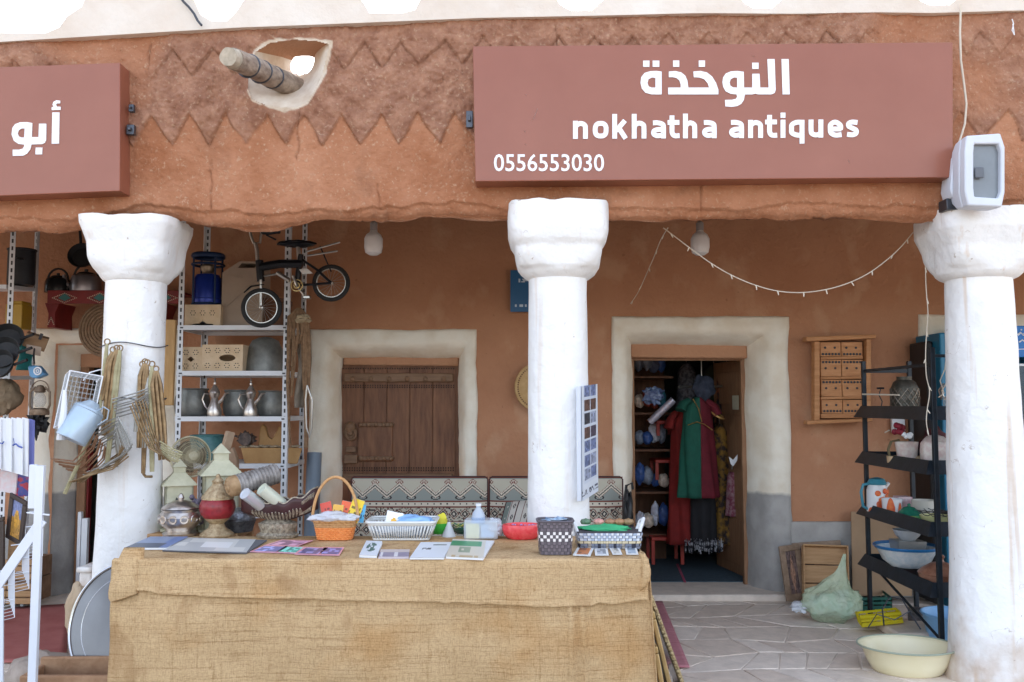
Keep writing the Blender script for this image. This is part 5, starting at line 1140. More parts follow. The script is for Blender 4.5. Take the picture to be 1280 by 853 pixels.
# ================================================================= steel shelf rack with copper pots
YF, YR = 6.70, 7.25
xl, xr = X(221, YF), X(360, YF)
rk = thing('steel_shelf_rack', 'tall pale grey slotted steel shelf rack loaded with copper pots', 'shelf', ((xl + xr) / 2, 7.0, 0))
def upright(x, y, z0, z1, sx_, sy_, t, lean=0, m=M_shelfw, name='upright'):
    mb = MB().bb(min(x, x + sx_ * .04), max(x, x + sx_ * .04), y - .002, y + .002, z0, z1).bb(x - .002, x + .002, min(y + sy_ * .003, y + sy_ * .04), max(y + sy_ * .003, y + sy_ * .04), z0, z1)
    o = build(name, mb, m, t)
    sl = MB(); z = z0 + .05
    while z < z1 - .03: sl.bb(x + sx_ * .02 - .006, x + sx_ * .02 + .006, y - .005, y - .002, z, z + .03); z += .055
    build('slots', sl, M_slot, o, smooth=False, kind='stuff'); return o
upright(xl, YF, 0, 3.15, 1, 1, rk); upright(xr, YF, 0, 3.2, -1, 1, rk); upright(xl, YR, 0, 3.2, 1, -1, rk); upright(xr, YR, 0, 3.2, -1, -1, rk)
ZS = [Z(407, YF), Z(464, YF), Z(521, YF), Z(580, YF), Z(642, YF), .25]
for z in ZS:
    mb = MB().bb(xl + .004, xr - .004, YF + .004, YR - .004, z - .004, z).bb(xl, xr, YF - .006, YF - .003, z - .035, z + .001).bb(xl, xr, YR + .003, YR + .006, z - .035, z).bb(xr + .003, xr + .006, YF, YR, z - .035, z).bb(xl - .006, xl - .003, YF, YR, z - .035, z)
    s_ = build('shelf_board', mb, M_shelfw, rk); b_ = MB()
    for x in (xl + .03, xr - .03): b_.box((x, YF - .008, z - .018), (.022, .004, .01))
    build('bolt_slots', b_, M_slot, s_, kind='stuff')
def pot(px0, px1, ytop, zb, Y, label, m=M_copper, belly=.5, lip=1.0, name='copper_pot', cat='pot', flip=False, grp='tinned copper pots'):
    k = Y / F; r_ = (px1 - px0) / 2 * k; h = Z(ytop, Y) - zb; c = (X((px0 + px1) / 2, Y), Y, zb)
    t_ = thing(name, label, cat, c, grp)
    if flip: prof = [(r_ * 1.0, 0), (r_ * 1.0, h * .05), (r_ * .93, h * .3), (r_ * .78, h * .65), (r_ * .6, h * .88), (r_ * .3, h * .97), (0, h)]; build('pot_body', MB().lathe([(0, .001)] + prof, c, 36), m, t_, angle=60)
    else:
        build('pot_body', MB().shell([(r_ * .8, 0), (r_ * .93, h * .1), (r_, h * .35), (r_ * .97, h * .6), (r_ * .87, h * .85), (r_ * .84 * lip, h * .93)], c, 36, .005), m, t_, angle=60)
        build('rolled_rim', MB().ring((c[0], c[1], zb + h * .95), r_ * .86 * lip, .008, None, 36, 6), m, t_)
    return t_
pot(220, 263, 485, ZS[2], 6.95, 'wide tinned copper pot at the near end of the middle shelf')
pot(280, 317, 487, ZS[2], 6.98, 'rounded tinned copper pot between the two silver coffee pots')
pot(322, 358, 488, ZS[2], 6.97, 'tinned copper pot at the end of the shelf behind the steel upright')
pot(304, 358, 421, ZS[1], 6.98, 'big dull grey copper pot standing upside down beside the carved boxes', flip=True)
M_teal = mat('teal_enamel', (.04, .14, .15), .35, col2=(.10, .24, .24), scale=20, bump=.2)
pot(238, 284, 543, ZS[3], 6.98, 'dark teal pot behind the wire fan', M_teal, name='teal_pot', grp=None)
def dallah(px, y0, Y, zb, label, side):
    k = Y / F; h = Z(y0, Y) - zb; r_ = 9 * k; c = Vector((X(px, Y), Y, zb)); t_ = thing('coffee_pot', label, 'coffee pot', c, 'silver Arabic coffee pots')
    m = M_silver
    build('pot_body', MB().lathe([(0, 0), (r_ * .95, 0), (r_, h * .07), (r_ * .95, h * .17), (r_ * .6, h * .34), (r_ * .42, h * .44), (r_ * .62, h * .52), (r_ * .7, h * .58), (0, h * .6)], c, 28), m, t_)
    build('lid', MB().lathe([(r_ * .72, h * .58), (r_ * .66, h * .63), (r_ * .35, h * .72), (r_ * .16, h * .78), (r_ * .2, h * .82), (r_ * .1, h * .86), (r_ * .18, h * .90), (r_ * .06, h * .95), (0, h)], c, 24), m, t_)
    build('spout', MB().tube([c + Vector((side * r_ * .5, 0, h * .3)), c + Vector((side * r_ * 1.1, 0, h * .42)), c + Vector((side * r_ * 1.5, 0, h * .56)), c + Vector((side * r_ * 2.0, 0, h * .58))], [.014, .011, .009, .004], 8), m, t_)
    build('handle', MB().tube([c + Vector((-side * r_ * .5, 0, h * .55)), c + Vector((-side * r_ * 1.4, 0, h * .56)), c + Vector((-side * r_ * 1.7, 0, h * .42)), c + Vector((-side * r_ * 1.3, 0, h * .25)), c + Vector((-side * r_ * .8, 0, h * .15))], [.006] * 5, 6), m, t_)
dallah(269, 470, 6.80, ZS[2], 'silver coffee pot beside the widest copper pot, its spout turned aside', 1)
dallah(314, 471, 6.80, ZS[2], 'silver coffee pot with its curved handle showing, nearer the steel upright', 1)
# carved cream boxes
M_cbox = mat('cream_carved_wood', (.58, .42, .26), .75, col2=(.70, .54, .37), scale=12, bump=.2)
def dotbox(px0, px1, y0, zb, Y, dpt, label, mode, name='carved_box'):
    x0, x1, z1 = X(px0, Y), X(px1, Y), Z(y0, Y); t_ = thing(name, label, 'box', ((x0 + x1) / 2, Y + dpt / 2, zb), 'cream carved wooden boxes')
    cx, cz = (x0 + x1) / 2, (zb + z1) / 2; W, H = x1 - x0, z1 - zb; hol = None; base = [(x0, zb), (x1, zb), (x1, z1), (x0, z1)]
    if mode == 'slot': hol = [[(cx + W * .12 * 1 + W * .2 * cos(a_) * 1, cz + H * .13 * sin(a_)) for a_ in [2 * pi * i / 14 for i in range(14)]]]
    if mode == 'dia': hol = [[(cx + .028, cz), (cx, cz + .022), (cx - .028, cz), (cx, cz - .022)]]
    if mode == 'arch': base = [(x0, zb), (x0 + W * .15, zb), (x0 + W * .22, zb + H * .12), (x0 + W * .4, zb + H * .14), (cx, zb + H * .28), (x1 - W * .4, zb + H * .14), (x1 - W * .22, zb + H * .12), (x1 - W * .15, zb), (x1, zb), (x1, z1), (x0, z1)]
    build('box_front', MB().prism(base, Y, Y + .012, 'xz', hol), M_cbox, t_, smooth=False)
    build('box_side', MB().bb(x0, x0 + .012, Y + .013, Y + dpt, zb, z1), M_cbox, t_); build('box_side', MB().bb(x1 - .012, x1, Y + .013, Y + dpt, zb, z1), M_cbox, t_)
    build('box_back', MB().bb(x0 + .013, x1 - .013, Y + dpt - .012, Y + dpt, zb, z1), M_cbox, t_); build('box_floor', MB().bb(x0 + .013, x1 - .013, Y + .013, Y + dpt - .013, zb + .03, zb + .04), M_slot, t_)
    dm_ = MB(); fc = [(cx + (i + .5 - n_ / 2) * .075, cz + s_) for n_ in (int(W / .075),) for i in range(n_) for s_ in ((-H * .28, H * .28) if mode != 'arch' else (H * .12,))]
    for (fx_, fz_) in fc:
        if hol and abs(fx_ - (cx + (W * .12 if mode == 'slot' else 0))) < (W * .26 if mode == 'slot' else .04) and abs(fz_ - cz) < H * .17: continue
        for i in range(6): a_ = pi / 3 * i; dm_.lathe([(0, 0), (.0045, 0), (.0045, .0015), (0, .0015)], (fx_ + .018 * cos(a_), Y - .0015, fz_ + .018 * sin(a_)), 6, rotm(pi / 2, 0, 0))
    build('punched_dots', dm_, M_slot, t_, kind='stuff')
dotbox(224, 252, 434, ZS[1], 6.78, .25, 'shorter cream carved box with a small diamond hole', 'dia')
dotbox(252, 303, 431, ZS[1], 6.76, .25, 'longer cream carved box with an almond shaped hand hole', 'slot')
dotbox(229, 274, 381, ZS[0], 6.80, .28, 'cream carved box with an arched foot under the blue lantern', 'arch')
# blue pressure lantern
c = Vector((X(257, 6.92), 6.92, Z(381, 6.80) + .002)); k = 6.92 / F; M_blue = mat('blue_tank_paint', (.012, .035, .28), .3, .2, var=.2, bump=.05); M_navy = mat('navy_guard', (.01, .03, .09), .4, .3, bump=.05)
t = thing('blue_lantern', 'cobalt blue gas lantern with a guard cage on a carved box', 'lantern', c)
build('tank', MB().lathe([(0, 0), (17 * k, 0), (18 * k, 2 * k), (18 * k, 8 * k), (17 * k, 9 * k), (17 * k, 34 * k), (14 * k, 39 * k), (6 * k, 41 * k), (0, 41 * k)], c, 36), M_blue, t)
build('foot_ring', MB().ring(c + Vector((0, 0, 2 * k)), 18.5 * k, .008, None, 36, 8), M_navy, t)
for z_ in (52, 63): build('guard_ring', MB().ring(c + Vector((0, 0, z_ * k)), 19 * k, 1.6 * k, None, 36, 8, 2 if z_ > 60 else 1), M_navy, t)
for i in range(4): a_ = pi / 4 + i * pi / 2; build('guard_post', MB().tube([c + Vector((19 * k * cos(a_), 19 * k * sin(a_), 2 * k)), c + Vector((19 * k * cos(a_), 19 * k * sin(a_), 63 * k))], .008, 6), M_navy, t)
build('burner', MB().lathe([(0, 40 * k), (5 * k, 40 * k), (9 * k, 46 * k), (9 * k, 50 * k), (3 * k, 55 * k), (0, 56 * k)], c, 20), mat('burner_brass', (.30, .24, .18), .4, .7), t)
# jerrycan shaped carton
x0, x1, zb, z1 = X(275, 6.86), X(326, 6.86), ZS[0] + .002, Z(327, 6.86); t = thing('beige_carton', 'tall beige can shaped carton with a slanted shoulder and hand slot', 'carton', ((x0 + x1) / 2, 6.95, zb))
W = x1 - x0; H = z1 - zb
body = [(x0, zb), (x1, zb), (x1, z1), (x0 + W * .42, z1), (x0, z1 - H * .17)]; slot = [(x0 + W * .47, z1 - H * .03), (x0 + W * .85, z1 - H * .03), (x0 + W * .80, z1 - H * .10), (x0 + W * .38, z1 - H * .10)]
M_beige = mat('beige_card', (.34, .26, .20), .7, var=.08, bump=.1)
build('carton_body', MB().prism(body, 6.86, 7.08, 'xz', [slot]), M_beige, t, smooth=False)
build('embossed_line', MB().beam((x0 + W * .1, 6.856, zb + H * .3), (x1 - W * .1, 6.856, zb + H * .75), .004, .006).beam((x0 + W * .05, 6.856, z1 - H * .2), (x0 + W * .5, 6.856, zb + H * .75), .004, .006), M_beige, t, kind='stuff')
single('dark_wooden_chest', 'dark brown wooden chest behind the small bicycle wheel', 'chest', MB().bb(X(328, 6.95), X(355, 6.95), 6.9, 7.15, ZS[0] + .002, Z(380, 6.95)).bb(X(326, 6.95), X(356, 6.95), 6.88, 7.16, Z(380, 6.95) + .001, Z(374, 6.95)), M_dwood, (X(342, 6.95), 7, ZS[0]), bevel=.005)
# third shelf down: saddle, trough, stone, machine
single('saddle_frame', 'two pronged pale wooden camel saddle frame', 'saddle', MB().prism([(X(a, 6.95), Z(b, 6.95)) for a, b in [(325, 560), (327, 535), (330, 530), (334, 534), (337, 546), (342, 549), (346, 543), (350, 534), (354, 532), (357, 540), (358, 560)]], 6.93, 6.98), mat('honey_wood', (.30, .15, .05), .6, col2=(.42, .24, .09), scale=8, bump=.2), (X(341, 6.95), 6.95, Z(560, 6.95)), bevel=.008)
tr_ = thing('wooden_trough', 'long shallow wooden trough on the shelf above the spool', 'trough', (X(340, 6.9), 6.9, ZS[3]))
build('trough_body', MB().add([Vector(V(a, b, y)) for y in (6.76, 7.05) for a, b in [(301, 560), (378, 560), (372, 580), (306, 580)]], [(0, 1, 2, 3), (4, 7, 6, 5), (0, 3, 7, 4), (1, 5, 6, 2), (3, 2, 6, 7), (0, 4, 5, 1)]), mat('honey_wood', (.3, .15, .05)), tr_, bevel=.006)
r_ = random.Random(4); rb = MB()
for i in range(16): rb.ball(V(303 + 4.6 * i + r_.uniform(-1, 1), 559 - r_.uniform(0, 1.5), 6.84 + r_.uniform(0, .1)), .02, 8, 5, (1.3, 1, .5))
build('dried_pods', rb, mat('dried_pods', (.35, .27, .18), .8, var=.3, scale=40), tr_, kind='stuff')
single('rusty_grinder', 'small dark rusty grinder between the wooden stand and the saddle frame', 'grinder', crumple(V(308, 549, 6.95), .07, .05, .055, 44, .6, 6).lathe([(0, 0), (.05, 0), (.05, .04), (0, .04)], V(308, 549, 6.90), 16, rotm(pi / 2, 0, 0)).tube([V(297, 546, 6.9), V(285, 543, 6.88)], .008, 6), mat('rusty_iron', (.035, .03, .03), .7, .3, col2=(.16, .11, .09), scale=30, bump=.5), V(308, 560, 6.95))
wst = thing('wooden_stand', 'rough wooden A shaped stand leaning in front of the shelf', 'stand', V(276, 610, 6.5))
build('stand_leg', MB().beam(V(268, 610, 6.48), V(288, 540, 6.56), .045, .06), mat('rough_planed_wood', (.38, .26, .17), .8, col2=(.52, .38, .27), scale=8, bump=.3), wst, bevel=.004)
build('stand_leg', MB().prism([(X(a, 6.45), Z(b, 6.45)) for a, b in [(277, 620), (283, 575), (293, 559), (299, 575), (300, 625)]], 6.44, 6.50), mat('rough_planed_wood2', (.26, .16, .10), .8, col2=(.38, .26, .17), scale=8, bump=.3), wst, bevel=.005)
build('stand_foot', MB().beam(V(268, 612, 6.48), V(272, 760, 6.45), .045, .05).beam(V(296, 620, 6.47), V(300, 760, 6.45), .045, .05), mat('rough_planed_wood2', (0, 0, 0)), wst)
# wire guarded fan
fc = V(238, 571, 5.95); k = 5.95 / F; t = thing('pedestal_fan', 'old pedestal fan with a rusty cream wire guard, turned aside', 'fan', Vector((fc.x, fc.y, 0)))
Mf = rotm(R(82), 0, R(38)); M_gw = mat('rusty_cream_wire', (.42, .36, .22), .6, .2, col2=(.60, .54, .38), scale=30, bump=.1)
build('guard_rim', MB().ring(fc, 24.5 * k, .0075, Mf, 48, 6, 1.6), M_gw, t)
wr_ = MB()
for j in range(5): wr_.ring(fc + (Mf @ Vector((0, 0, .055 * (1 - (j / 5) ** 2)))), (4 + 4.4 * j) * k, .0022, Mf, 40, 4)
for i in range(64):
    a_ = 2 * pi * i / 64; tw = .28
    for sg in (1, -1):
        wr_.tube([fc + (Mf @ Vector((q * k * cos(a_ + tw * (q / 24)), q * k * sin(a_ + tw * (q / 24)), sg * .06 * (1 - (q / 24.5) ** 2.2)))) for q in (3, 10, 17, 21, 24.5)], .0016, 4, False)
build('wire_guard', wr_, M_gw, t, kind='stuff')
bl_ = MB()
for i in range(3):
    a0 = 2 * pi * i / 3
    bl_.grid(lambda u, v: fc + (Mf @ Vector(((3 + 17 * u) * k * cos(a0 + (v - .5) * 1.5 * (1 - .2 * u)), (3 + 17 * u) * k * sin(a0 + (v - .5) * 1.5 * (1 - .2 * u)), (v - .5) * .05))), 8, 8)
build('fan_blades', bl_, mat('brown_fan_blade', (.10, .06, .04), .4, var=.2), t, solid=.002, angle=80, kind='stuff')
build('hub', MB().lathe([(0, .065), (.03, .06), (.035, .045), (.035, -.05), (.05, -.055), (.05, -.16), (.03, -.18), (0, -.18)], fc, 20, Mf), M_gw, t)
build('pole', MB().tube([fc + (Mf @ Vector((0, 0, -.12))), fc + (Mf @ Vector((0, 0, -.12))) + Vector((0, 0, -.2)), Vector((fc.x + .05, fc.y + .1, .02))], .015, 8).lathe([(0, 0), (.17, 0), (.17, .015), (.03, .04), (0, .04)], (fc.x + .05, fc.y + .1, 0), 28), M_gw, t)
# small bicycle hanging on the rack
YB2 = 6.5; t = thing('childs_bicycle', 'small black folding bicycle hanging high on the steel rack', 'bicycle', V(360, 400, YB2)); M_bf = mat('black_bike_frame', (.015, .017, .022), .35, .4, bump=.02); M_rub = mat('tyre_rubber', (.02, .02, .021), .8, bump=.1); M_chr = mat('dull_chrome', (.45, .44, .42), .3, .9, var=.1, bump=.02)
def wheel(px, py, rp, Y, yaw):
    c = V(px, py, Y); r_ = rp * Y / F; Mw = rotm(pi / 2, 0, yaw)
    w_ = build('wheel', MB().ring(c, r_ * .9, r_ * .13, Mw, 40, 8), M_rub, t)
    build('wheel_rim', MB().ring(c, r_ * .78, r_ * .035, Mw, 40, 6, 2), M_chr, w_)
    sp_ = MB()
    for i in range(20):
        a_ = 2 * pi * i / 20; sp_.tube([c + (Mw @ Vector((.012 * cos(a_ + .8), .012 * sin(a_ + .8), (i % 2 - .5) * .04))), c + (Mw @ Vector((r_ * .78 * cos(a_), r_ * .78 * sin(a_), 0)))], .0013, 4, False)
    build('spokes', sp_, M_chr, w_, kind='stuff'); build('wheel_hub', MB().lathe([(0, -.035), (.014, -.03), (.01, 0), (.014, .03), (0, .035)], c, 12, Mw), M_chr, w_)
wheel(327, 385, 24.5, 6.42, R(8)); wheel(414, 354, 23, 6.55, R(4))
def bt_(pts, r_, name, m, Y=YB2): return build(name, MB().tube([V(a, b, Y) for a, b in pts], r_ * 1.35, 8), m, t)
bt_([(324, 326), (326, 352)], .022, 'head_tube', M_bf); bt_([(325, 334), (350, 330), (378, 330)], .024, 'main_tube', M_bf)
bt_([(325, 346), (345, 343)], .006, 'front_wire', M_chr); bt_([(376, 318), (374, 332), (371, 357)], .016, 'seat_tube', M_bf); bt_([(374, 326), (372, 300)], .012, 'seat_post', M_chr)
for dy in (-.03, .03):
    bt_([(326, 350), (326, 385)], .008, 'fork_blade', M_chr, 6.45 + dy); bt_([(371, 357), (414, 354)], .007, 'chain_stay', M_bf, 6.53 + dy); bt_([(378, 325), (397, 338), (414, 354)], .007, 'seat_stay', M_bf, 6.53 + dy)
bt_([(322, 326), (321, 312), (319, 304)], .011, 'stem', M_chr); bt_([(311, 283), (314, 296), (317, 304), (325, 304), (327, 290)], .008, 'handlebar', M_chr)
bt_([(327, 290), (335, 291), (350, 289)], .014, 'grip', M_bf); bt_([(333, 294), (345, 300)], .005, 'brake_lever', M_bf)
build('saddle', crumple(V(371, 305, 6.5), .14, .06, .028, 7, .3), M_bf, t, angle=60)
for a_, b_ in (((382, 315), (425, 303)), ((384, 320), (422, 314))): bt_([a_, b_], .005, 'luggage_rack', M_chr, 6.53)
bt_([(400, 308), (414, 340)], .004, 'luggage_stay', M_bf, 6.54)
build('chainring', MB().ring(V(371, 357, 6.46), .042, .005, rotm(pi / 2, 0, 0), 28, 6).ring(V(371, 357, 6.46), .02, .006, rotm(pi / 2, 0, 0), 20, 6), mat('brass_chainring', (.5, .36, .16), .35, .8), t)
bt_([(371, 357), (366, 345)], .008, 'crank_arm', M_chr, 6.44); bt_([(371, 357), (380, 369)], .008, 'crank_arm', M_chr, 6.5)
bt_([(346, 341), (362, 351)], .012, 'air_pump', M_chr, 6.42)
build('frame_badge', MB().solid([V(a, b, 6.45) for a, b in [(374, 337), (384, 336), (391, 342), (378, 343)]], (0, .006, 0)), mat('white_sticker', (.6, .6, .6), .5, bump=0), t)
build('pedal', MB().box(V(384, 372, 6.42), (.05, .05, .02)), M_chr, t, bevel=.004); build('mudguard', MB().tube([V(305, 366, 6.42), V(314, 358, 6.42), V(330, 356, 6.42)], [.01, .016, .012], 6, flat=.4), M_bf, t)
# rope hank, sack cloth, tongs at the side of the rack
M_rope = mat('brown_rope', (.13, .07, .035), .95, col2=(.26, .16, .09), scale=40, bump=.5); t = thing('rope_hank', 'thick hank of brown hemp rope hanging from the rack corner', 'rope', V(372, 405, 6.6))
r_ = random.Random(5)
for i in range(16):
    x = r_.uniform(361, 385); y1 = r_.uniform(420, 500) if i < 12 else 560; P = [V(374 + (x - 374) * .2, 386, 6.62), V(x, 398 + r_.uniform(-3, 3), 6.58), V(x + r_.uniform(-3, 3), (398 + y1) / 2, 6.55 + r_.uniform(0, .06)), V(x + r_.uniform(-4, 4), y1, 6.58)]
    build('rope_strand', MB().tube(P, [.008, .013, .012, .009], 7), M_rope, t)
build('rope_knot', crumple(V(378, 399, 6.58), .075, .05, .03, 3, .6), mat('pale_rope', (.35, .27, .17), .95, bump=.4), t)
single('hanging_sackcloth', 'limp grey brown sackcloth hanging beside the rack of pots', 'cloth', MB().grid(lambda u, v: V(366 + 19 * u + 4 * sin(v * 5) + (6 - 3 * u) * v, 420 + 90 * v, 6.66) + Vector((0, .03 * sin(u * 9 + v * 3), 0)), 16, 24), mat('grey_sackcloth', (.20, .16, .12), .95, col2=(.30, .25, .20), scale=20, bump=.4), V(375, 420, 6.6), solid=.005, angle=80)
mt_ = MB().tube([V(384, 482, 6.55), V(390, 500, 6.55), V(390, 535, 6.55), V(387, 547, 6.55), V(383, 535, 6.55), V(382, 500, 6.55), V(384, 482, 6.55)], .006, 6)
single('steel_carrying_loop', 'thin bright steel loop hanging below the sackcloth', 'wire loop', mt_, M_chr, V(386, 490, 6.55))
cyl('grey_pipe', 'fat blue grey plastic pipe leaning against the cream door surround', 'pipe', V(385, 770, 6.9), V(393, 566, 7.05), .058, mat('blue_grey_plastic', (.16, .20, .25), .45, var=.08))
single('leaning_board', 'narrow yellowish plank hanging beside the steel rack', 'plank', MB().beam(V(214, 400, 6.3), V(210, 507, 6.3), .03, .075), mat('yellow_plank', (.34, .19, .07), .7, col2=(.48, .29, .12), scale=6, stretch=(8, 8, 1), bump=.2), V(212, 505, 6.3), bevel=.003)

# ================================================================= far left corner of the portico
t = thing('wall_shelf', 'red painted wall shelf with beaded diamond trim carrying kettles', 'shelf', V(130, 372, 7.2))
M_red = mat('red_shelf_paint', (.18, .012, .012), .5, var=.3, bump=.1); M_bead = mat('cream_beads', (.65, .55, .42), .5, bump=0); M_tq = mat('turquoise_inlay', (.03, .14, .14), .5, bump=0)
y_, z0, z1 = 7.08, Z(380, 7.08), Z(366, 7.08)
build('shelf_board', MB().bb(X(57, y_), X(222, y_), y_, 7.42, z1, z1 + .018), M_red, t, bevel=.003); build('front_trim', MB().bb(X(57, y_), X(222, y_), y_ - .02, y_ - .001, z0, z1 + .016), M_red, t, bevel=.004)
bd = MB(); tq = MB()
for cx in (79, 123, 167, 205):
    for i in range(28):
        a_ = i / 28 * 4; q = [(1, 0), (0, 1), (-1, 0), (0, -1), (1, 0)]; i0 = int(a_); f_ = a_ - i0; x = q[i0][0] * (1 - f_) + q[i0 + 1][0] * f_; z = q[i0][1] * (1 - f_) + q[i0 + 1][1] * f_
        bd.ball((X(cx + 15 * x, y_), y_ - .022, (z0 + z1) / 2 + .038 * z), .0045, 6, 4)
    tq.prism([(X(cx - 8, y_), (z0 + z1) / 2), (X(cx, y_), z0 + .02), (X(cx + 8, y_), (z0 + z1) / 2), (X(cx, y_), z1 - .01)], y_ - .024, y_ - .0205)
build('bead_trim', bd, M_bead, t, kind='stuff'); build('diamond_inlays', tq, M_tq, t, kind='stuff', smooth=False)
for px in (76, 205):
    b_ = build('shelf_bracket', MB().prism([(X(px - 5, 7.3), Z(412, 7.3)), (X(px + 5, 7.3), Z(412, 7.3)), (X(px + 4, 7.3), Z(395, 7.3)), (X(px + 9, 7.3), Z(382, 7.3)), (X(px - 9, 7.3), Z(382, 7.3)), (X(px - 4, 7.3), Z(395, 7.3))], 7.12, 7.40), M_red, t, bevel=.004)
    bb_ = MB()
    for i in range(9): bb_.ball((X(px + (-3.5 + 7 * (i / 8)), 7.3), 7.115, Z(408 - 8 * (1 - abs(i / 4 - 1)), 7.3)), .005, 6, 4)
    build('bead_triangle', bb_, M_bead, b_, kind='stuff')
def kettle(px, yb, rpx, Y, m, label, side, hang=False):
    k = Y / F; c = V(px, yb, Y); r_ = rpx * k; t_ = thing('kettle', label, 'kettle', c)
    build('kettle_body', MB().lathe([(0, 0), (r_, 0), (r_ * 1.03, r_ * .1), (r_ * .98, r_ * .9), (r_ * .9, r_ * 1.15), (r_ * .6, r_ * 1.3), (0, r_ * 1.32)], c, 28), m, t_)
    build('kettle_lid', MB().lathe([(r_ * .62, r_ * 1.29), (r_ * .5, r_ * 1.42), (r_ * .12, r_ * 1.5), (r_ * .14, r_ * 1.66), (0, r_ * 1.7)], c, 24), M_black, t_)
    build('spout', MB().tube([c + Vector((side * r_ * .9, -.01, r_ * .35)), c + Vector((side * r_ * 1.3, -.02, r_ * .7)), c + Vector((side * r_ * 1.45, -.03, r_ * 1.25))], [.03, .02, .013], 10), m, t_)
    build('handle', MB().tube([c + Vector((r_ * .85 * cos(a_), 0, r_ * 1.1 + r_ * .95 * sin(a_))) for a_ in [pi * i / 10 for i in range(11)]], .009, 6), M_black, t_)
zs = z1 + .02; yk = 7.22
def onshelf(px): return 505 - (zs - CZ) * F / yk
ysh = float(426.5 - ((lambda d: (d)) (0)) ) if False else 366
kettle(72, 366.5, 15, 7.2, mat('black_enamel', (.02, .02, .022), .25, .3, bump=.03), 'black kettle at the end of the red wall shelf', 1)
kettle(107, 366.5, 18, 7.2, mat('dull_aluminium', (.30, .29, .32), .35, .85, bump=.05), 'dull aluminium kettle on the red shelf next to the white column', -1)
t = thing('frying_pan', 'dark frying pan hanging above the kettles beside the white column', 'pan', V(104, 320, 7.1))
build('pan_bowl', MB().shell([(13 * .0064, 0), (17 * .0064, .045)], V(104, 322, 7.1), 28, .004, M=rotm(R(75), 0, .2)), M_black, t); build('pan_handle', MB().tube([V(101, 305, 7.08), V(100, 288, 7.1)], .012, 8), M_black, t); build('pan_hook', MB().tube([V(100, 288, 7.1), V(100, 277, 7.1)], .004, 6), M_wire, t)
# woven disc on the wall
def discm(c, r_, Y, name, label, m, rot=0):
    t_ = thing(name, label, 'mat', c)
    for i in range(9): build('coil', MB().ring(c, r_ * (i + .6) / 9.2, r_ / 17, rotm(pi / 2, 0, 0), 48, 6), m, t_)
    return t_
M_straw = mat('straw_coil', (.20, .12, .07), .85, col2=(.32, .21, .13), scale=30, bump=.5)
discm(V(133, 412, 7.32), .235, 7.32, 'woven_disc', 'round coiled straw mat hanging half behind the white column', M_straw)
# slotted shelf unit at the frame's edge
t = thing('slotted_shelf_unit', 'narrow grey slotted shelf unit at the edge with a black pot', 'shelf', V(20, 700, 6.6))
upright(X(6, 6.5), 6.5, 0, 3.1, 1, 1, t); upright(X(43, 7.1), 7.1, 0, 3.1, -1, -1, t); upright(X(-60, 6.5), 6.5, 0, 3.1, 1, 1, t)
for y_ in (356, 470): build('shelf_board', MB().add([V(-60, y_, 6.5), V(8, y_, 6.5), V(44, y_ + 4 if y_ < 400 else y_, 7.1), V(-20, y_ + 4 if y_ < 400 else y_, 7.1)] + [V(-60, y_, 6.5) - Vector((0, 0, .03)), V(8, y_, 6.5) - Vector((0, 0, .03)), V(44, y_ + 4 if y_ < 400 else y_, 7.1) - Vector((0, 0, .03)), V(-20, y_ + 4 if y_ < 400 else y_, 7.1) - Vector((0, 0, .03))], [(0, 1, 2, 3), (4, 7, 6, 5), (0, 4, 5, 1), (1, 5, 6, 2), (2, 6, 7, 3), (3, 7, 4, 0)]), M_shelfw, t)
def canp(px0, px1, y0, y1, Y, m, name, label, cat):
    c = V((px0 + px1) / 2, y1, Y); r_ = (px1 - px0) / 2 * Y / F; h = Z(y0, Y) - c.z; t_ = thing(name, label, cat, c)
    build('pot_body', MB().shell([(r_ * .95, 0), (r_, .02), (r_, h)], c, 28, .006), m, t_); build('rolled_rim', MB().ring(c + Vector((0, 0, h)), r_, .008, None, 32, 6), m, t_); build('handle_lug', MB().ring(c + Vector((r_ * .4, -r_ * .95, h * .7)), .025, .005, rotm(.2, .2, 0), 14, 6), m, t_); return t_
canp(10, 42, 313, 357, 6.8, mat('soot_black_pot', (.02, .022, .028), .5, .3, var=.3), 'black_stockpot', 'tall soot black stock pot on the slotted shelf', 'pot')
single('yellow_tin', 'square ochre yellow tin under the black stock pot', 'tin', MB().bb(X(8, 6.9), X(29, 6.9), 6.85, 7.0, Z(412, 6.9), Z(381, 6.9)).bb(X(9, 6.9), X(28, 6.9), 6.86, 6.99, Z(381, 6.9) + .001, Z(377, 6.9)), mat('ochre_tin', (.38, .22, .02), .45, var=.1), V(18, 412, 6.9), bevel=.006)
def panhang(px, py, rp, Y, label, ang):
    t_ = thing('hanging_pan', label, 'pan', V(px, py, Y), 'dark pans hanging in a bunch'); r_ = rp * Y / F; Mx = rotm(R(70), 0, ang)
    build('pan_bowl', MB().shell([(r_ * .8, 0), (r_, .05)], V(px, py, Y), 32, .004, M=Mx), mat('dark_iron_pan', (.06, .062, .065), .45, .6, var=.3, scale=10, bump=.1), t_)
    build('pan_handle', MB().tube([V(px + rp * .8, py - 2, Y - .03), V(px + rp * 1.6, py - 8, Y - .06)], .011, 8), M_black, t_)
panhang(10, 426, 20, 6.4, 'uppermost dark iron pan hanging at the photo edge', .3); panhang(6, 443, 21, 6.3, 'dark iron pan hanging in the middle of the bunch', .1); panhang(2, 458, 20, 6.25, 'lowest dark iron pan hanging above the brown sack', -.1)
single('teal_cloth', 'teal green cloth bag hanging behind the dark pans', 'bag', MB().grid(lambda u, v: V(22 + 20 * u, 425 + 38 * v, 6.5) + Vector((0, .03 * sin(u * 8 + v * 4), 0)), 10, 12), mat('teal_cloth', (.03, .22, .22), .8, var=.2, bump=.2), V(30, 425, 6.5), solid=.006, angle=80)
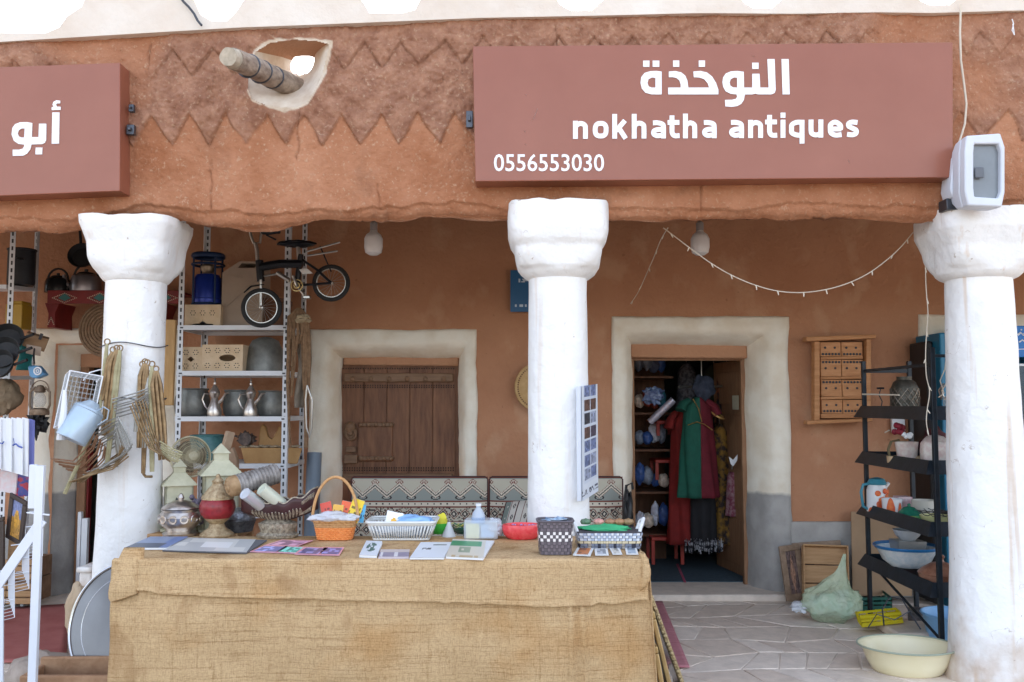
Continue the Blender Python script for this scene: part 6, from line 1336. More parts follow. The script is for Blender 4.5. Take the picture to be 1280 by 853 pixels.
t = thing('cardboard_box', 'small open cardboard box hanging over the blue telephone', 'box', V(47, 432, 6.5)); M_card = mat('brown_cardboard', (.30, .18, .10), .85, var=.1, scale=12, bump=.1)
build('box_body', MB().box(V(45, 427, 6.5), (.15, .11, .10), rotm(.2, .3, .5)), M_card, t, bevel=.003); build('box_flap', MB().box(V(42, 438, 6.42), (.10, .004, .07), rotm(.4, .2, .2)), mat('pale_cardboard', (.45, .35, .28), .85), t); build('box_hole', MB().box(V(51, 421, 6.43), (.02, .02, .045), rotm(.2, .3, .5)), M_slot, t)
t = thing('blue_telephone', 'small sky blue rotary telephone hanging by its dark cord', 'telephone', V(48, 466, 6.35)); M_sky = mat('sky_blue_plastic', (.12, .30, .52), .35, var=.1)
build('phone_body', MB().prism([(X(a, 6.35), Z(b, 6.35)) for a, b in [(38, 458), (50, 457), (60, 469), (48, 474), (41, 471)]], 6.3, 6.38), M_sky, t, bevel=.012); build('dial', MB().ring(V(47, 464, 6.29), .025, .006, rotm(pi / 2, 0, 0), 20, 6).ring(V(47, 464, 6.29), .010, .004, rotm(pi / 2, 0, 0), 16, 6), M_plasw, t); build('cord', MB().tube([V(43, 455, 6.35), V(42, 446, 6.36), V(43, 436, 6.4)], .006, 6), M_black, t)
# hurricane lantern
def hurricane(px, yt, yb, Y, label):
    c = V(px, yb, Y); h = Z(yt, Y) - c.z; t_ = thing('hurricane_lantern', label, 'lantern', c); m = mat('rusty_bronze', (.11, .07, .045), .5, .6, col2=(.28, .20, .14), scale=25, bump=.3); r_ = h * .27
    build('tank', MB().lathe([(0, 0), (r_, 0), (r_ * 1.05, h * .05), (r_, h * .17), (r_ * .5, h * .22), (0, h * .22)], c, 24), m, t_)
    build('glass_chimney', MB().lathe([(r_ * .4, h * .24), (r_ * .68, h * .38), (r_ * .62, h * .55), (r_ * .4, h * .68)], c, 24), mat('smoky_glass', (.5, .48, .45), .1, alpha=.35, bump=0, var=0), t_)
    build('hood', MB().lathe([(r_ * .45, h * .68), (r_ * .6, h * .72), (r_ * .5, h * .82), (r_ * .3, h * .9), (0, h * .92)], c, 24), m, t_)
    for s_ in (-1, 1): build('side_tube', MB().tube([c + Vector((s_ * r_ * .9, 0, h * .12)), c + Vector((s_ * r_ * 1.15, 0, h * .3)), c + Vector((s_ * r_ * 1.1, 0, h * .7)), c + Vector((s_ * r_ * .5, 0, h * .85))], .008, 6), m, t_)
    build('bail', MB().tube([c + Vector((r_ * cos(a_), 0, h * .75 + h * .3 * sin(a_))) for a_ in [pi * i / 10 for i in range(11)]], .004, 6), m, t_)
hurricane(49, 478, 519, 6.3, 'rusty bronze hurricane lantern hanging below the blue telephone')
single('brown_sack', 'brown burlap sack bulging on the shelf below the pans', 'sack', crumple(V(8, 495, 6.45), .10, .1, .13, 13, .4), mat('brown_sackcloth', (.16, .11, .07), .95, col2=(.26, .19, .12), scale=20, bump=.5), V(8, 515, 6.45), angle=60)
single('dark_tool_bundle', 'dark bundle of iron tools under the hurricane lantern', 'tools', crumple(V(45, 530, 6.5), .07, .06, .08, 16, .8, 6), M_black, V(45, 545, 6.5))
# things in the doorway behind the column
single('red_door_post', 'dark red painted post standing inside the shaded doorway', 'post', MB().bb(X(111, 7.7), X(117, 7.7), 7.68, 7.74, .05, Z(560, 7.7)), M_red, V(114, 740, 7.7))
for i, (a_, b_, yt) in enumerate(((105, 109, 640), (110, 117, 648))): single('white_plank', ['slim white plank leaning inside the dark doorway, the narrower one', 'white plank leaning inside the dark doorway, the wider one'][i], 'plank', MB().bb(X(a_, 7.6), X(b_, 7.6), 7.58, 7.62, .045, Z(yt, 7.6)), M_plasw, V(a_, 740, 7.6), group='white planks in the doorway')
t = thing('stacked_crates', 'brown wooden crates stacked against the grey wall base behind the white stand', 'crate', V(48, 745, 7.1))
for (a_, b_, y0_, y1_) in ((22, 58, 697, 722), (30, 58, 722, 752), (-10, 28, 722, 752)):
    cr = build('crate', MB().bb(X(a_, 7.1), X(b_, 7.1), 7.0, 7.3, Z(y1_, 7.1), Z(y0_, 7.1) - .005), mat('crate_wood_dark', (.14, .07, .035), .8, col2=(.28, .16, .09), scale=10, bump=.3), t, bevel=.004)
    for j in range(3): build('slat', MB().bb(X(a_, 7.1) - .004, X(b_, 7.1) + .004, 6.98, 6.998, Z(y1_, 7.1) + .006 + j * .055, Z(y1_, 7.1) + .05 + j * .055), M_wood, cr, bevel=.002)

# ================================================================= things hung on the white column
YH = 5.15
M_brz = mat('old_bronze_rod', (.16, .095, .045), .5, .6, col2=(.40, .27, .14), scale=20, bump=.2); M_olv = mat('olive_wood_rod', (.30, .26, .14), .7, col2=(.46, .42, .26), scale=20, bump=.2); M_grod = mat('grey_steel_rod', (.30, .29, .27), .45, .7, col2=(.46, .44, .40), scale=20)
for i, (yy, lab) in enumerate(((432, 'thin wire tied round the white column above the tongs'), (500, 'second thin wire tied round the white column'))):
    z = Z(yy, 5.2); single('tie_wire', lab, 'wire', MB().tube([Vector((X(167, YC) + .188 * cos(a_), YC + .188 * sin(a_), z + .012 * sin(3 * a_))) for a_ in [2 * pi * j / 40 for j in range(41)]], .003, 5, False), M_bracket, (X(167, YC), YC, z))
def tongs(a, b, wd, label, m, n=2, Y0=5.06, loop=True):
    t_ = thing('iron_tongs', label, 'tongs', V(*a, Y0), 'old tongs hanging on the white column'); A, B = V(*a, Y0), V(*b, Y0 - .02); d = (B - A).normalized(); sx_ = Vector((d.z, 0, -d.x))
    for i in range(n):
        o_ = sx_ * ((i - (n - 1) / 2) * wd); build('tong_arm', MB().tube([A + o_ * .3, A.lerp(B, .15) + o_ * .8 + Vector((0, -.01 * i, 0)), A.lerp(B, .6) + o_, B + o_ * .8], [.008, .0115, .0115, .008], 6), m, t_)
    if loop: build('eye_loop', MB().ring(A + Vector((0, 0, .012)), .016, .004, rotm(pi / 2, 0, 0), 16, 5), M_brz, t_)
    return t_
for a_, b_, wd, lab, m, n in [((141, 440), (126, 500), .02, 'short bronze tongs hanging nearest the wire basket', M_brz, 2), ((146, 438), (131, 545), .022, 'long bronze tongs hanging under the tie wire', M_brz, 3), ((150, 438), (134, 580), .014, 'olive wooden tongs reaching down past the fan of rods', M_olv, 2),
    ((181, 455), (176, 560), .02, 'thin bronze tongs at the middle of the second bunch', M_brz, 3), ((184, 456), (179, 592), .010, 'dark bronze rod ending in a small hook', M_brz, 2), ((190, 458), (190, 590), .012, 'pale olive rod hanging straight beside the hooked one', M_olv, 2), ((195, 464), (204, 575), .024, 'heavy bronze tongs hanging nearest the plank', M_brz, 3), ((134, 430), (124, 520), .012, 'olive stick slanting behind the wire basket', M_olv, 1), ((178, 458), (170, 540), .016, 'grey steel tongs hanging behind the bronze ones', M_grod, 2)]:
    tongs(a_, b_, wd, lab, m, n)
build('rod_hook', MB().tube([V(179, 592, 5.1), V(182, 596, 5.09), V(190, 596, 5.08)], .008, 6), M_brz, tongs((186, 470), (180, 560), .012, 'short steel tongs between the hooked rod and the olive one', M_grod, 2))
single('olive_pole', 'slanting olive green pole standing against the white column\'s hanging rods', 'pole', MB().tube([V(112, 545, 4.98), V(98, 580, 5.0), V(81, 617, 5.02)], .012, 8), M_olv, V(98, 580, 5.08))
# fans of bent rods (folding hooks), chevrons stacked one behind another
def chevrons(pts0, step, n, label, m, r_=.0045, Y0=4.97, dY=.011):
    t_ = thing('bent_rod_bundle', label, 'rod bundle', V(*pts0[1], Y0), 'bundles of bent rods on the white column')
    for i in range(n):
        j = rnd.uniform(-.8, .8); P = [V(p[0] + step[k][0] * i + j, p[1] + step[k][1] * i + j, Y0 + dY * i) for k, p in enumerate(pts0)]
        build('bent_rod', MB().tube(P, r_, 6), m, t_)
    return t_
chevrons([(100, 548), (135, 527), (148, 522), (166, 556), (158, 566), (130, 584)], [(3.2, 2), (1.5, 3), (-.5, 3.2), (-2.2, 3.0), (-3, 2), (-3, 1)], 10, 'tight fan of bent grey brown rods in the middle of the column', M_grod)
chevrons([(64, 574), (92, 577), (112, 557), (119, 540)], [(3, 2.0), (3, 2.4), (2.6, 2.6), (2, 2.8)], 8, 'reddish bent rods sticking out beyond the column side', mat('reddish_rod', (.22, .10, .05), .6, .4, col2=(.38, .22, .13), scale=20))
chevrons([(86, 602), (118, 592), (140, 586), (160, 570)], [(2.6, .2), (2, -1.8), (1.5, -2.8), (-1.5, -3.2)], 8, 'lowest sheaf of bent rods spreading under the watering can', M_brz)
chevrons([(140, 500), (170, 492), (186, 486)], [(1, 3.6), (2, 3.2), (0, 2.8)], 7, 'short bent rods crossing between the two bunches of tongs', M_grod)
chevrons([(162, 507), (176, 541), (186, 560), (200, 568)], [(3.5, -3), (3, -1), (3, 1), (2.6, 2)], 6, 'brown rods bent across the lower column face', M_brz)
chevrons([(200, 552), (214, 561), (228, 566)], [(.5, 3), (0, 3), (-1.0, 2.5)], 6, 'pale rods sticking out towards the wire fan', M_olv)
# wire basket and watering can
t = thing('wire_basket', 'white wire mesh box basket hanging tilted beside the column', 'basket', V(98, 500, 5.0)); Mt = Matrix.Translation(V(98, 503, 5.0)) @ rotm(R(-6), R(10), R(33)); wx, wy, wz = .085, .085, .155
edges = MB()
for s_ in (-1, 1):
    for q_ in (-1, 1): edges.tube([(s_ * wx, q_ * wy, -wz), (s_ * wx, q_ * wy, wz)], .004, 6)
    edges.tube([(-wx, -wy, s_ * wz), (wx, -wy, s_ * wz), (wx, wy, s_ * wz), (-wx, wy, s_ * wz), (-wx, -wy, s_ * wz)], .004, 6)
build('basket_frame', edges.xf(Mt), M_plasw, t, kind='stuff')
ms = MB()
for i in range(1, 8):
    q_ = -1 + 2 * i / 8
    for s_ in (-1, 1):
        ms.tube([(q_ * wx, s_ * wy, -wz), (q_ * wx, s_ * wy, wz)], .0010, 4, False); ms.tube([(s_ * wx, q_ * wy, -wz), (s_ * wx, q_ * wy, wz)], .0010, 4, False)
    ms.tube([(q_ * wx, -wy, wz), (q_ * wx, wy, wz)], .0016, 4, False); ms.tube([(-wx, q_ * wy, wz), (wx, q_ * wy, wz)], .0016, 4, False)
for i in range(1, 11):
    z = -wz + 2 * wz * i / 11; ms.tube([(-wx, -wy, z), (wx, -wy, z), (wx, wy, z), (-wx, wy, z), (-wx, -wy, z)], .0010, 4, False)
build('wire_mesh', ms.xf(Mt), mat('grey_white_wire', (.42, .43, .44), .5, bump=0), t, kind='stuff')
build('basket_handle', MB().tube([V(104, 476, 5.0), V(112, 466, 5.02), V(126, 462, 5.05), V(128, 470, 5.05), V(120, 478, 5.03)], .004, 6), M_plasw, t)
a, b = V(88, 550, 4.86), V(112, 512, 4.92); t = thing('watering_can', 'pale blue tin watering can hung tilted with a long white spout', 'can', a); M_can = mat('pale_blue_tin', (.38, .48, .58), .35, .3, col2=(.48, .58, .68), scale=6, bump=.05)
q4 = (b - a).to_track_quat('Z', 'Y').to_matrix().to_4x4(); L_ = (b - a).length
build('can_body', MB().shell([(.082, 0), (.084, .006), (.084, L_ * .95), (.08, L_)], a, 32, .004, M=q4), M_can, t, angle=40); build('can_seam', MB().lathe([(.0845, L_ * .92), (.087, L_ * .94), (.0845, L_ * .96)], a, 32, q4), M_can, t)
build('can_shoulder', MB().lathe([(.08, L_), (.055, L_ + .02), (.03, L_ + .045), (0, L_ + .05)], a, 28, q4), M_can, t)
build('can_spout', MB().tube([V(76, 550, 4.84), V(80, 510, 4.84), V(81, 488, 4.85)], [.024, .016, .010], 10), M_plasw, t)
build('can_handle', MB().tube([V(121, 515, 4.88), V(130, 509, 4.87), V(136, 513, 4.87), V(134, 524, 4.87), V(122, 532, 4.88)], .004, 6), M_can, t)

# ================================================================= white card stand with prints, far left foreground
YP = 4.30; t = thing('white_card_stand', 'white metal display stand with a slanting brace and wire pockets', 'stand', V(50, 853, YP)); M_wm = mat('white_stand_metal', (.70, .73, .80), .3, .1, var=.03, bump=.01)
def bar(a, b, w_, d_, name='bar', Y=YP): return build(name, MB().beam(V(*a, Y), V(*b, Y), d_, w_), M_wm, t, bevel=.002)
zf_ = lambda px, Y: 505 + 1.6 * F / Y
build('post', MB().bb(X(50.5, YP), X(60.5, YP), YP - .012, YP + .012, 0, Z(582, YP)), M_wm, t, bevel=.002)
build('side_plate', MB().bb(X(41, YP), X(50, YP), YP, YP + .02, Z(636, YP), Z(581, YP)), M_wm, t, bevel=.002)
bar((53, 650), (-12, 745), .048, .012, 'brace'); bar((2, 735), (2, 900), .018, .012, 'rear_post')
def pocket(cx, cy, w_, h_, n):
    mb = MB()
    for i in range(n):
        f = 1 - i / n * .85; x0, x1 = cx - w_ * .5, cx + w_ * .5; x = x1 - (1 - f) * w_ * .5; y0 = cy - h_ * .5; y1 = cy + h_ * .5 - (1 - f) * h_ * .5
        mb.tube([V(x, y0 + (i * 1.2), YP + .03 * i / n), V(x, y1, YP + .03 * i / n), V(x0 + (1 - f) * w_ * .4, y1 + 5 * f, YP + .05), ], .0022, 5)
    for j in range(3): mb.tube([V(cx - w_ * .5, cy - h_ * .4 + j * h_ * .3, YP + .04), V(cx + w_ * .5, cy - h_ * .45 + j * h_ * .3, YP)], .0022, 5)
    build('wire_pocket', mb, M_wm, t, kind=None)
pocket(43, 665, 20, 60, 7); pocket(25, 706, 22, 60, 7); pocket(8, 740, 20, 64, 7)
bar((34, 641), (62, 644), .008, .008, 'cross_wire')
# hanging papers
t = thing('paper_stack', 'thick pad of white papers with blue handwriting clipped at the photo edge', 'papers', V(15, 580, 4.35)); M_pap = mat('white_paper', (.72, .73, .76), .7, var=.02, bump=.02)
for i in range(11):
    xa = 35 - 6.8 * i; xb = xa - 7.4; dd = .012 * (i % 2); sl_ = 1.1
    build('paper_sheet', MB().solid([V(xb, 522, 4.40 - dd * .3), V(xa, 524, 4.40 - dd), V(xa - .5, 596 - (35 - xa) * .28, 4.40 - dd), V(xb - .5, 596 - (35 - xb) * .28, 4.40 + .012 - dd)], (0, .01, 0)), M_pap, t, smooth=False)
M_ink = mat('blue_ink', (.05, .09, .35), .6, var=0, bump=0)
ink = MB(); ink.tube([V(0, 554, 4.378), V(3, 555, 4.378), V(5, 552, 4.378)], .003, 4).tube([V(16, 557, 4.378), V(20, 555, 4.378), V(23, 558, 4.378), V(28, 560, 4.378)], .004, 4).tube([V(17, 548, 4.378), V(18, 556, 4.378)], .0015, 4)
build('handwriting', ink, M_ink, t, kind='stuff'); build('blue_backing', MB().solid([V(36, 524, 4.44), V(41, 526, 4.44), V(40, 592, 4.44), V(35, 597, 4.44)], (0, .02, 0)), mat('blue_backing', (.18, .20, .50), .5), t)
def frame(name, label, cat, corners, Y0, fw, pic, fm_, thick=.02, dY=None, grp=None, nx=24, ny=24):
    """a picture frame through four picture-corner pixels (near-left-bottom, right-bottom, right-top, left-top), each with its own distance"""
    P = [V(c_[0], c_[1], c_[2] if len(c_) > 2 else Y0) for c_ in corners]; t_ = thing(name, label, cat, (P[0] + P[1]) / 2, grp); ux_ = P[1] - P[0]; uy_ = P[3] - P[0]; n_ = ux_.cross(uy_).normalized()
    if n_.y > 0: n_ = -n_
    lu, lv = ux_.length, uy_.length; U, Vv = ux_ / lu, uy_ / lv
    for (s_, e_) in ((P[0], P[0] + ux_), (P[0] + uy_, P[0] + ux_ + uy_)):
        off = Vv * fw / 2 * (1 if s_ == P[0] else -1); build('frame_rail', MB().solid([s_ + off - Vv * fw / 2, e_ + off - Vv * fw / 2, e_ + off + Vv * fw / 2, s_ + off + Vv * fw / 2], -n_ * thick), fm_, t_, bevel=.003)
    for (s_, e_, sg) in ((P[0] + Vv * fw, P[0] + uy_ - Vv * fw, 1), (P[0] + ux_ + Vv * fw, P[0] + ux_ + uy_ - Vv * fw, -1)):
        build('frame_rail', MB().solid([s_, s_ + U * fw * sg, e_ + U * fw * sg, e_], -n_ * thick), fm_, t_, bevel=.003)
    if pic: panel('picture', t_, P[0] + U * fw + Vv * fw - n_ * thick * .4, ux_ - U * 2 * fw, uy_ - Vv * 2 * fw, pic, nx, ny, .3)
    build('backing', MB().solid([P[0] + U * fw * .6 + Vv * fw * .6 - n_ * thick * .7, P[0] + ux_ - U * fw * .6 + Vv * fw * .6 - n_ * thick * .7, P[0] + ux_ + uy_ - (U + Vv) * fw * .6 - n_ * thick * .7, P[0] + uy_ + (U - Vv) * fw * .6 - n_ * thick * .7], -n_ * thick * .2), M_dwood, t_)
    return t_
M_fdk = mat('dark_frame_wood', (.045, .03, .025), .4, var=.2, bump=.1)
def picA(u, v): 
    c = srgb(120, 130, 170) if v > .55 else srgb(190, 140, 70)
    if (u - .5) ** 2 + (v - .5) ** 2 < .07: c = srgb(205, 150, 60)
    return tuple(x * (.6 + .6 * hsh(1, int(u * 14), int(v * 14))) for x in c)
frame('framed_picture', 'dark framed print in gold and blue leaning beside the stand', 'picture', [(6, 672), (27, 684), (33, 624), (12, 616)], 4.45, .022, picA, M_fdk)
frame('framed_picture', 'dark framed bluish print cut off by the photo edge', 'picture', [(-22, 728), (4, 722), (10, 659), (-22, 652)], 4.4, .022, lambda u, v: tuple(x * (.7 + .4 * hsh(2, int(u * 9), int(v * 9))) for x in srgb(120, 140, 175)), M_fdk)
single('pale_plywood_piece', 'strip of pale plywood between the two framed prints', 'board', MB().solid([V(a_, b_, 4.48) for a_, b_ in [(12, 662), (25, 668), (23, 700), (8, 715)]], (0, .015, 0)), M_wood, V(16, 700, 4.48))
single('red_white_carton', 'white and red printed carton below the hanging papers', 'carton', MB().solid([V(a_, b_, 4.5) for a_, b_ in [(0, 588), (21, 592), (19, 618), (0, 614)]], (0, .05, 0)), mat('white_carton', (.6, .6, .62), .6, col2=(.65, .45, .45), scale=40), V(10, 618, 4.5))
single('red_blue_tin', 'small red and navy tin standing behind the white stand', 'tin', MB().lathe([(0, 0), (.04, 0), (.04, .13), (.03, .14), (0, .14)], V(28, 620, 4.55), 20), mat('red_blue_print', (.40, .04, .06), .4, col2=(.06, .07, .25), scale=30, contrast=.1), V(28, 620, 4.55))
# metal tray, troughs, mat
c = V(158, 783, 4.62); t = thing('round_metal_tray', 'huge round polished metal tray leaning against the table end', 'tray', Vector((c.x, c.y, 0))); Mx = rotm(R(78), 0, R(-12)); rT = 76 * 4.62 / F
M_try = mat('polished_steel_tray', (.50, .50, .52), .18, .95, var=.08, scale=3, bump=.02)
build('tray_pan', MB().lathe([(0, -.02), (rT * .70, -.02), (rT * .76, -.012), (rT * .80, .004), (rT * .86, .006), (rT * .90, -.004), (rT * .95, .0), (rT, .012)], c, 80, Mx), mat('darkened_tray_steel', (.15, .15, .165), .28, .9, var=.15, scale=3, bump=.02), t, solid=.002, angle=80)
build('rolled_rim', MB().ring(c + (Mx @ Vector((0, 0, .012))), rT, .009, Mx, 80, 8), M_try, t)
build('tray_ridge', MB().ring(c + (Mx @ Vector((0, 0, .004))), rT * .79, .009, Mx, 80, 8), M_try, t)
t = thing('wooden_trough', 'rough wooden feeding trough lying on the ground below the tray', 'trough', V(105, 850, 4.4))
tl = [V(40, 842, 4.35), V(160, 845, 4.35), V(160, 825, 4.62), V(60, 825, 4.62)]; tz = Z(842, 4.35)
M_rw = mat('rough_reddish_wood', (.24, .12, .06), .85, col2=(.40, .24, .14), scale=7, bump=.5); fy0, fy1 = 4.38, 4.60; x0, x1 = X(38, 4.38), X(153, 4.38)
for (a_, b_, c_, d_) in ((x0, x1, fy0, fy0 + .03), (x0, x1, fy1 - .03, fy1), (x0, x0 + .03, fy0 + .031, fy1 - .031)): build('trough_side', MB().bb(a_, b_, c_, d_, .02, Z(845, 4.38) + (.0 if c_ < 4.5 else .035)).jit(.004, 5), M_rw, t, bevel=.008)
build('trough_floor', MB().bb(x0 + .02, x1, fy0 + .02, fy1 - .02, .02, .05), M_rw, t)
single('rounded_stone', 'big rounded grey stone beside the trough and the stand', 'stone', crumple(V(58, 853, 4.75), .24, .18, .16, 17, .25), mat('grey_brown_stone', (.26, .20, .16), .9, col2=(.40, .33, .28), scale=12, bump=.5), V(58, 853, 4.75), angle=80)
single('tan_stone', 'upright tan stone behind the round metal tray', 'stone', crumple(V(98, 765, 5.0), .07, .07, .16, 27, .25), mat('tan_stone', (.42, .30, .19), .9, col2=(.52, .40, .28), scale=8, bump=.4), V(98, 790, 5.0), angle=80)
single('white_column_plinth', 'small white block at the foot of the hung column', 'block', MB().bb(X(117, 5.4), X(132, 5.4), 5.3, 5.6, 0, Z(712, 5.4)).bb(X(115, 5.4), X(133, 5.4), 5.28, 5.6, Z(712, 5.4) + .001, Z(705, 5.4)), M_white, V(124, 740, 5.4), bevel=.012)
single('red_floor_mat', 'faded red rubber mat on the paved floor by the card stand', 'mat', MB().grid(lambda u, v: Vector(V(0, 0, 1)) * 0 + Vector((Zp(-150 + 0 * u, 830, 0).x * (1 - u) + (Zp(88, 755 + 70 * (1 - v), .013).x) * u, Zp(0, 828 - 73 * v, .013).y + (.12 * (1 - u) * -1 if v > .9 else 0), .013 + .002 * mn.noise(Vector((u * 5, v * 5, 0))))), 20, 16), mat('faded_red_rubber', (.34, .09, .08), .8, col2=(.44, .15, .13), scale=5, bump=.2, bscale=100), V(40, 790, 5.5), solid=.006, angle=80)
# ================================================================= column board, wall things
t = thing('photo_board', 'narrow board of small photographs fixed along the middle column', 'board', V(736, 620, 5.2))
A0, B0, B1, A1 = V(727, 627, 5.06), V(747, 614, 5.44), V(747, 484, 5.44), V(726, 483, 5.06)
build('board_back', MB().solid([A0, B0, B1, A1], (-.028, -.01, 0)), M_lamp, t, bevel=.003)
def pb(u, v):
    if v < .14: return srgb(225, 232, 242) if not (.04 < v < .08 and hsh(int(u * 22), int(v * 60)) > .55) else srgb(60, 65, 90)
    if u < .12 or u > .9: return srgb(225, 232, 242)
    cx_ = (u - .12) / .78 * 2; cy = (v - .14) / .86 * 7
    if (cx_ % 1) < .12 or (cy % 1) < .16: return srgb(215, 224, 238)
    q = hsh(int(cx_), int(cy), 3); base = [srgb(70, 65, 85), srgb(110, 125, 165), srgb(95, 70, 65), srgb(150, 160, 185), srgb(50, 55, 70)][int(q * 5)]
    return tuple(x * (.5 + 1.0 * hsh(int(cx_ * 6), int(cy * 6), 7)) for x in base)
panel('photo_print', t, A0 + Vector((.004, -.004, 0)), B0 - A0, A1 - A0, pb, 26, 110, .35)
t = thing('blue_wall_sign', 'small blue printed sign on the wall beside the middle column', 'sign', V(650, 390, 7.38))
P = [V(638, 390, 7.38), V(672, 390, 7.38), V(672, 338, 7.38), V(638, 338, 7.38)]; build('sign_plate', MB().solid(P, (0, .015, 0)), mat('blue_sign_edge', (.03, .12, .25), .4, bump=0), t)
panel('sign_print', t, P[0] + Vector((0, -.002, 0)), P[1] - P[0], P[3] - P[0], lambda u, v: srgb(190, 205, 220) if (.70 < v < .80 and .3 < u < .62 and hsh(int(u * 25), int(v * 30)) > .4) or (.12 < v < .18 and .15 < u < .6 and hsh(int(u * 25), 4) > .5) else srgb(30, 92, 140), 30, 34, .4)
c = V(674, 484, 7.34); k = 7.34 / F; t = thing('straw_tray', 'round pale straw tray hanging on the wall behind the middle column', 'tray', c)
M_ps = mat('pale_straw', (.42, .25, .10), .8, col2=(.55, .36, .17), scale=20, bump=.3)
build('tray_face', MB().lathe([(0, .012), (30 * k, .012), (31 * k, .0), (29 * k, -.008), (0, -.008)], c, 56, rotm(pi / 2, 0, 0)), M_ps, t)
dt = MB()
for i in range(60): a_ = 2 * pi * i / 60; dt.ball(c + Vector((26.5 * k * cos(a_), -.013, 26.5 * k * sin(a_))), .006, 6, 4)
build('stitched_dots', dt, M_dwood, t, kind='stuff')

# wooden peg board
t = thing('carved_wall_rack', 'carved orange wood rack of small drawers with peg holes on the wall', 'rack', V(1050, 530, 7.36)); M_ow = mat('orange_wood', (.40, .17, .06), .6, col2=(.55, .27, .12), scale=6, stretch=(1, 1, 6), bump=.25)
Yr = 7.34
def rb_(pts, d0=.05, m=M_ow, name='frame_rail', bev=.006): return build(name, MB().solid([V(a_, b_, Yr - d0) for a_, b_ in pts], (0, d0 + .03, 0)), m, t, bevel=bev)
rb_([(1008, 421), (1095, 418), (1095, 423), (1008, 427)], .07); rb_([(1009, 526), (1091, 523), (1091, 527), (1009, 531)], .07)
rb_([(1018, 427), (1025, 427), (1025, 526), (1018, 526)]); rb_([(1083, 424), (1089, 424), (1089, 523), (1083, 523)])
for k_ in range(4):
    y_ = (449, 474, 499, 519)[k_]; rb_([(1026 + 2, y_ - 1.2), (1077, y_ - 1.6), (1077, y_ - .4), (1028, y_)], .034, name='thin_slat', bev=.002)
for i, (y0, y1) in enumerate(((428, 446), (450, 471), (475, 496), (500, 517))):
    for j, (xa, xb) in enumerate(((1025.5, 1051.8), (1052, 1079))):
        dr = build('drawer_front', MB().bb(X(xa, Yr), X(xb, Yr) - .004, Yr - .01, Yr + .03, Z(y1, Yr), Z(y0, Yr)), M_ow, t, bevel=.003); h_ = MB()
        for q in range(6): h_.lathe([(0, 0), (.010, 0), (.010, .003), (0, .003)], (X(xa + 3 + q * 4, Yr), Yr - .0125, Z(y1 - 3 if i in (0, 3) else y0 + 3, Yr)), 8, rotm(pi / 2, 0, 0))
        for q in range(2): h_.lathe([(0, 0), (.010, 0), (.010, .003), (0, .003)], (X(xa + 6 + q * 12, Yr), Yr - .0125, Z((y0 + y1) / 2 - (2 if i in (0, 3) else 0), Yr)), 8, rotm(pi / 2, 0, 0))
        build('peg_holes', h_, M_slot, dr, kind='stuff')
    rb_([(1026, y1 + .5), (1079, y1 - .5), (1079, y1 + 2.8), (1026, y1 + 3.8)], .028, name='shelf_lip', bev=.004)
rb_([(1026, 519), (1083, 519), (1083, 523), (1026, 523)], .02)
build('rack_back', MB().bb(X(1025, Yr), X(1084, Yr), Yr + .035, Yr + .045, Z(524, Yr), Z(426, Yr)), M_dwood, t)
t = thing('wall_socket', 'white double wall socket with loose wires behind the black rack', 'socket', V(1120, 540, 7.4))
build('socket_plate', MB().bb(X(1112, 7.41), X(1128, 7.41), 7.385, 7.425, Z(541, 7.41), Z(523, 7.41)), M_plasw, t, bevel=.006); build('socket_hole', MB().lathe([(0, 0), (.02, 0), (.02, .004), (0, .004)], V(1120, 533, 7.382), 16, rotm(pi / 2, 0, 0)), mat('grey_socket', (.25, .22, .21)), t)
build('loose_wires', MB().tube([V(1118, 523, 7.38), V(1115, 516, 7.36), V(1122, 512, 7.38)], .004, 5).tube([V(1112, 538, 7.38), V(1106, 541, 7.37)], .006, 5), M_wire, t, kind='stuff')

# ================================================================= black shelf rack
RX0, RX1, RY0, RY1 = 2.70, 3.05, 5.68, 6.76
t = thing('black_shelf_rack', 'black metal rack with four tray shelves of crockery beside the stained column', 'shelf', ((RX0 + RX1) / 2, 6.2, 0))
M_rk = mat('black_rack_metal', (.012, .018, .026), .42, .2, var=.4, scale=12, bump=.08)
for (x, y, zt_) in ((RX0, RY0 - .03, 1.965), (RX0, RY1, 1.93), (RX1, RY1, 1.93), (RX1, RY0 - .03, 1.965)): build('rack_post', MB().bb(x - .015, x + .015, y - .015, y + .015, 0, zt_), M_rk, t, bevel=.003)
SH = [1.51, 1.165, .775, .395]
for z in SH:
    fl_ = .075; hi = .085; x0, x1, y0, y1 = RX0 + .01, RX1 - .01, RY0 + .04, RY1 - .02
    lo = [(x0 - fl_, y0 - fl_, z - .01), (x1 + .03, y0 - fl_, z - .01), (x1 + .03, y1 + .03, z - .01), (x0 - fl_, y1 + fl_, z - .01)]; up = [(x0 - .035, y0 - .035, z + hi - .01), (x1 + .0, y0 - .035, z + hi - .01), (x1 + .0, y1, z + hi - .01), (x0 - .035, y1 + .02, z + hi - .01)]
    build('shelf_tray', MB().add(lo + up, [(0, 1, 2, 3), (0, 1, 5, 4), (1, 2, 6, 5), (2, 3, 7, 6), (3, 0, 4, 7)]), M_rk, t, solid=.006, smooth=False)
build('top_bar', MB().bb(RX0, RX1, RY1 - .01, RY1 + .01, 1.84, 1.87), M_rk, t); build('top_bar', MB().bb(RX0, RX0 + .02, RY0, RY1, 1.845, 1.865), M_rk, t); build('top_bar', MB().bb(RX0, RX1, RY0 - .04, RY0 - .02, 1.90, 1.92), M_rk, t)
build('cross_brace', MB().tube([(RX0, RY1, .42), (RX0, RY0 - .02, .12)], .010, 6), M_rk, t)
def at_sh(px, z, x=None, Y=None, r_=.09): # place on a shelf, inside its rim
    while X(px, Y) - r_ < RX0 - .03 and Y < 6.62: Y += .02
    return Vector((X(px, Y), Y, z + .004))
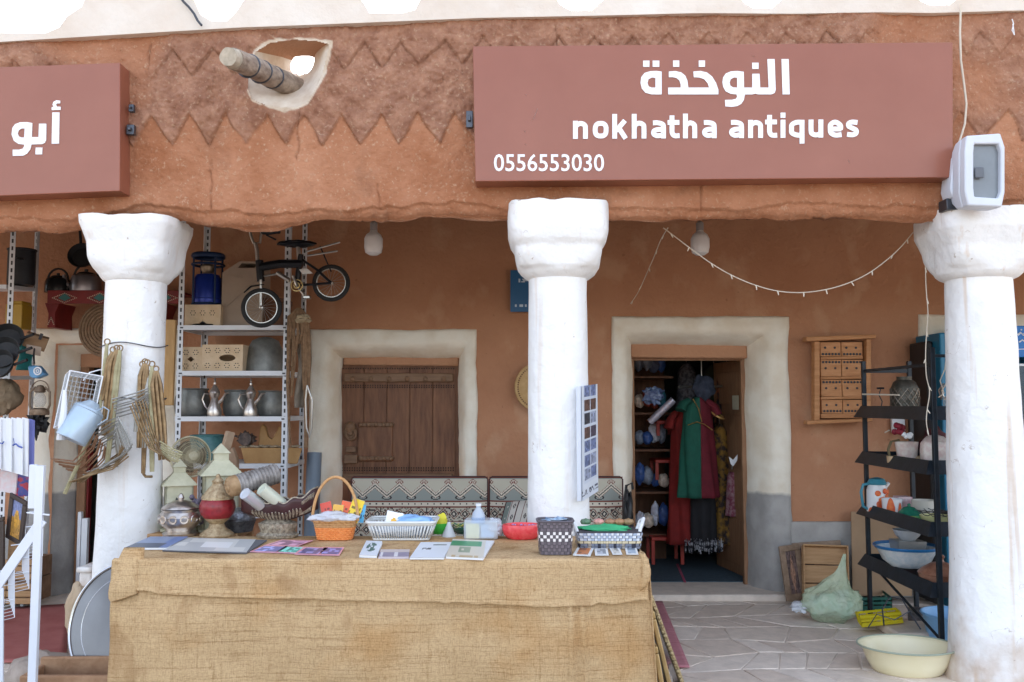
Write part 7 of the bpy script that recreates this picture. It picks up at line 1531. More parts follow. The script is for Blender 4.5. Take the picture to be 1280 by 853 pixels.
# shelf 1
S = SH[0]
c = at_sh(1130, S, Y=6.45); k = 6.45 / F; t = thing('pierced_metal_jar', 'dark pierced metal jar lantern with a lattice body on the top shelf', 'jar', c)
build('jar_body', MB().lathe([(0, 0), (16 * k, 0), (16.5 * k, 10 * k), (16.5 * k, 34 * k), (13 * k, 42 * k), (9 * k, 45 * k), (9 * k, 49 * k), (0, 49 * k)], c, 36), mat('dark_olive_metal', (.05, .045, .035), .5, .6, col2=(.12, .11, .09), scale=30, bump=.3), t)
lt = MB()
for i in range(14):
    for s_ in (1, -1): lt.tube([c + Vector((16.9 * k * cos(a0), 16.9 * k * sin(a0), (4 + 30 * q / 5) * k)) for q in range(6) for a0 in [2 * pi * i / 14 + s_ * q * .28]], .0035, 5, False)
build('lattice', lt, mat('tarnished_lattice', (.25, .21, .17), .4, .7), t, kind='stuff')
c = at_sh(1100, S + .06, Y=6.4); k = 6.4 / F; t = thing('wire_ornament', 'thin black wire ornament on a small ochre block', 'ornament', c)
build('ochre_block', MB().lathe([(0, -.05), (6 * k, -.05), (6 * k, 1 * k), (0, 1 * k)], c, 18), mat('ochre_block', (.40, .24, .08), .7, var=.1), t); build('wire_stem', MB().tube([c + Vector((0, 0, 0)), c + Vector((.01, 0, 8 * k)), c + Vector((-.012, 0, 16 * k)), c + Vector((0, 0, 24 * k))], .004, 6).tube([c + Vector((-4.5 * k, 0, 25 * k)), c + Vector((4.5 * k, 0, 25 * k))], .008, 6), M_black, t)
single('pale_stick', 'pale thin stick lying across the top shelf', 'stick', MB().tube([V(1078, 493, 6.5), V(1124, 494, 6.1)], .006, 6), M_wire, V(1100, 493, 6.3))
c = at_sh(1184, S + .02, Y=5.95); k = 5.95 / F; t = thing('small_cage_lantern', 'small grey cage lantern tangled with light cord near the column', 'lantern', c)
build('lantern_glass', MB().lathe([(0, 0), (6 * k, 0), (6 * k, 22 * k), (0, 22 * k)], c, 20), mat('smoky_glass', (.5, .48, .45)), t)
cg = MB(); 
for i in range(8): a_ = pi * i / 4; cg.tube([c + Vector((8 * k * cos(a_), 8 * k * sin(a_), 18 * k)), c + Vector((10 * k * cos(a_ + .4), 10 * k * sin(a_ + .4), 30 * k)), c + Vector((5 * k * cos(a_ + .8), 5 * k * sin(a_ + .8), 38 * k))], .005, 5)
build('cage', cg, M_silver, t, kind='stuff')
single('white_cord_end', 'white cord end looping over the top corner of the black rack', 'cord', MB().tube([V(1190, 440, 5.65), V(1183, 446, 5.66), V(1181, 462, 5.68), V(1175, 476, 5.7), V(1180, 492, 5.68), V(1173, 497, 5.66)], .004, 6), M_wire, V(1180, 470, 5.66))
# shelf 2
S = SH[1]; c = at_sh(1127, S, Y=6.15); k = 6.15 / F; t = thing('gift_basket', 'oval wooden tray basket holding a cup and dried flowers', 'basket', c)
build('basket_body', MB().shell([(21 * k, 0), (22 * k, 12 * k)], c, 36, .006, sy=.6), mat('pale_basket_wood', (.40, .27, .15), .7, col2=(.55, .40, .25), scale=20, bump=.3), t)
build('basket_hoop', MB().tube([c + Vector((-18 * k, 0, 10 * k)), c + Vector((-20 * k, 0, 20 * k)), c + Vector((-16 * k, 0, 30 * k)), c + Vector((-6 * k, 0, 32 * k))], .018, 8, flat=.4), mat('olive_basket', (.16, .13, .07), .8), t)
M_por = mat('printed_porcelain', (.62, .46, .43), .3, col2=(.72, .66, .60), scale=24, bump=.02, contrast=.3)
c2 = c + Vector((.01, -.02, 10 * k)); t = thing('porcelain_cup', 'rose printed porcelain cup in the wooden basket', 'cup', c2)
build('cup_body', MB().shell([(11 * k, 0), (12 * k, 4 * k), (14 * k, 20 * k)], c2, 28, .004), M_por, t)
r_ = random.Random(6); fl_ = MB()
for i in range(12): fl_.ball(V(1124 + r_.uniform(-7, 7), 537 + r_.uniform(-5, 5), 6.1 + r_.uniform(-.04, .04)), .022, 8, 6)
t = thing('dried_flowers', 'dark red cloth flowers rising from the porcelain cup', 'flowers', V(1124, 545, 6.1)); build('red_petals', fl_, mat('dark_red_petals', (.20, .01, .025), .7, var=.4, scale=40, bump=.4), t, kind='stuff')
fl_ = MB()
for i in range(5): fl_.ball(V(1134 + r_.uniform(-5, 5), 543 + r_.uniform(-2, 3), 6.08), .018, 8, 6)
build('white_petals', fl_, M_plasw, t, kind='stuff')
def canister(px, Y, z, rp, h, label, m):
    c_ = at_sh(px, z, Y=Y); k_ = Y / F; t_ = thing('porcelain_canister', label, 'canister', c_, 'printed porcelain canisters')
    build('canister_body', MB().lathe([(0, 0), (rp * .85 * k_, 0), (rp * .95 * k_, 3 * k_), (rp * k_, h * .5 * k_), (rp * .95 * k_, h * .72 * k_), (rp * .8 * k_, h * .8 * k_), (0, h * .8 * k_)], c_, 8, rotm(0, 0, .3)), m, t_, bevel=.006)
    build('canister_lid', MB().lathe([(rp * .82 * k_, h * .8 * k_), (rp * .55 * k_, h * .92 * k_), (rp * .2 * k_, h * .96 * k_), (rp * .15 * k_, h * 1.05 * k_), (0, h * 1.08 * k_)], c_, 20), m, t_)
canister(1166, 5.9, SH[1], 18, 44, 'pink and cream printed porcelain canister with a pointed lid', M_por); canister(1194, 5.95, SH[1], 13, 44, 'cream porcelain canister half hidden by the stained column', mat('cream_porcelain', (.60, .52, .36), .3, var=.1))
single('maroon_bag', 'dark maroon cloth bag slumped behind the pink canister', 'bag', crumple(at_sh(1166, SH[1] + .14, Y=6.2), .11, .06, .13, 8, .3), mat('maroon_cloth', (.10, .03, .035), .9, var=.3, bump=.2), at_sh(1166, SH[1], Y=6.2), angle=60)
# shelf 3
S = SH[2]; c = at_sh(1092, S, Y=6.6); k = 6.6 / F; t = thing('thermos_jug', 'white thermos jug with a teal lid and handle and red flower print', 'jug', c)
build('jug_body', MB().lathe([(0, 0), (12.5 * k, 0), (13 * k, 3 * k), (12.5 * k, 30 * k), (10 * k, 38 * k), (0, 38 * k)], c, 32), mat('white_enamel', (.70, .70, .72), .25, bump=0, var=.03), t)
M_tl = mat('teal_plastic', (.05, .24, .32), .35, bump=0, var=.1); build('jug_lid', MB().lathe([(10.5 * k, 37 * k), (11.5 * k, 39 * k), (9 * k, 44 * k), (3 * k, 46 * k), (0, 46 * k)], c, 28), M_tl, t); build('jug_handle', MB().tube([c + Vector((-10 * k, 0, 38 * k)), c + Vector((-17 * k, 0, 37 * k)), c + Vector((-20 * k, 0, 28 * k)), c + Vector((-18 * k, 0, 10 * k)), c + Vector((-12 * k, 0, 7 * k))], .011, 8), M_tl, t)
build('jug_spout', MB().tube([c + Vector((9 * k, 0, 34 * k)), c + Vector((15 * k, 0, 39 * k))], [.022, .012], 8), mat('white_enamel', (0, 0, 0)), t)
fl_ = MB(); r_ = random.Random(2)
for i in range(16): a_ = r_.uniform(-pi * .85, -pi * .2); z = r_.uniform(4, 30) * k; fl_.lathe([(0, 0), (.022, 0), (.018, .004), (0, .006)], c + Vector((12.9 * k * cos(a_), 12.9 * k * sin(a_), z)), 9, rotm(pi / 2, 0, a_ + pi / 2))
build('red_flower_print', fl_, mat('red_orange_print', (.55, .05, .02), .4, col2=(.72, .20, .04), scale=30, bump=0), t, kind='stuff')
c = at_sh(1110, S, Y=6.35, r_=.07); k = c.y / F; t = thing('enamel_mug', 'white enamel mug printed with an orange rooster like pattern', 'mug', c)
build('mug_body', MB().shell([(11 * k, 0), (12 * k, 24 * k)], c, 28, .003), mat('white_enamel', (0, 0, 0)), t)
def patch(c_, r_, z0, z1, a0, a1, m, name): return build(name, MB().grid(lambda u, v: c_ + Vector(((r_ + .001) * cos(a0 + (a1 - a0) * u), (r_ + .001) * sin(a0 + (a1 - a0) * u), z0 + (z1 - z0) * v * (1 - .5 * abs(2 * u - 1) ** 2))), 14, 6), m, t, angle=80)
patch(c, 12.2 * k, 2 * k, 26 * k, -2.5, -1.7, mat('red_orange_print', (0, 0, 0)), 'flower_print'); patch(c, 12.2 * k, 3 * k, 20 * k, -1.4, -.9, mat('red_orange_print', (0, 0, 0)), 'flower_print')
c = at_sh(1131, S, Y=6.15); k = 6.15 / F; t = thing('lidded_dish', 'lemon and green glazed lidded dish', 'dish', c)
build('dish_body', MB().lathe([(0, 0), (10 * k, 0), (15 * k, 5 * k), (15.5 * k, 10 * k), (0, 10 * k)], c, 32), mat('lemon_glaze', (.50, .52, .12), .3, col2=(.10, .35, .14), scale=18, contrast=.2, bump=0), t); build('dish_lid', MB().lathe([(15 * k, 10 * k), (12 * k, 14 * k), (6 * k, 19 * k), (2 * k, 20 * k), (2 * k, 23 * k), (0, 24 * k)], c, 28), mat('deep_green_glaze', (.01, .10, .07), .25, col2=(.03, .20, .12), scale=18, bump=0), t)
c = at_sh(1150, S, Y=6.35); k = 6.35 / F; t = thing('white_pot', 'plain off white cylinder pot behind the lidded dish', 'pot', c); build('pot_body', MB().shell([(14 * k, 0), (15 * k, 24 * k)], c, 32, .006), mat('offwhite_ceramic', (.55, .52, .46), .5, var=.05), t)
c = at_sh(1164, S, Y=5.95); k = 5.95 / F; t = thing('yellow_bowl', 'pale yellow enamel bowl at the near corner of the third shelf', 'bowl', c); build('bowl_body', MB().shell([(10 * k, 0), (17 * k, 10 * k), (19 * k, 15 * k)], c, 36, .004), mat('pale_yellow_enamel', (.60, .58, .28), .3, var=.1), t)
tr2 = MB(); 
for i in range(9): tr2.tube([Vector((2.78 + .03 * i, 5.8 + q * .05, S + .09 + .012 * sin(q * 1.3 + i))) for q in range(9)], .003, 4)
single('wire_tray', 'twisted dark wire tray lying in front of the lidded dish', 'wire tray', tr2, M_bracket, (2.9, 6.0, S), kind=None)
single('pink_box', 'small pink printed box behind the lidded dish', 'box', MB().bb(X(1117, 6.5), X(1134, 6.5), 6.48, 6.58, S + .004, S + .15), mat('pink_print', (.55, .25, .3), .5, col2=(.65, .6, .6), scale=40), at_sh(1125, S, Y=6.5))
# shelf 4
S = SH[3]; c = at_sh(1126, S + .068, Y=6.25, r_=.1); k = c.y / F; t = thing('enamel_basin', 'wide white enamel basin with a blue rim', 'basin', c)
build('basin_body', MB().shell([(18 * k, 0), (28 * k, 8 * k), (35 * k, 22 * k), (38 * k, 25 * k)], c, 56, .004), mat('white_enamel_speck', (.66, .68, .70), .25, col2=(.50, .58, .64), scale=30, bump=0, contrast=.3), t); build('blue_rim', MB().ring(c + Vector((0, 0, 25 * k)), 38 * k, .006, None, 56, 6).ring(c + Vector((0, 0, 23.5 * k)), 36.3 * k, .008, None, 56, 6), mat('blue_enamel_rim', (.02, .14, .34), .3, bump=0), t)
c2 = c + Vector((.01, 0, .05)); t = thing('square_tin', 'square dull metal tin standing in the enamel basin', 'tin', c2); wt_ = 17 * k
build('tin_wall', MB().add([(c2.x + a_ * wt_ * f_, c2.y + b_ * .08 * f_, c2.z + z) for z, f_ in ((0, .85), (.13, 1)) for a_, b_ in ((-1, -1), (1, -1), (1, 1), (-1, 1))], [(0, 3, 2, 1), (0, 1, 5, 4), (1, 2, 6, 5), (2, 3, 7, 6), (3, 0, 4, 7)]), mat('dull_tin', (.42, .42, .42), .35, .8, var=.1), t, solid=.003, smooth=False)
c3 = c2 + Vector((0, 0, .13)); t = thing('small_grey_bowl', 'grey white bowl stacked on the square tin', 'bowl', c3); build('bowl_body', MB().shell([(8 * k, 0), (14 * k, 6 * k), (17 * k, 13 * k)], c3, 32, .004), mat('grey_glaze', (.45, .48, .52), .3, var=.1), t)
single('metal_ladle', 'dark metal ladle sticking out of the grey bowl', 'ladle', MB().tube([c3 + Vector((-.02, 0, .02)), c3 + Vector((.10, -.02, .10))], [.014, .010], 8).ball(c3 + Vector((.11, -.02, .11)), .022, 10, 7), M_dkm, c3)
c = at_sh(1168, S + .01, Y=5.86); k = 5.86 / F; t = thing('clay_tagine', 'brown glazed clay pot with a domed lid and knob', 'pot', c); M_clay = mat('brown_glazed_clay', (.16, .055, .03), .35, col2=(.34, .17, .11), scale=14, bump=.1)
build('pot_body', MB().lathe([(0, 0), (20 * k, 0), (25 * k, 8 * k), (26 * k, 15 * k), (0, 15 * k)], c, 44), M_clay, t); build('pot_lid', MB().lathe([(26 * k, 15 * k), (27 * k, 17 * k), (22 * k, 22 * k), (12 * k, 28 * k), (4 * k, 30 * k), (3 * k, 33 * k), (5 * k, 36 * k), (3 * k, 39 * k), (0, 39 * k)], c, 44), M_clay, t)
gl_ = MB()
for i in range(9): gl_.bb(RX0 + .03, RX1 - .03, 5.75 + i * .035, 5.757 + i * .035, S + .07, S + .078)
single('black_grille', 'black barred grille between the basin and the clay pot', 'grille', gl_.bb(RX0 + .03, RX0 + .037, 5.75, 6.04, S + .068, S + .08).bb(RX1 - .037, RX1 - .03, 5.75, 6.04, S + .068, S + .08), M_rk, (2.9, 5.9, S + .07), kind=None)

# ---- against the wall under the rack
t = thing('leaning_cardboard', 'big brown cardboard sheet leaning on the wall behind the black rack', 'cardboard', V(1095, 745, 7.2)); build('card_sheet', MB().solid([V(1066, 745, 7.2), V(1140, 745, 7.2), V(1140, 640, 7.38), V(1064, 640, 7.38)], (0, .01, 0)), mat('tan_cardboard_sheet', (.34, .22, .13), .85, var=.1, scale=4, bump=.1), t)
def oil(u, v):
    if abs(u - .5) + abs(v - .45) * .5 < .25: return tuple(x * (.6 + .8 * hsh(int(u * 12), int(v * 20))) for x in srgb(150, 115, 95))
    return tuple(x * (.5 + hsh(int(u * 8), int(v * 14), 2)) for x in srgb(100, 82, 78))
M_of = mat('old_brown_frame', (.16, .10, .06), .55, col2=(.32, .22, .15), scale=14, bump=.3)
frame('framed_painting', 'old framed portrait print leaning against the grey wall base', 'picture', [(984, 752, 7.1), (1010, 748, 7.15), (1005, 681, 7.32), (974, 683, 7.28)], 7.2, .05, oil, M_of)
frame('framed_painting', 'dark wooden frame leaning behind the shallow wooden box', 'picture', [(1004, 752, 7.22), (1066, 748, 7.22), (1066, 679, 7.38), (990, 679, 7.38)], 7.3, .05, oil, M_of)
t = thing('shallow_wooden_box', 'shallow pale wooden box stood on edge beside the portrait', 'box', V(1030, 752, 7.1)); P = [V(1003, 752, 7.08), V(1060, 752, 7.08), V(1058, 684, 7.26), V(1002, 682, 7.26)]
nn = (P[1] - P[0]).cross(P[3] - P[0]).normalized(); nn = -nn if nn.y > 0 else nn
for i in range(3): a0, a1 = i / 3, (i + 1) / 3 - .02; build('plank', MB().solid([P[0].lerp(P[3], a0), P[1].lerp(P[2], a0), P[1].lerp(P[2], a1), P[0].lerp(P[3], a1)], -nn * .01), M_woodh, t, bevel=.002)
for i in range(4):
    a_, b_ = P[i], P[(i + 1) % 4]; cc = sum(P, Vector()) / 4; ia, ib = a_.lerp(cc, .06), b_.lerp(cc, .06)
    build('box_side', MB().solid([a_, b_, ib, ia], nn * .05), M_wood, t, bevel=.002)
t = thing('green_plastic_bag', 'knotted pale green plastic bag full of scraps on the paving', 'plastic bag', V(1033, 770, 6.55)); c = Vector((X(1033, 6.6), 6.6, .14))
def bag(u, v):
    th = 2 * pi * u; ph = pi * v; d = Vector((cos(th) * sin(ph), sin(th) * sin(ph), -cos(ph))); r__ = .95 + .22 * mn.noise(d * 1.8 + Vector((5, 0, 0))) + .10 * mn.noise(d * 5) + .05 * mn.noise(d * 11)
    x, y, z = d.x * .23 * r__, d.y * .15 * r__, d.z * .14 * r__
    if v > .72: q = (v - .72) / .28; x = x * (1 - q * .55) + .10 * q + .012 * sin(th * 5) * q; y *= 1 - q * .7; z += .23 * q ** 2.2
    return (c.x + x, c.y + y, max(.005, c.z + z))
build('bag_skin', MB().grid(bag, 44, 30), mat('pale_green_film', (.60, .74, .50), .2, col2=(.76, .84, .64), scale=8, bump=1.0, bscale=30, bdist=.03, alpha=.55), t, angle=180)
build('bag_contents', crumple((c.x, c.y, .12), .15, .12, .10, 33, .5), mat('teal_white_scraps', (.62, .62, .58), .7, col2=(.10, .42, .36), scale=12, contrast=.3, bump=.3), t, angle=60)
single('clear_film_scrap', 'crumpled clear film lying beside the green bag', 'plastic film', crumple(V(1000, 764, 6.6) + Vector((0, 0, .03)), .07, .06, .04, 14, .6), M_film, V(1000, 764, 6.6), angle=50)
def crate(P0, ux_, uy_, h, m, name, label, cat, tilt=None):
    t_ = thing(name, label, cat, P0); O = Vector(P0); ux_ = Vector(ux_); uy_ = Vector(uy_); up = Vector((0, 0, h)) if tilt is None else Vector(tilt)
    for (a_, b_) in ((O, O + ux_), (O + uy_, O + ux_ + uy_), (O, O + uy_), (O + ux_, O + ux_ + uy_)):
        d = (b_ - a_)
        for (z0_, z1_) in ((0, .34), (.48, .66), (.80, 1)): build('crate_slat', MB().solid([a_ + up * z0_, b_ + up * z0_, b_ + up * z1_, a_ + up * z1_], d.cross(up).normalized() * .005), m, t_)
        for q in range(5): s_ = a_ + d * q / 4; build('crate_rib', MB().beam(s_, s_ + up, .008, .008), m, t_)
    build('crate_floor', MB().solid([O, O + ux_, O + ux_ + uy_, O + uy_], up.normalized() * .006), m, t_)
crate(Zp(1068, 764, 0.005), (.30, .03, 0), (.05, .34, 0), .10, mat('dark_green_plastic', (.01, .10, .075), .45, var=.2), 'green_crate', 'dark green plastic crate under the black rack', 'crate')
crate(Zp(1078, 784, 0.06), (.30, .04, .02), (.06, .22, -.02), .09, mat('yellow_plastic', (.68, .56, .02), .45, var=.15), 'yellow_crate', 'bright yellow plastic crate tipped in front of the green crate', 'crate', (-.03, -.03, .08))
single('bent_wire_hoops', 'rusty bent wire hoops lying over the yellow crate', 'wire', MB().tube([V(1105, 782, 6.0), V(1103, 762, 6.1), V(1112, 746, 6.15), V(1128, 750, 6.1), V(1140, 770, 6.0), V(1151, 787, 5.95)], .005, 6).tube([V(1085, 785, 6.0), V(1096, 768, 6.1), V(1118, 775, 6.05), V(1138, 764, 6.0)], .004, 6), M_bracket, V(1120, 785, 6.0))
single('cement_block', 'low grey cement block on the paving under the rack', 'block', MB().bb(X(1100, 6.2), X(1165, 6.2), 6.05, 6.4, 0, .06).jit(.012, 5), M_flag[1], V(1130, 790, 6.2), bevel=.015)
single('metal_canister_row', 'dark metal cans pushed back beneath the lowest shelf', 'can', MB().lathe([(0, 0), (.06, 0), (.065, .02), (.065, .1), (0, .11)], (2.98, 6.6, 0), 24), M_dkm, (2.98, 6.6, 0))
c = Vector((X(1183, 6.05), 6.05, 0)); t = thing('light_blue_tub', 'light blue plastic tub on the floor under the rack', 'tub', c); build('tub_body', MB().shell([(.17, 0), (.20, .17), (.21, .19)], c, 44, .005), mat('light_blue_plastic', (.22, .45, .72), .35, var=.05), t); build('tub_rim', MB().ring(c + Vector((0, 0, .19)), .21, .008, None, 44, 6), mat('light_blue_plastic', (0, 0, 0)), t)
# yellow enamel basin in front
c = Vector((X(1123, 5.42), 5.42, 0)); k = 5.0 / F; t = thing('yellow_basin', 'big oval pale yellow enamel basin with a grey green rim on the ground', 'basin', c); M_yel = mat('pale_yellow_enamel2', (.74, .66, .42), .3, col2=(.80, .73, .52), scale=4, bump=.03)
build('basin_body', MB().shell([(42 * k, 0), (46 * k, 3 * k), (52 * k, 14 * k), (58 * k, 30 * k), (63 * k, 34 * k)], c, 72, .005, sy=.80), M_yel, t, angle=50)
build('basin_rim', MB().tube([c + Vector((63.5 * k * cos(a_), 63.5 * k * .8 * sin(a_), 34.3 * k)) for a_ in [2 * pi * i / 72 for i in range(73)]], .0055, 6, False), mat('grey_green_rim', (.30, .34, .26), .35, var=.05, bump=0), t)
# pink strip and gilt frames at the table end
t = thing('pink_runner', 'faded pink woven runner lying on the paving beside the table', 'rug', Zp(835, 790, .01)); build('runner_cloth', MB().grid(lambda u, v: Zp(806 + 22 * u + 12 * v * (1 - u) + 34 * v * u, 752 + 82 * v, .014 + .002 * mn.noise(Vector((u * 3, v * 9, 0)))), 8, 30), mat('faded_pink_weave', (.42, .14, .17), .95, col2=(.54, .24, .26), scale=6, bump=.4, bscale=160, stretch=(1, 4, 1)), t, solid=.008, angle=80)
M_gil = mat('carved_gilt', (.22, .15, .07), .4, .5, col2=(.58, .44, .24), scale=50, bump=.8, bscale=70); M_gpl = mat('plain_gilt', (.35, .22, .09), .4, .5, col2=(.52, .36, .16), scale=8, bump=.1)
def leanfr(x0, y0, x1, y1, z1, label, m, w_=.05, ln=.5):
    # a frame leaning against the table end, seen along its edge
    t_ = thing('gilt_frame', label, 'frame', (x0, y0, 0), 'gilt frames leaning at the table end'); A = Vector((x0, y0, 0)); U = Vector((0, ln, 0)); W_ = Vector((x1 - x0, 0, z1)); n_ = U.cross(W_).normalized()
    for (s_, e_, wv) in ((A, A + U, W_.normalized() * w_), (A + W_ - W_.normalized() * w_, A + W_ + U - W_.normalized() * w_, W_.normalized() * w_)): build('frame_rail', MB().solid([s_, e_, e_ + wv, s_ + wv], n_ * .025), m, t_, bevel=.006)
    for s_ in (A, A + U - Vector((0, w_, 0))): build('frame_rail', MB().solid([s_ + W_.normalized() * w_, s_ + Vector((0, w_, 0)) + W_.normalized() * w_, s_ + Vector((0, w_, 0)) + W_ - W_.normalized() * w_, s_ + W_ - W_.normalized() * w_], n_ * .025), m, t_, bevel=.006)
    build('mirror', MB().solid([A + U * .08 + W_ * .08, A + U * .92 + W_ * .08, A + U * .92 + W_ * .92, A + U * .08 + W_ * .92], n_ * .008), mat('dark_mirror', (.05, .055, .06), .15, .3, bump=0, var=0), t_)
    if m is M_gil:
        kn_ = MB()
        for q in range(14): kn_.ball(A + W_ * (q + .5) / 14 + Vector((.012, -.004, 0)), .014, 8, 6)
        build('carved_knobs', kn_, M_gil, t_, kind='stuff')
leanfr(.93, 4.72, .70, 4.72, .64, 'carved gilt frame leaning outermost at the end of the table', M_gil, .05, .45); leanfr(.82, 4.50, .69, 4.5, .56, 'plain gilt frame leaning between the carved one and the cloth', M_gpl, .04, .4); leanfr(.755, 4.38, .685, 4.4, .42, 'small gilt frame leaning closest to the burlap', M_gpl, .035, .35)

# ================================================================= blue drinks cabinet
CY = 6.98; x0, x1 = X(1176, CY), X(1330, CY); t = thing('blue_drinks_cabinet', 'tall blue glass fronted drinks cabinet half hidden behind the stained column', 'refrigerator', ((x0 + x1) / 2, CY + .3, 0)); M_bc = mat('blue_cabinet_paint', (.015, .16, .28), .4, var=.1, bump=.02); M_bc2 = mat('bright_blue_panel', (.01, .16, .50), .35, var=.03, bump=0)
zt_ = Z(416, CY); build('cabinet_shell', MB().bb(x0, x0 + .05, CY, CY + .42, .02, zt_).bb(x1 - .05, x1, CY, CY + .42, .02, zt_).bb(x0 + .051, x1 - .051, CY, CY + .42, zt_ - .04, zt_).bb(x0 + .051, x1 - .051, CY + .38, CY + .42, .02, zt_ - .041), M_bc, t, bevel=.01)
build('black_side_trim', MB().bb(x0 - .06, x0 - .002, CY + .1, CY + .42, .02, zt_ - .06), M_black, t, bevel=.02)
build('header_panel', MB().bb(X(1240, CY - .02), x1 + .01, CY - .045, CY - .005, Z(447, CY), Z(408, CY)), M_bc2, t, bevel=.006)
lt_ = MB()
def sg(pts, w_): lt_.tube([V(a_, b_, CY - .048) for a_, b_ in pts], w_, 4)
sg([(1266, 419), (1269, 419), (1269, 416)], .008); sg([(1272, 419), (1276, 416), (1279, 419), (1282, 415), (1286, 419)], .008); sg([(1266, 426), (1270, 427), (1271, 424)], .006); sg([(1274, 428), (1278, 425), (1282, 428)], .006); sg([(1264, 437), (1300, 436)], .003); sg([(1276, 413), (1277, 412)], .006)
build('header_lettering', lt_, M_letter, t, kind='stuff')
build('door_frame', MB().prism([(X(1245, CY), .1), (x1, .1), (x1, Z(455, CY)), (X(1245, CY), Z(455, CY))], CY - .03, CY - .001, 'xz', [[(X(1268, CY), Z(585, CY)), (x1 - .1, Z(585, CY)), (x1 - .1, Z(458, CY)), (X(1268, CY), Z(458, CY))]]), mat('silver_door_trim', (.4, .42, .45), .35, .6, bump=0), t, smooth=False)
build('door_glass', MB().bb(X(1268, CY), x1 - .1, CY - .02, CY - .014, Z(585, CY), Z(458, CY)), mat('cabinet_glass', (.12, .16, .20), .08, alpha=.5, bump=0, var=0), t)
build('kick_panel', MB().bb(X(1247, CY), x1, CY - .038, CY - .031, .1, Z(587, CY)), M_bc2, t)
for y_ in (520, 570): build('wire_shelf', MB().bb(x0 + .06, x1 - .06, CY + .02, CY + .35, Z(y_, CY), Z(y_, CY) + .01), M_shelfw, t)
build('stored_goods', crumple(V(1276, 500, CY + .15), .10, .1, .12, 6, .4), mat('stored_goods', (.10, .12, .10), .6, col2=(.3, .25, .2), scale=14), t, kind='stuff')

# ================================================================= inside the shop
t = thing('shop_door_leaf', 'brown panelled door leaf swung open into the dark shop', 'door', (X(938, 7.8), 7.8, .05)); xh = X(937, 7.8)
def leaf(a_, b_, z0_, z1_, o_, name, m=M_fr, th=.04):
    U = Vector((-.07, .42, 0)).normalized(); P0 = Vector((xh, 7.8, 0)); nr = Vector((-U.y, U.x, 0)); p_ = [P0 + U * a_ + nr * o_, P0 + U * b_ + nr * o_]
    return build(name, MB().solid([p_[0] + Vector((0, 0, z0_)), p_[1] + Vector((0, 0, z0_)), p_[1] + Vector((0, 0, z1_)), p_[0] + Vector((0, 0, z1_))], nr * -th), m, t, bevel=.004)
leaf(0, .82, .06, 2.0, 0, 'leaf_board')
for z0_, z1_ in ((.15, .55), (.65, 1.0), (1.1, 1.5), (1.6, 1.9)): leaf(.12, .70, z0_, z1_, .012, 'panel', M_fr, .012)
hd_ = leaf(.72, .76, 1.0, 1.12, .03, 'handle', M_chr, .02); 
for z_ in (.9, 1.75): leaf(.01, .05, z_, z_ + .1, .006, 'hinge', mat('brass_hinge', (.5, .36, .16), .4, .8), .005)
leaf(.2, .34, 1.55, 1.68, .02, 'sticker', mat('cream_sticker', (.5, .45, .33), .6, bump=0), .003)
single('blue_floor_mat', 'dark blue grey mat with a pink stripe inside the shop doorway', 'mat', MB().bb(X(800, 8.2), X(935, 8.0), 7.82, 9.2, .047, .056), mat('blue_grey_mat', (.045, .075, .10), .9, col2=(.07, .11, .14), scale=30, bump=.3), (1.3, 8.3, .05))
single('pink_mat_stripe', 'thin pink edge tape running across the shop floor mat', 'tape', MB().solid([Zp(845, 705, .058), Zp(848, 705, .058), Zp(858, 728, .058), Zp(855, 728, .058)], (0, 0, -.001)), mat('pink_tape', (.5, .10, .18), .8, bump=0), Zp(850, 715, .058))
def garment(name, label, cat, px, ytop, ybot, Y, w0, w1, m, folds=7, dep=.10, seed=0, sleeves=None, parts=None, sx_shift=0):
    """a hanging garment: a closed pleated tube from shoulder to hem"""
    k_ = Y / F; zt_, zb_ = Z(ytop, Y), Z(ybot, Y); cx = X(px, Y); t_ = thing(name, label, cat, (cx, Y, zb_), 'clothes hanging inside the shop')
    def fn(u, v, lo=0, hi=1):
        th = 2 * pi * (lo + (hi - lo) * u); w_ = (w0 + (w1 - w0) * v ** .8) * k_ * (min(1, v * 9 + .25)); z = zt_ + (zb_ - zt_) * v
        rr = 1 + .13 * v * sin(folds * th + 3 * sin(v * 2 + seed)) + .05 * mn.noise(Vector((cos(th) * 3, sin(th) * 3, v * 3 + seed)))
        return (cx + sx_shift * v + w_ * rr * cos(th), Y + dep * rr * sin(th), z)
    if parts:
        for nm, m2, lo, hi in parts: build(nm, MB().grid(lambda u, v: fn(u, v, lo, hi), 40, 30), m2, t_, angle=80, solid=.003)
    else: build('cloth_body', MB().grid(fn, 72, 30, True), m, t_, angle=80, solid=.003)
    for (dx, dl, m2, s_) in (sleeves or []):
        build('sleeve', MB().tube([(cx + s_ * w0 * .7 * k_, Y - .02, zt_ - .03), (cx + s_ * (w0 + dx * .5) * k_, Y - .03, zt_ - dl * .5 * k_), (cx + s_ * (w0 + dx) * k_, Y - .04, zt_ - dl * k_)], [.05, .06, .075], 12, flat=.6), m2, t_)
    build('hanger_hook', MB().tube([(cx, Y, zt_ - .01), (cx, Y, zt_ + .05), (cx + .02, Y, zt_ + .08), (cx + .035, Y, zt_ + .05)], .004, 6), M_chr, t_)
    return t_, cx, zt_, zb_, k_
fab = lambda n_, c1, c2=None: mat(n_, c1, .85, col2=c2 or tuple(min(1, x * 1.6) for x in c1), scale=12, bump=.2, bscale=90)
M_dg = fab('deep_green_satin', (.004, .055, .036)); M_mr = fab('maroon_satin', (.08, .004, .010)); M_gt = mat('gold_trim', (.50, .30, .10), .4, .4, var=.3, scale=60, bump=.2); M_dr = fab('dark_red_cloth', (.12, .007, .006)); M_bkc = fab('black_cloth', (.008, .008, .010)); 
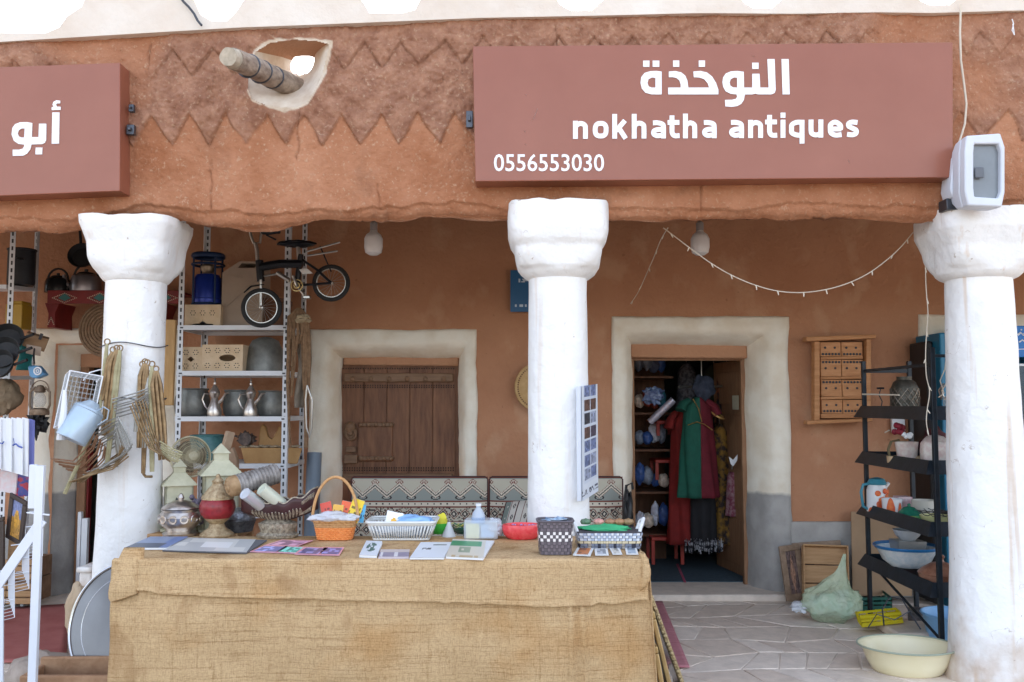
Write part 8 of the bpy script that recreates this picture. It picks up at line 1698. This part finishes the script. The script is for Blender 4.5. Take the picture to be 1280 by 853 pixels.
t_, cx, zt_, zb_, k_ = garment('two_tone_dress', 'dress half deep green and half maroon with gold trim', 'dress', 871, 497, 622, 8.0, 15, 24, None, 6, .09, 1, [(7, 16, M_dg, -1), (9, 22, M_mr, 1)], [('green_half', M_dg, .26, .76), ('maroon_half', M_mr, -.24, .26)])
build('gold_yoke', MB().tube([(cx - 15 * k_, 7.90, zt_ - 34 * k_), (cx - 4 * k_, 7.885, zt_ - 30 * k_), (cx + 5 * k_, 7.885, zt_ - 33 * k_), (cx + 15 * k_, 7.90, zt_ - 40 * k_)], .012, 6, flat=.4).tube([(cx - 8 * k_, 7.90, zt_ - 2 * k_), (cx - 2 * k_, 7.885, zt_ - 14 * k_), (cx + 2 * k_, 7.885, zt_ - 30 * k_)], .011, 6, flat=.4), M_gt, t_)
build('gold_cuff', MB().ring((cx + 24 * k_, 7.96, zt_ - 22 * k_), .06, .009, rotm(.3, .5, 0), 20, 6), M_gt, t_)
garment('long_red_dress', 'long dark red dress hanging behind the green half of the dress', 'dress', 852, 512, 680, 8.25, 11, 20, M_dr, 6, .10, 2, [(7, 24, M_dr, -1)])
garment('black_trousers', 'black long garment hanging below the two tone dress', 'trousers', 876, 560, 686, 8.15, 14, 15, M_bkc, 5, .09, 3)
garment('golden_print_dress', 'dark yellow printed dress hanging nearest the door leaf', 'dress', 898, 530, 680, 8.35, 10, 13, mat('golden_print', (.25, .13, .02), .8, col2=(.03, .02, .02), scale=16, contrast=.2, bump=.1), 5, .10, 4)
garment('striped_kaftan', 'patterned orange and black kaftan hanging high beside the dark scarf', 'kaftan', 906, 462, 580, 8.5, 9, 12, mat('kaftan_print', (.16, .05, .02), .8, col2=(.02, .015, .02), scale=20, contrast=.2), 5, .10, 5)
garment('dark_green_coat', 'dark olive garment hanging high at the back of the doorway', 'coat', 892, 455, 560, 8.9, 12, 16, fab('olive_cloth', (.02, .025, .015)), 5, .1, 7)
garment('grey_print_dress', 'grey printed dress hanging high behind the scarf', 'dress', 858, 455, 540, 8.9, 10, 14, mat('grey_print', (.05, .05, .06), .8, col2=(.16, .15, .17), scale=30, contrast=.2), 5, .1, 8)
garment('brown_striped_cloth', 'brown cloth hanging between the door leaf and the kaftan', 'cloth', 921, 475, 570, 8.6, 6, 8, fab('brown_cloth', (.06, .025, .012)), 4, .07, 9)
garment('black_abaya', 'black gown hanging low behind the golden printed dress', 'gown', 905, 560, 690, 8.6, 12, 15, M_bkc, 5, .09, 10)
garment('pink_print_cloth', 'pink flowered cloth hanging low beside the door leaf', 'cloth', 913, 590, 645, 8.2, 6, 8, mat('pink_flower_cloth', (.22, .05, .08), .8, col2=(.35, .2, .22), scale=30, contrast=.2), 4, .06, 6)
hm = MB(); r_ = random.Random(12)
for i in range(26): hm.tube([V(856 + i * 1.9, 676 + r_.uniform(-3, 2), 8.05), V(857 + i * 1.9 + r_.uniform(-2, 2), 690 + r_.uniform(-3, 3), 8.02)], [.012, .020], 6, flat=.3)
single('patterned_hem', 'black and white patterned hem of cloth hanging above the shop mat', 'cloth', hm, mat('black_white_print', (.55, .56, .60), .8, col2=(.02, .02, .03), scale=35, contrast=.08, bump=0), V(880, 685, 8.05), kind=None)
single('dark_headscarf', 'dark navy headscarf bundled above the dresses', 'scarf', crumple(V(880, 485, 8.0), .10, .09, .12, 5, .35), mat('navy_scarf', (.012, .016, .03), .9, col2=(.05, .06, .09), scale=20, bump=.4), V(880, 500, 8.0), angle=60)
single('clothes_rail', 'thin steel rail the clothes hang from inside the shop', 'rail', MB().tube([(X(845, 8.1), 7.98, Z(484, 8.0)), (X(925, 8.3), 8.5, Z(484, 8.0) + .02)], .012, 8).tube([(X(880, 8.1), 8.2, Z(484, 8.0)), (X(880, 8.1), 8.2, 2.79)], .006, 6), M_chr, (1.8, 8.1, 2))
single('white_tag', 'bright white tag showing among the dark clothes', 'tag', MB().prism([(X(a_, 7.95), Z(b_, 7.95)) for a_, b_ in [(909, 571), (914, 575), (920, 568), (919, 576), (914, 583), (911, 580)]], 7.94, 7.944), M_plasw, V(914, 580, 7.95))
# display shelf on the shop's left side
t = thing('shop_shelf', 'dark shelf unit with goods just inside the shop doorway', 'shelf', (X(812, 8.6), 8.6, .05))
for z in (.35, .75, 1.15, 1.5, 1.85): build('shelf_board', MB().bb(X(780, 8.6), X(838, 8.6), 8.45, 8.95, z, z + .02), M_dwood, t)
build('shelf_back', MB().bb(X(780, 8.6), X(838, 8.6), 8.96, 8.98, .05, 2.3), M_dwood, t)
r_ = random.Random(21); gc = [(.02, .05, .16), (.3, .32, .38), (.05, .06, .10), (.22, .05, .03), (.10, .12, .16), (.02, .10, .14), (.35, .3, .25)]; nmz = ['navy', 'silver grey', 'black', 'brick red', 'slate', 'teal', 'cream']
for z in (.37, .77, 1.17, 1.52, 1.87):
    for j in range(4):
        q = r_.randrange(7); c = Vector((X(800 + 9.5 * j, 8.5), 8.52 + r_.uniform(0, .1), z + .06)); w_ = r_.uniform(.045, .06); h_ = r_.uniform(.09, .17)
        single('wrapped_parcel', '%s wrapped goods on the %s board of the shop shelf, %s' % (nmz[q], {.37: 'lowest', .77: 'second', 1.17: 'third', 1.52: 'fourth', 1.87: 'top'}[z], ['nearest the door jamb', 'second from the jamb', 'third from the jamb', 'next to the dresses'][j]), 'parcel', crumple(c + Vector((0, 0, h_ - .05)), w_, .05, h_ * .7, r_.randrange(99), .22), mat('parcel_%s' % nmz[q].replace(' ', '_'), gc[q], .4, col2=tuple(min(1, x * 2.5) for x in gc[q]), scale=25, bump=.3), c, angle=50)
single('blue_plastic_bundle', 'shiny blue plastic bundle on the shop shelf', 'bundle', crumple(V(817, 495, 8.35), .10, .06, .09, 51, .6), mat('shiny_blue_wrap', (.03, .06, .20), .2, col2=(.3, .4, .6), scale=25, bump=.5), V(817, 505, 8.35), angle=40)
single('silver_roll', 'silver wrapped roll slanting out over the shop shelf', 'roll', MB().tube([V(812, 528, 8.3), V(842, 500, 8.25)], .035, 12), mat('silver_wrap', (.35, .38, .5), .25, .3, col2=(.6, .55, .6), scale=25, bump=.3), V(825, 520, 8.3))
def rstool(px0, px1, yt, yb, Y, label):
    t_ = thing('red_stool', label, 'stool', (X((px0 + px1) / 2, Y), Y, Z(yb, Y)), 'low red stools in the shop'); x0_, x1_, z0_, z1_ = X(px0, Y), X(px1, Y), Z(yb, Y), Z(yt, Y)
    build('stool_top', MB().bb(x0_, x1_, Y, Y + .35, z1_ - .03, z1_), M_dr2, t_, bevel=.004)
    for x_ in (x0_ + .015, x1_ - .015):
        for y_ in (Y + .015, Y + .33): build('leg', MB().bb(x_ - .015, x_ + .015, y_ - .015, y_ + .015, z0_, z1_ - .031), M_dr2, t_)
M_dr2 = mat('bright_red_paint', (.30, .02, .01), .5, var=.1)
rstool(812, 852, 672, 706, 8.3, 'low red painted stool on the floor of the shop'); rstool(818, 846, 575, 600, 8.4, 'red painted tray stand at the middle of the shop shelf'); rstool(820, 845, 526, 545, 8.42, 'small red stand high on the shop shelf')
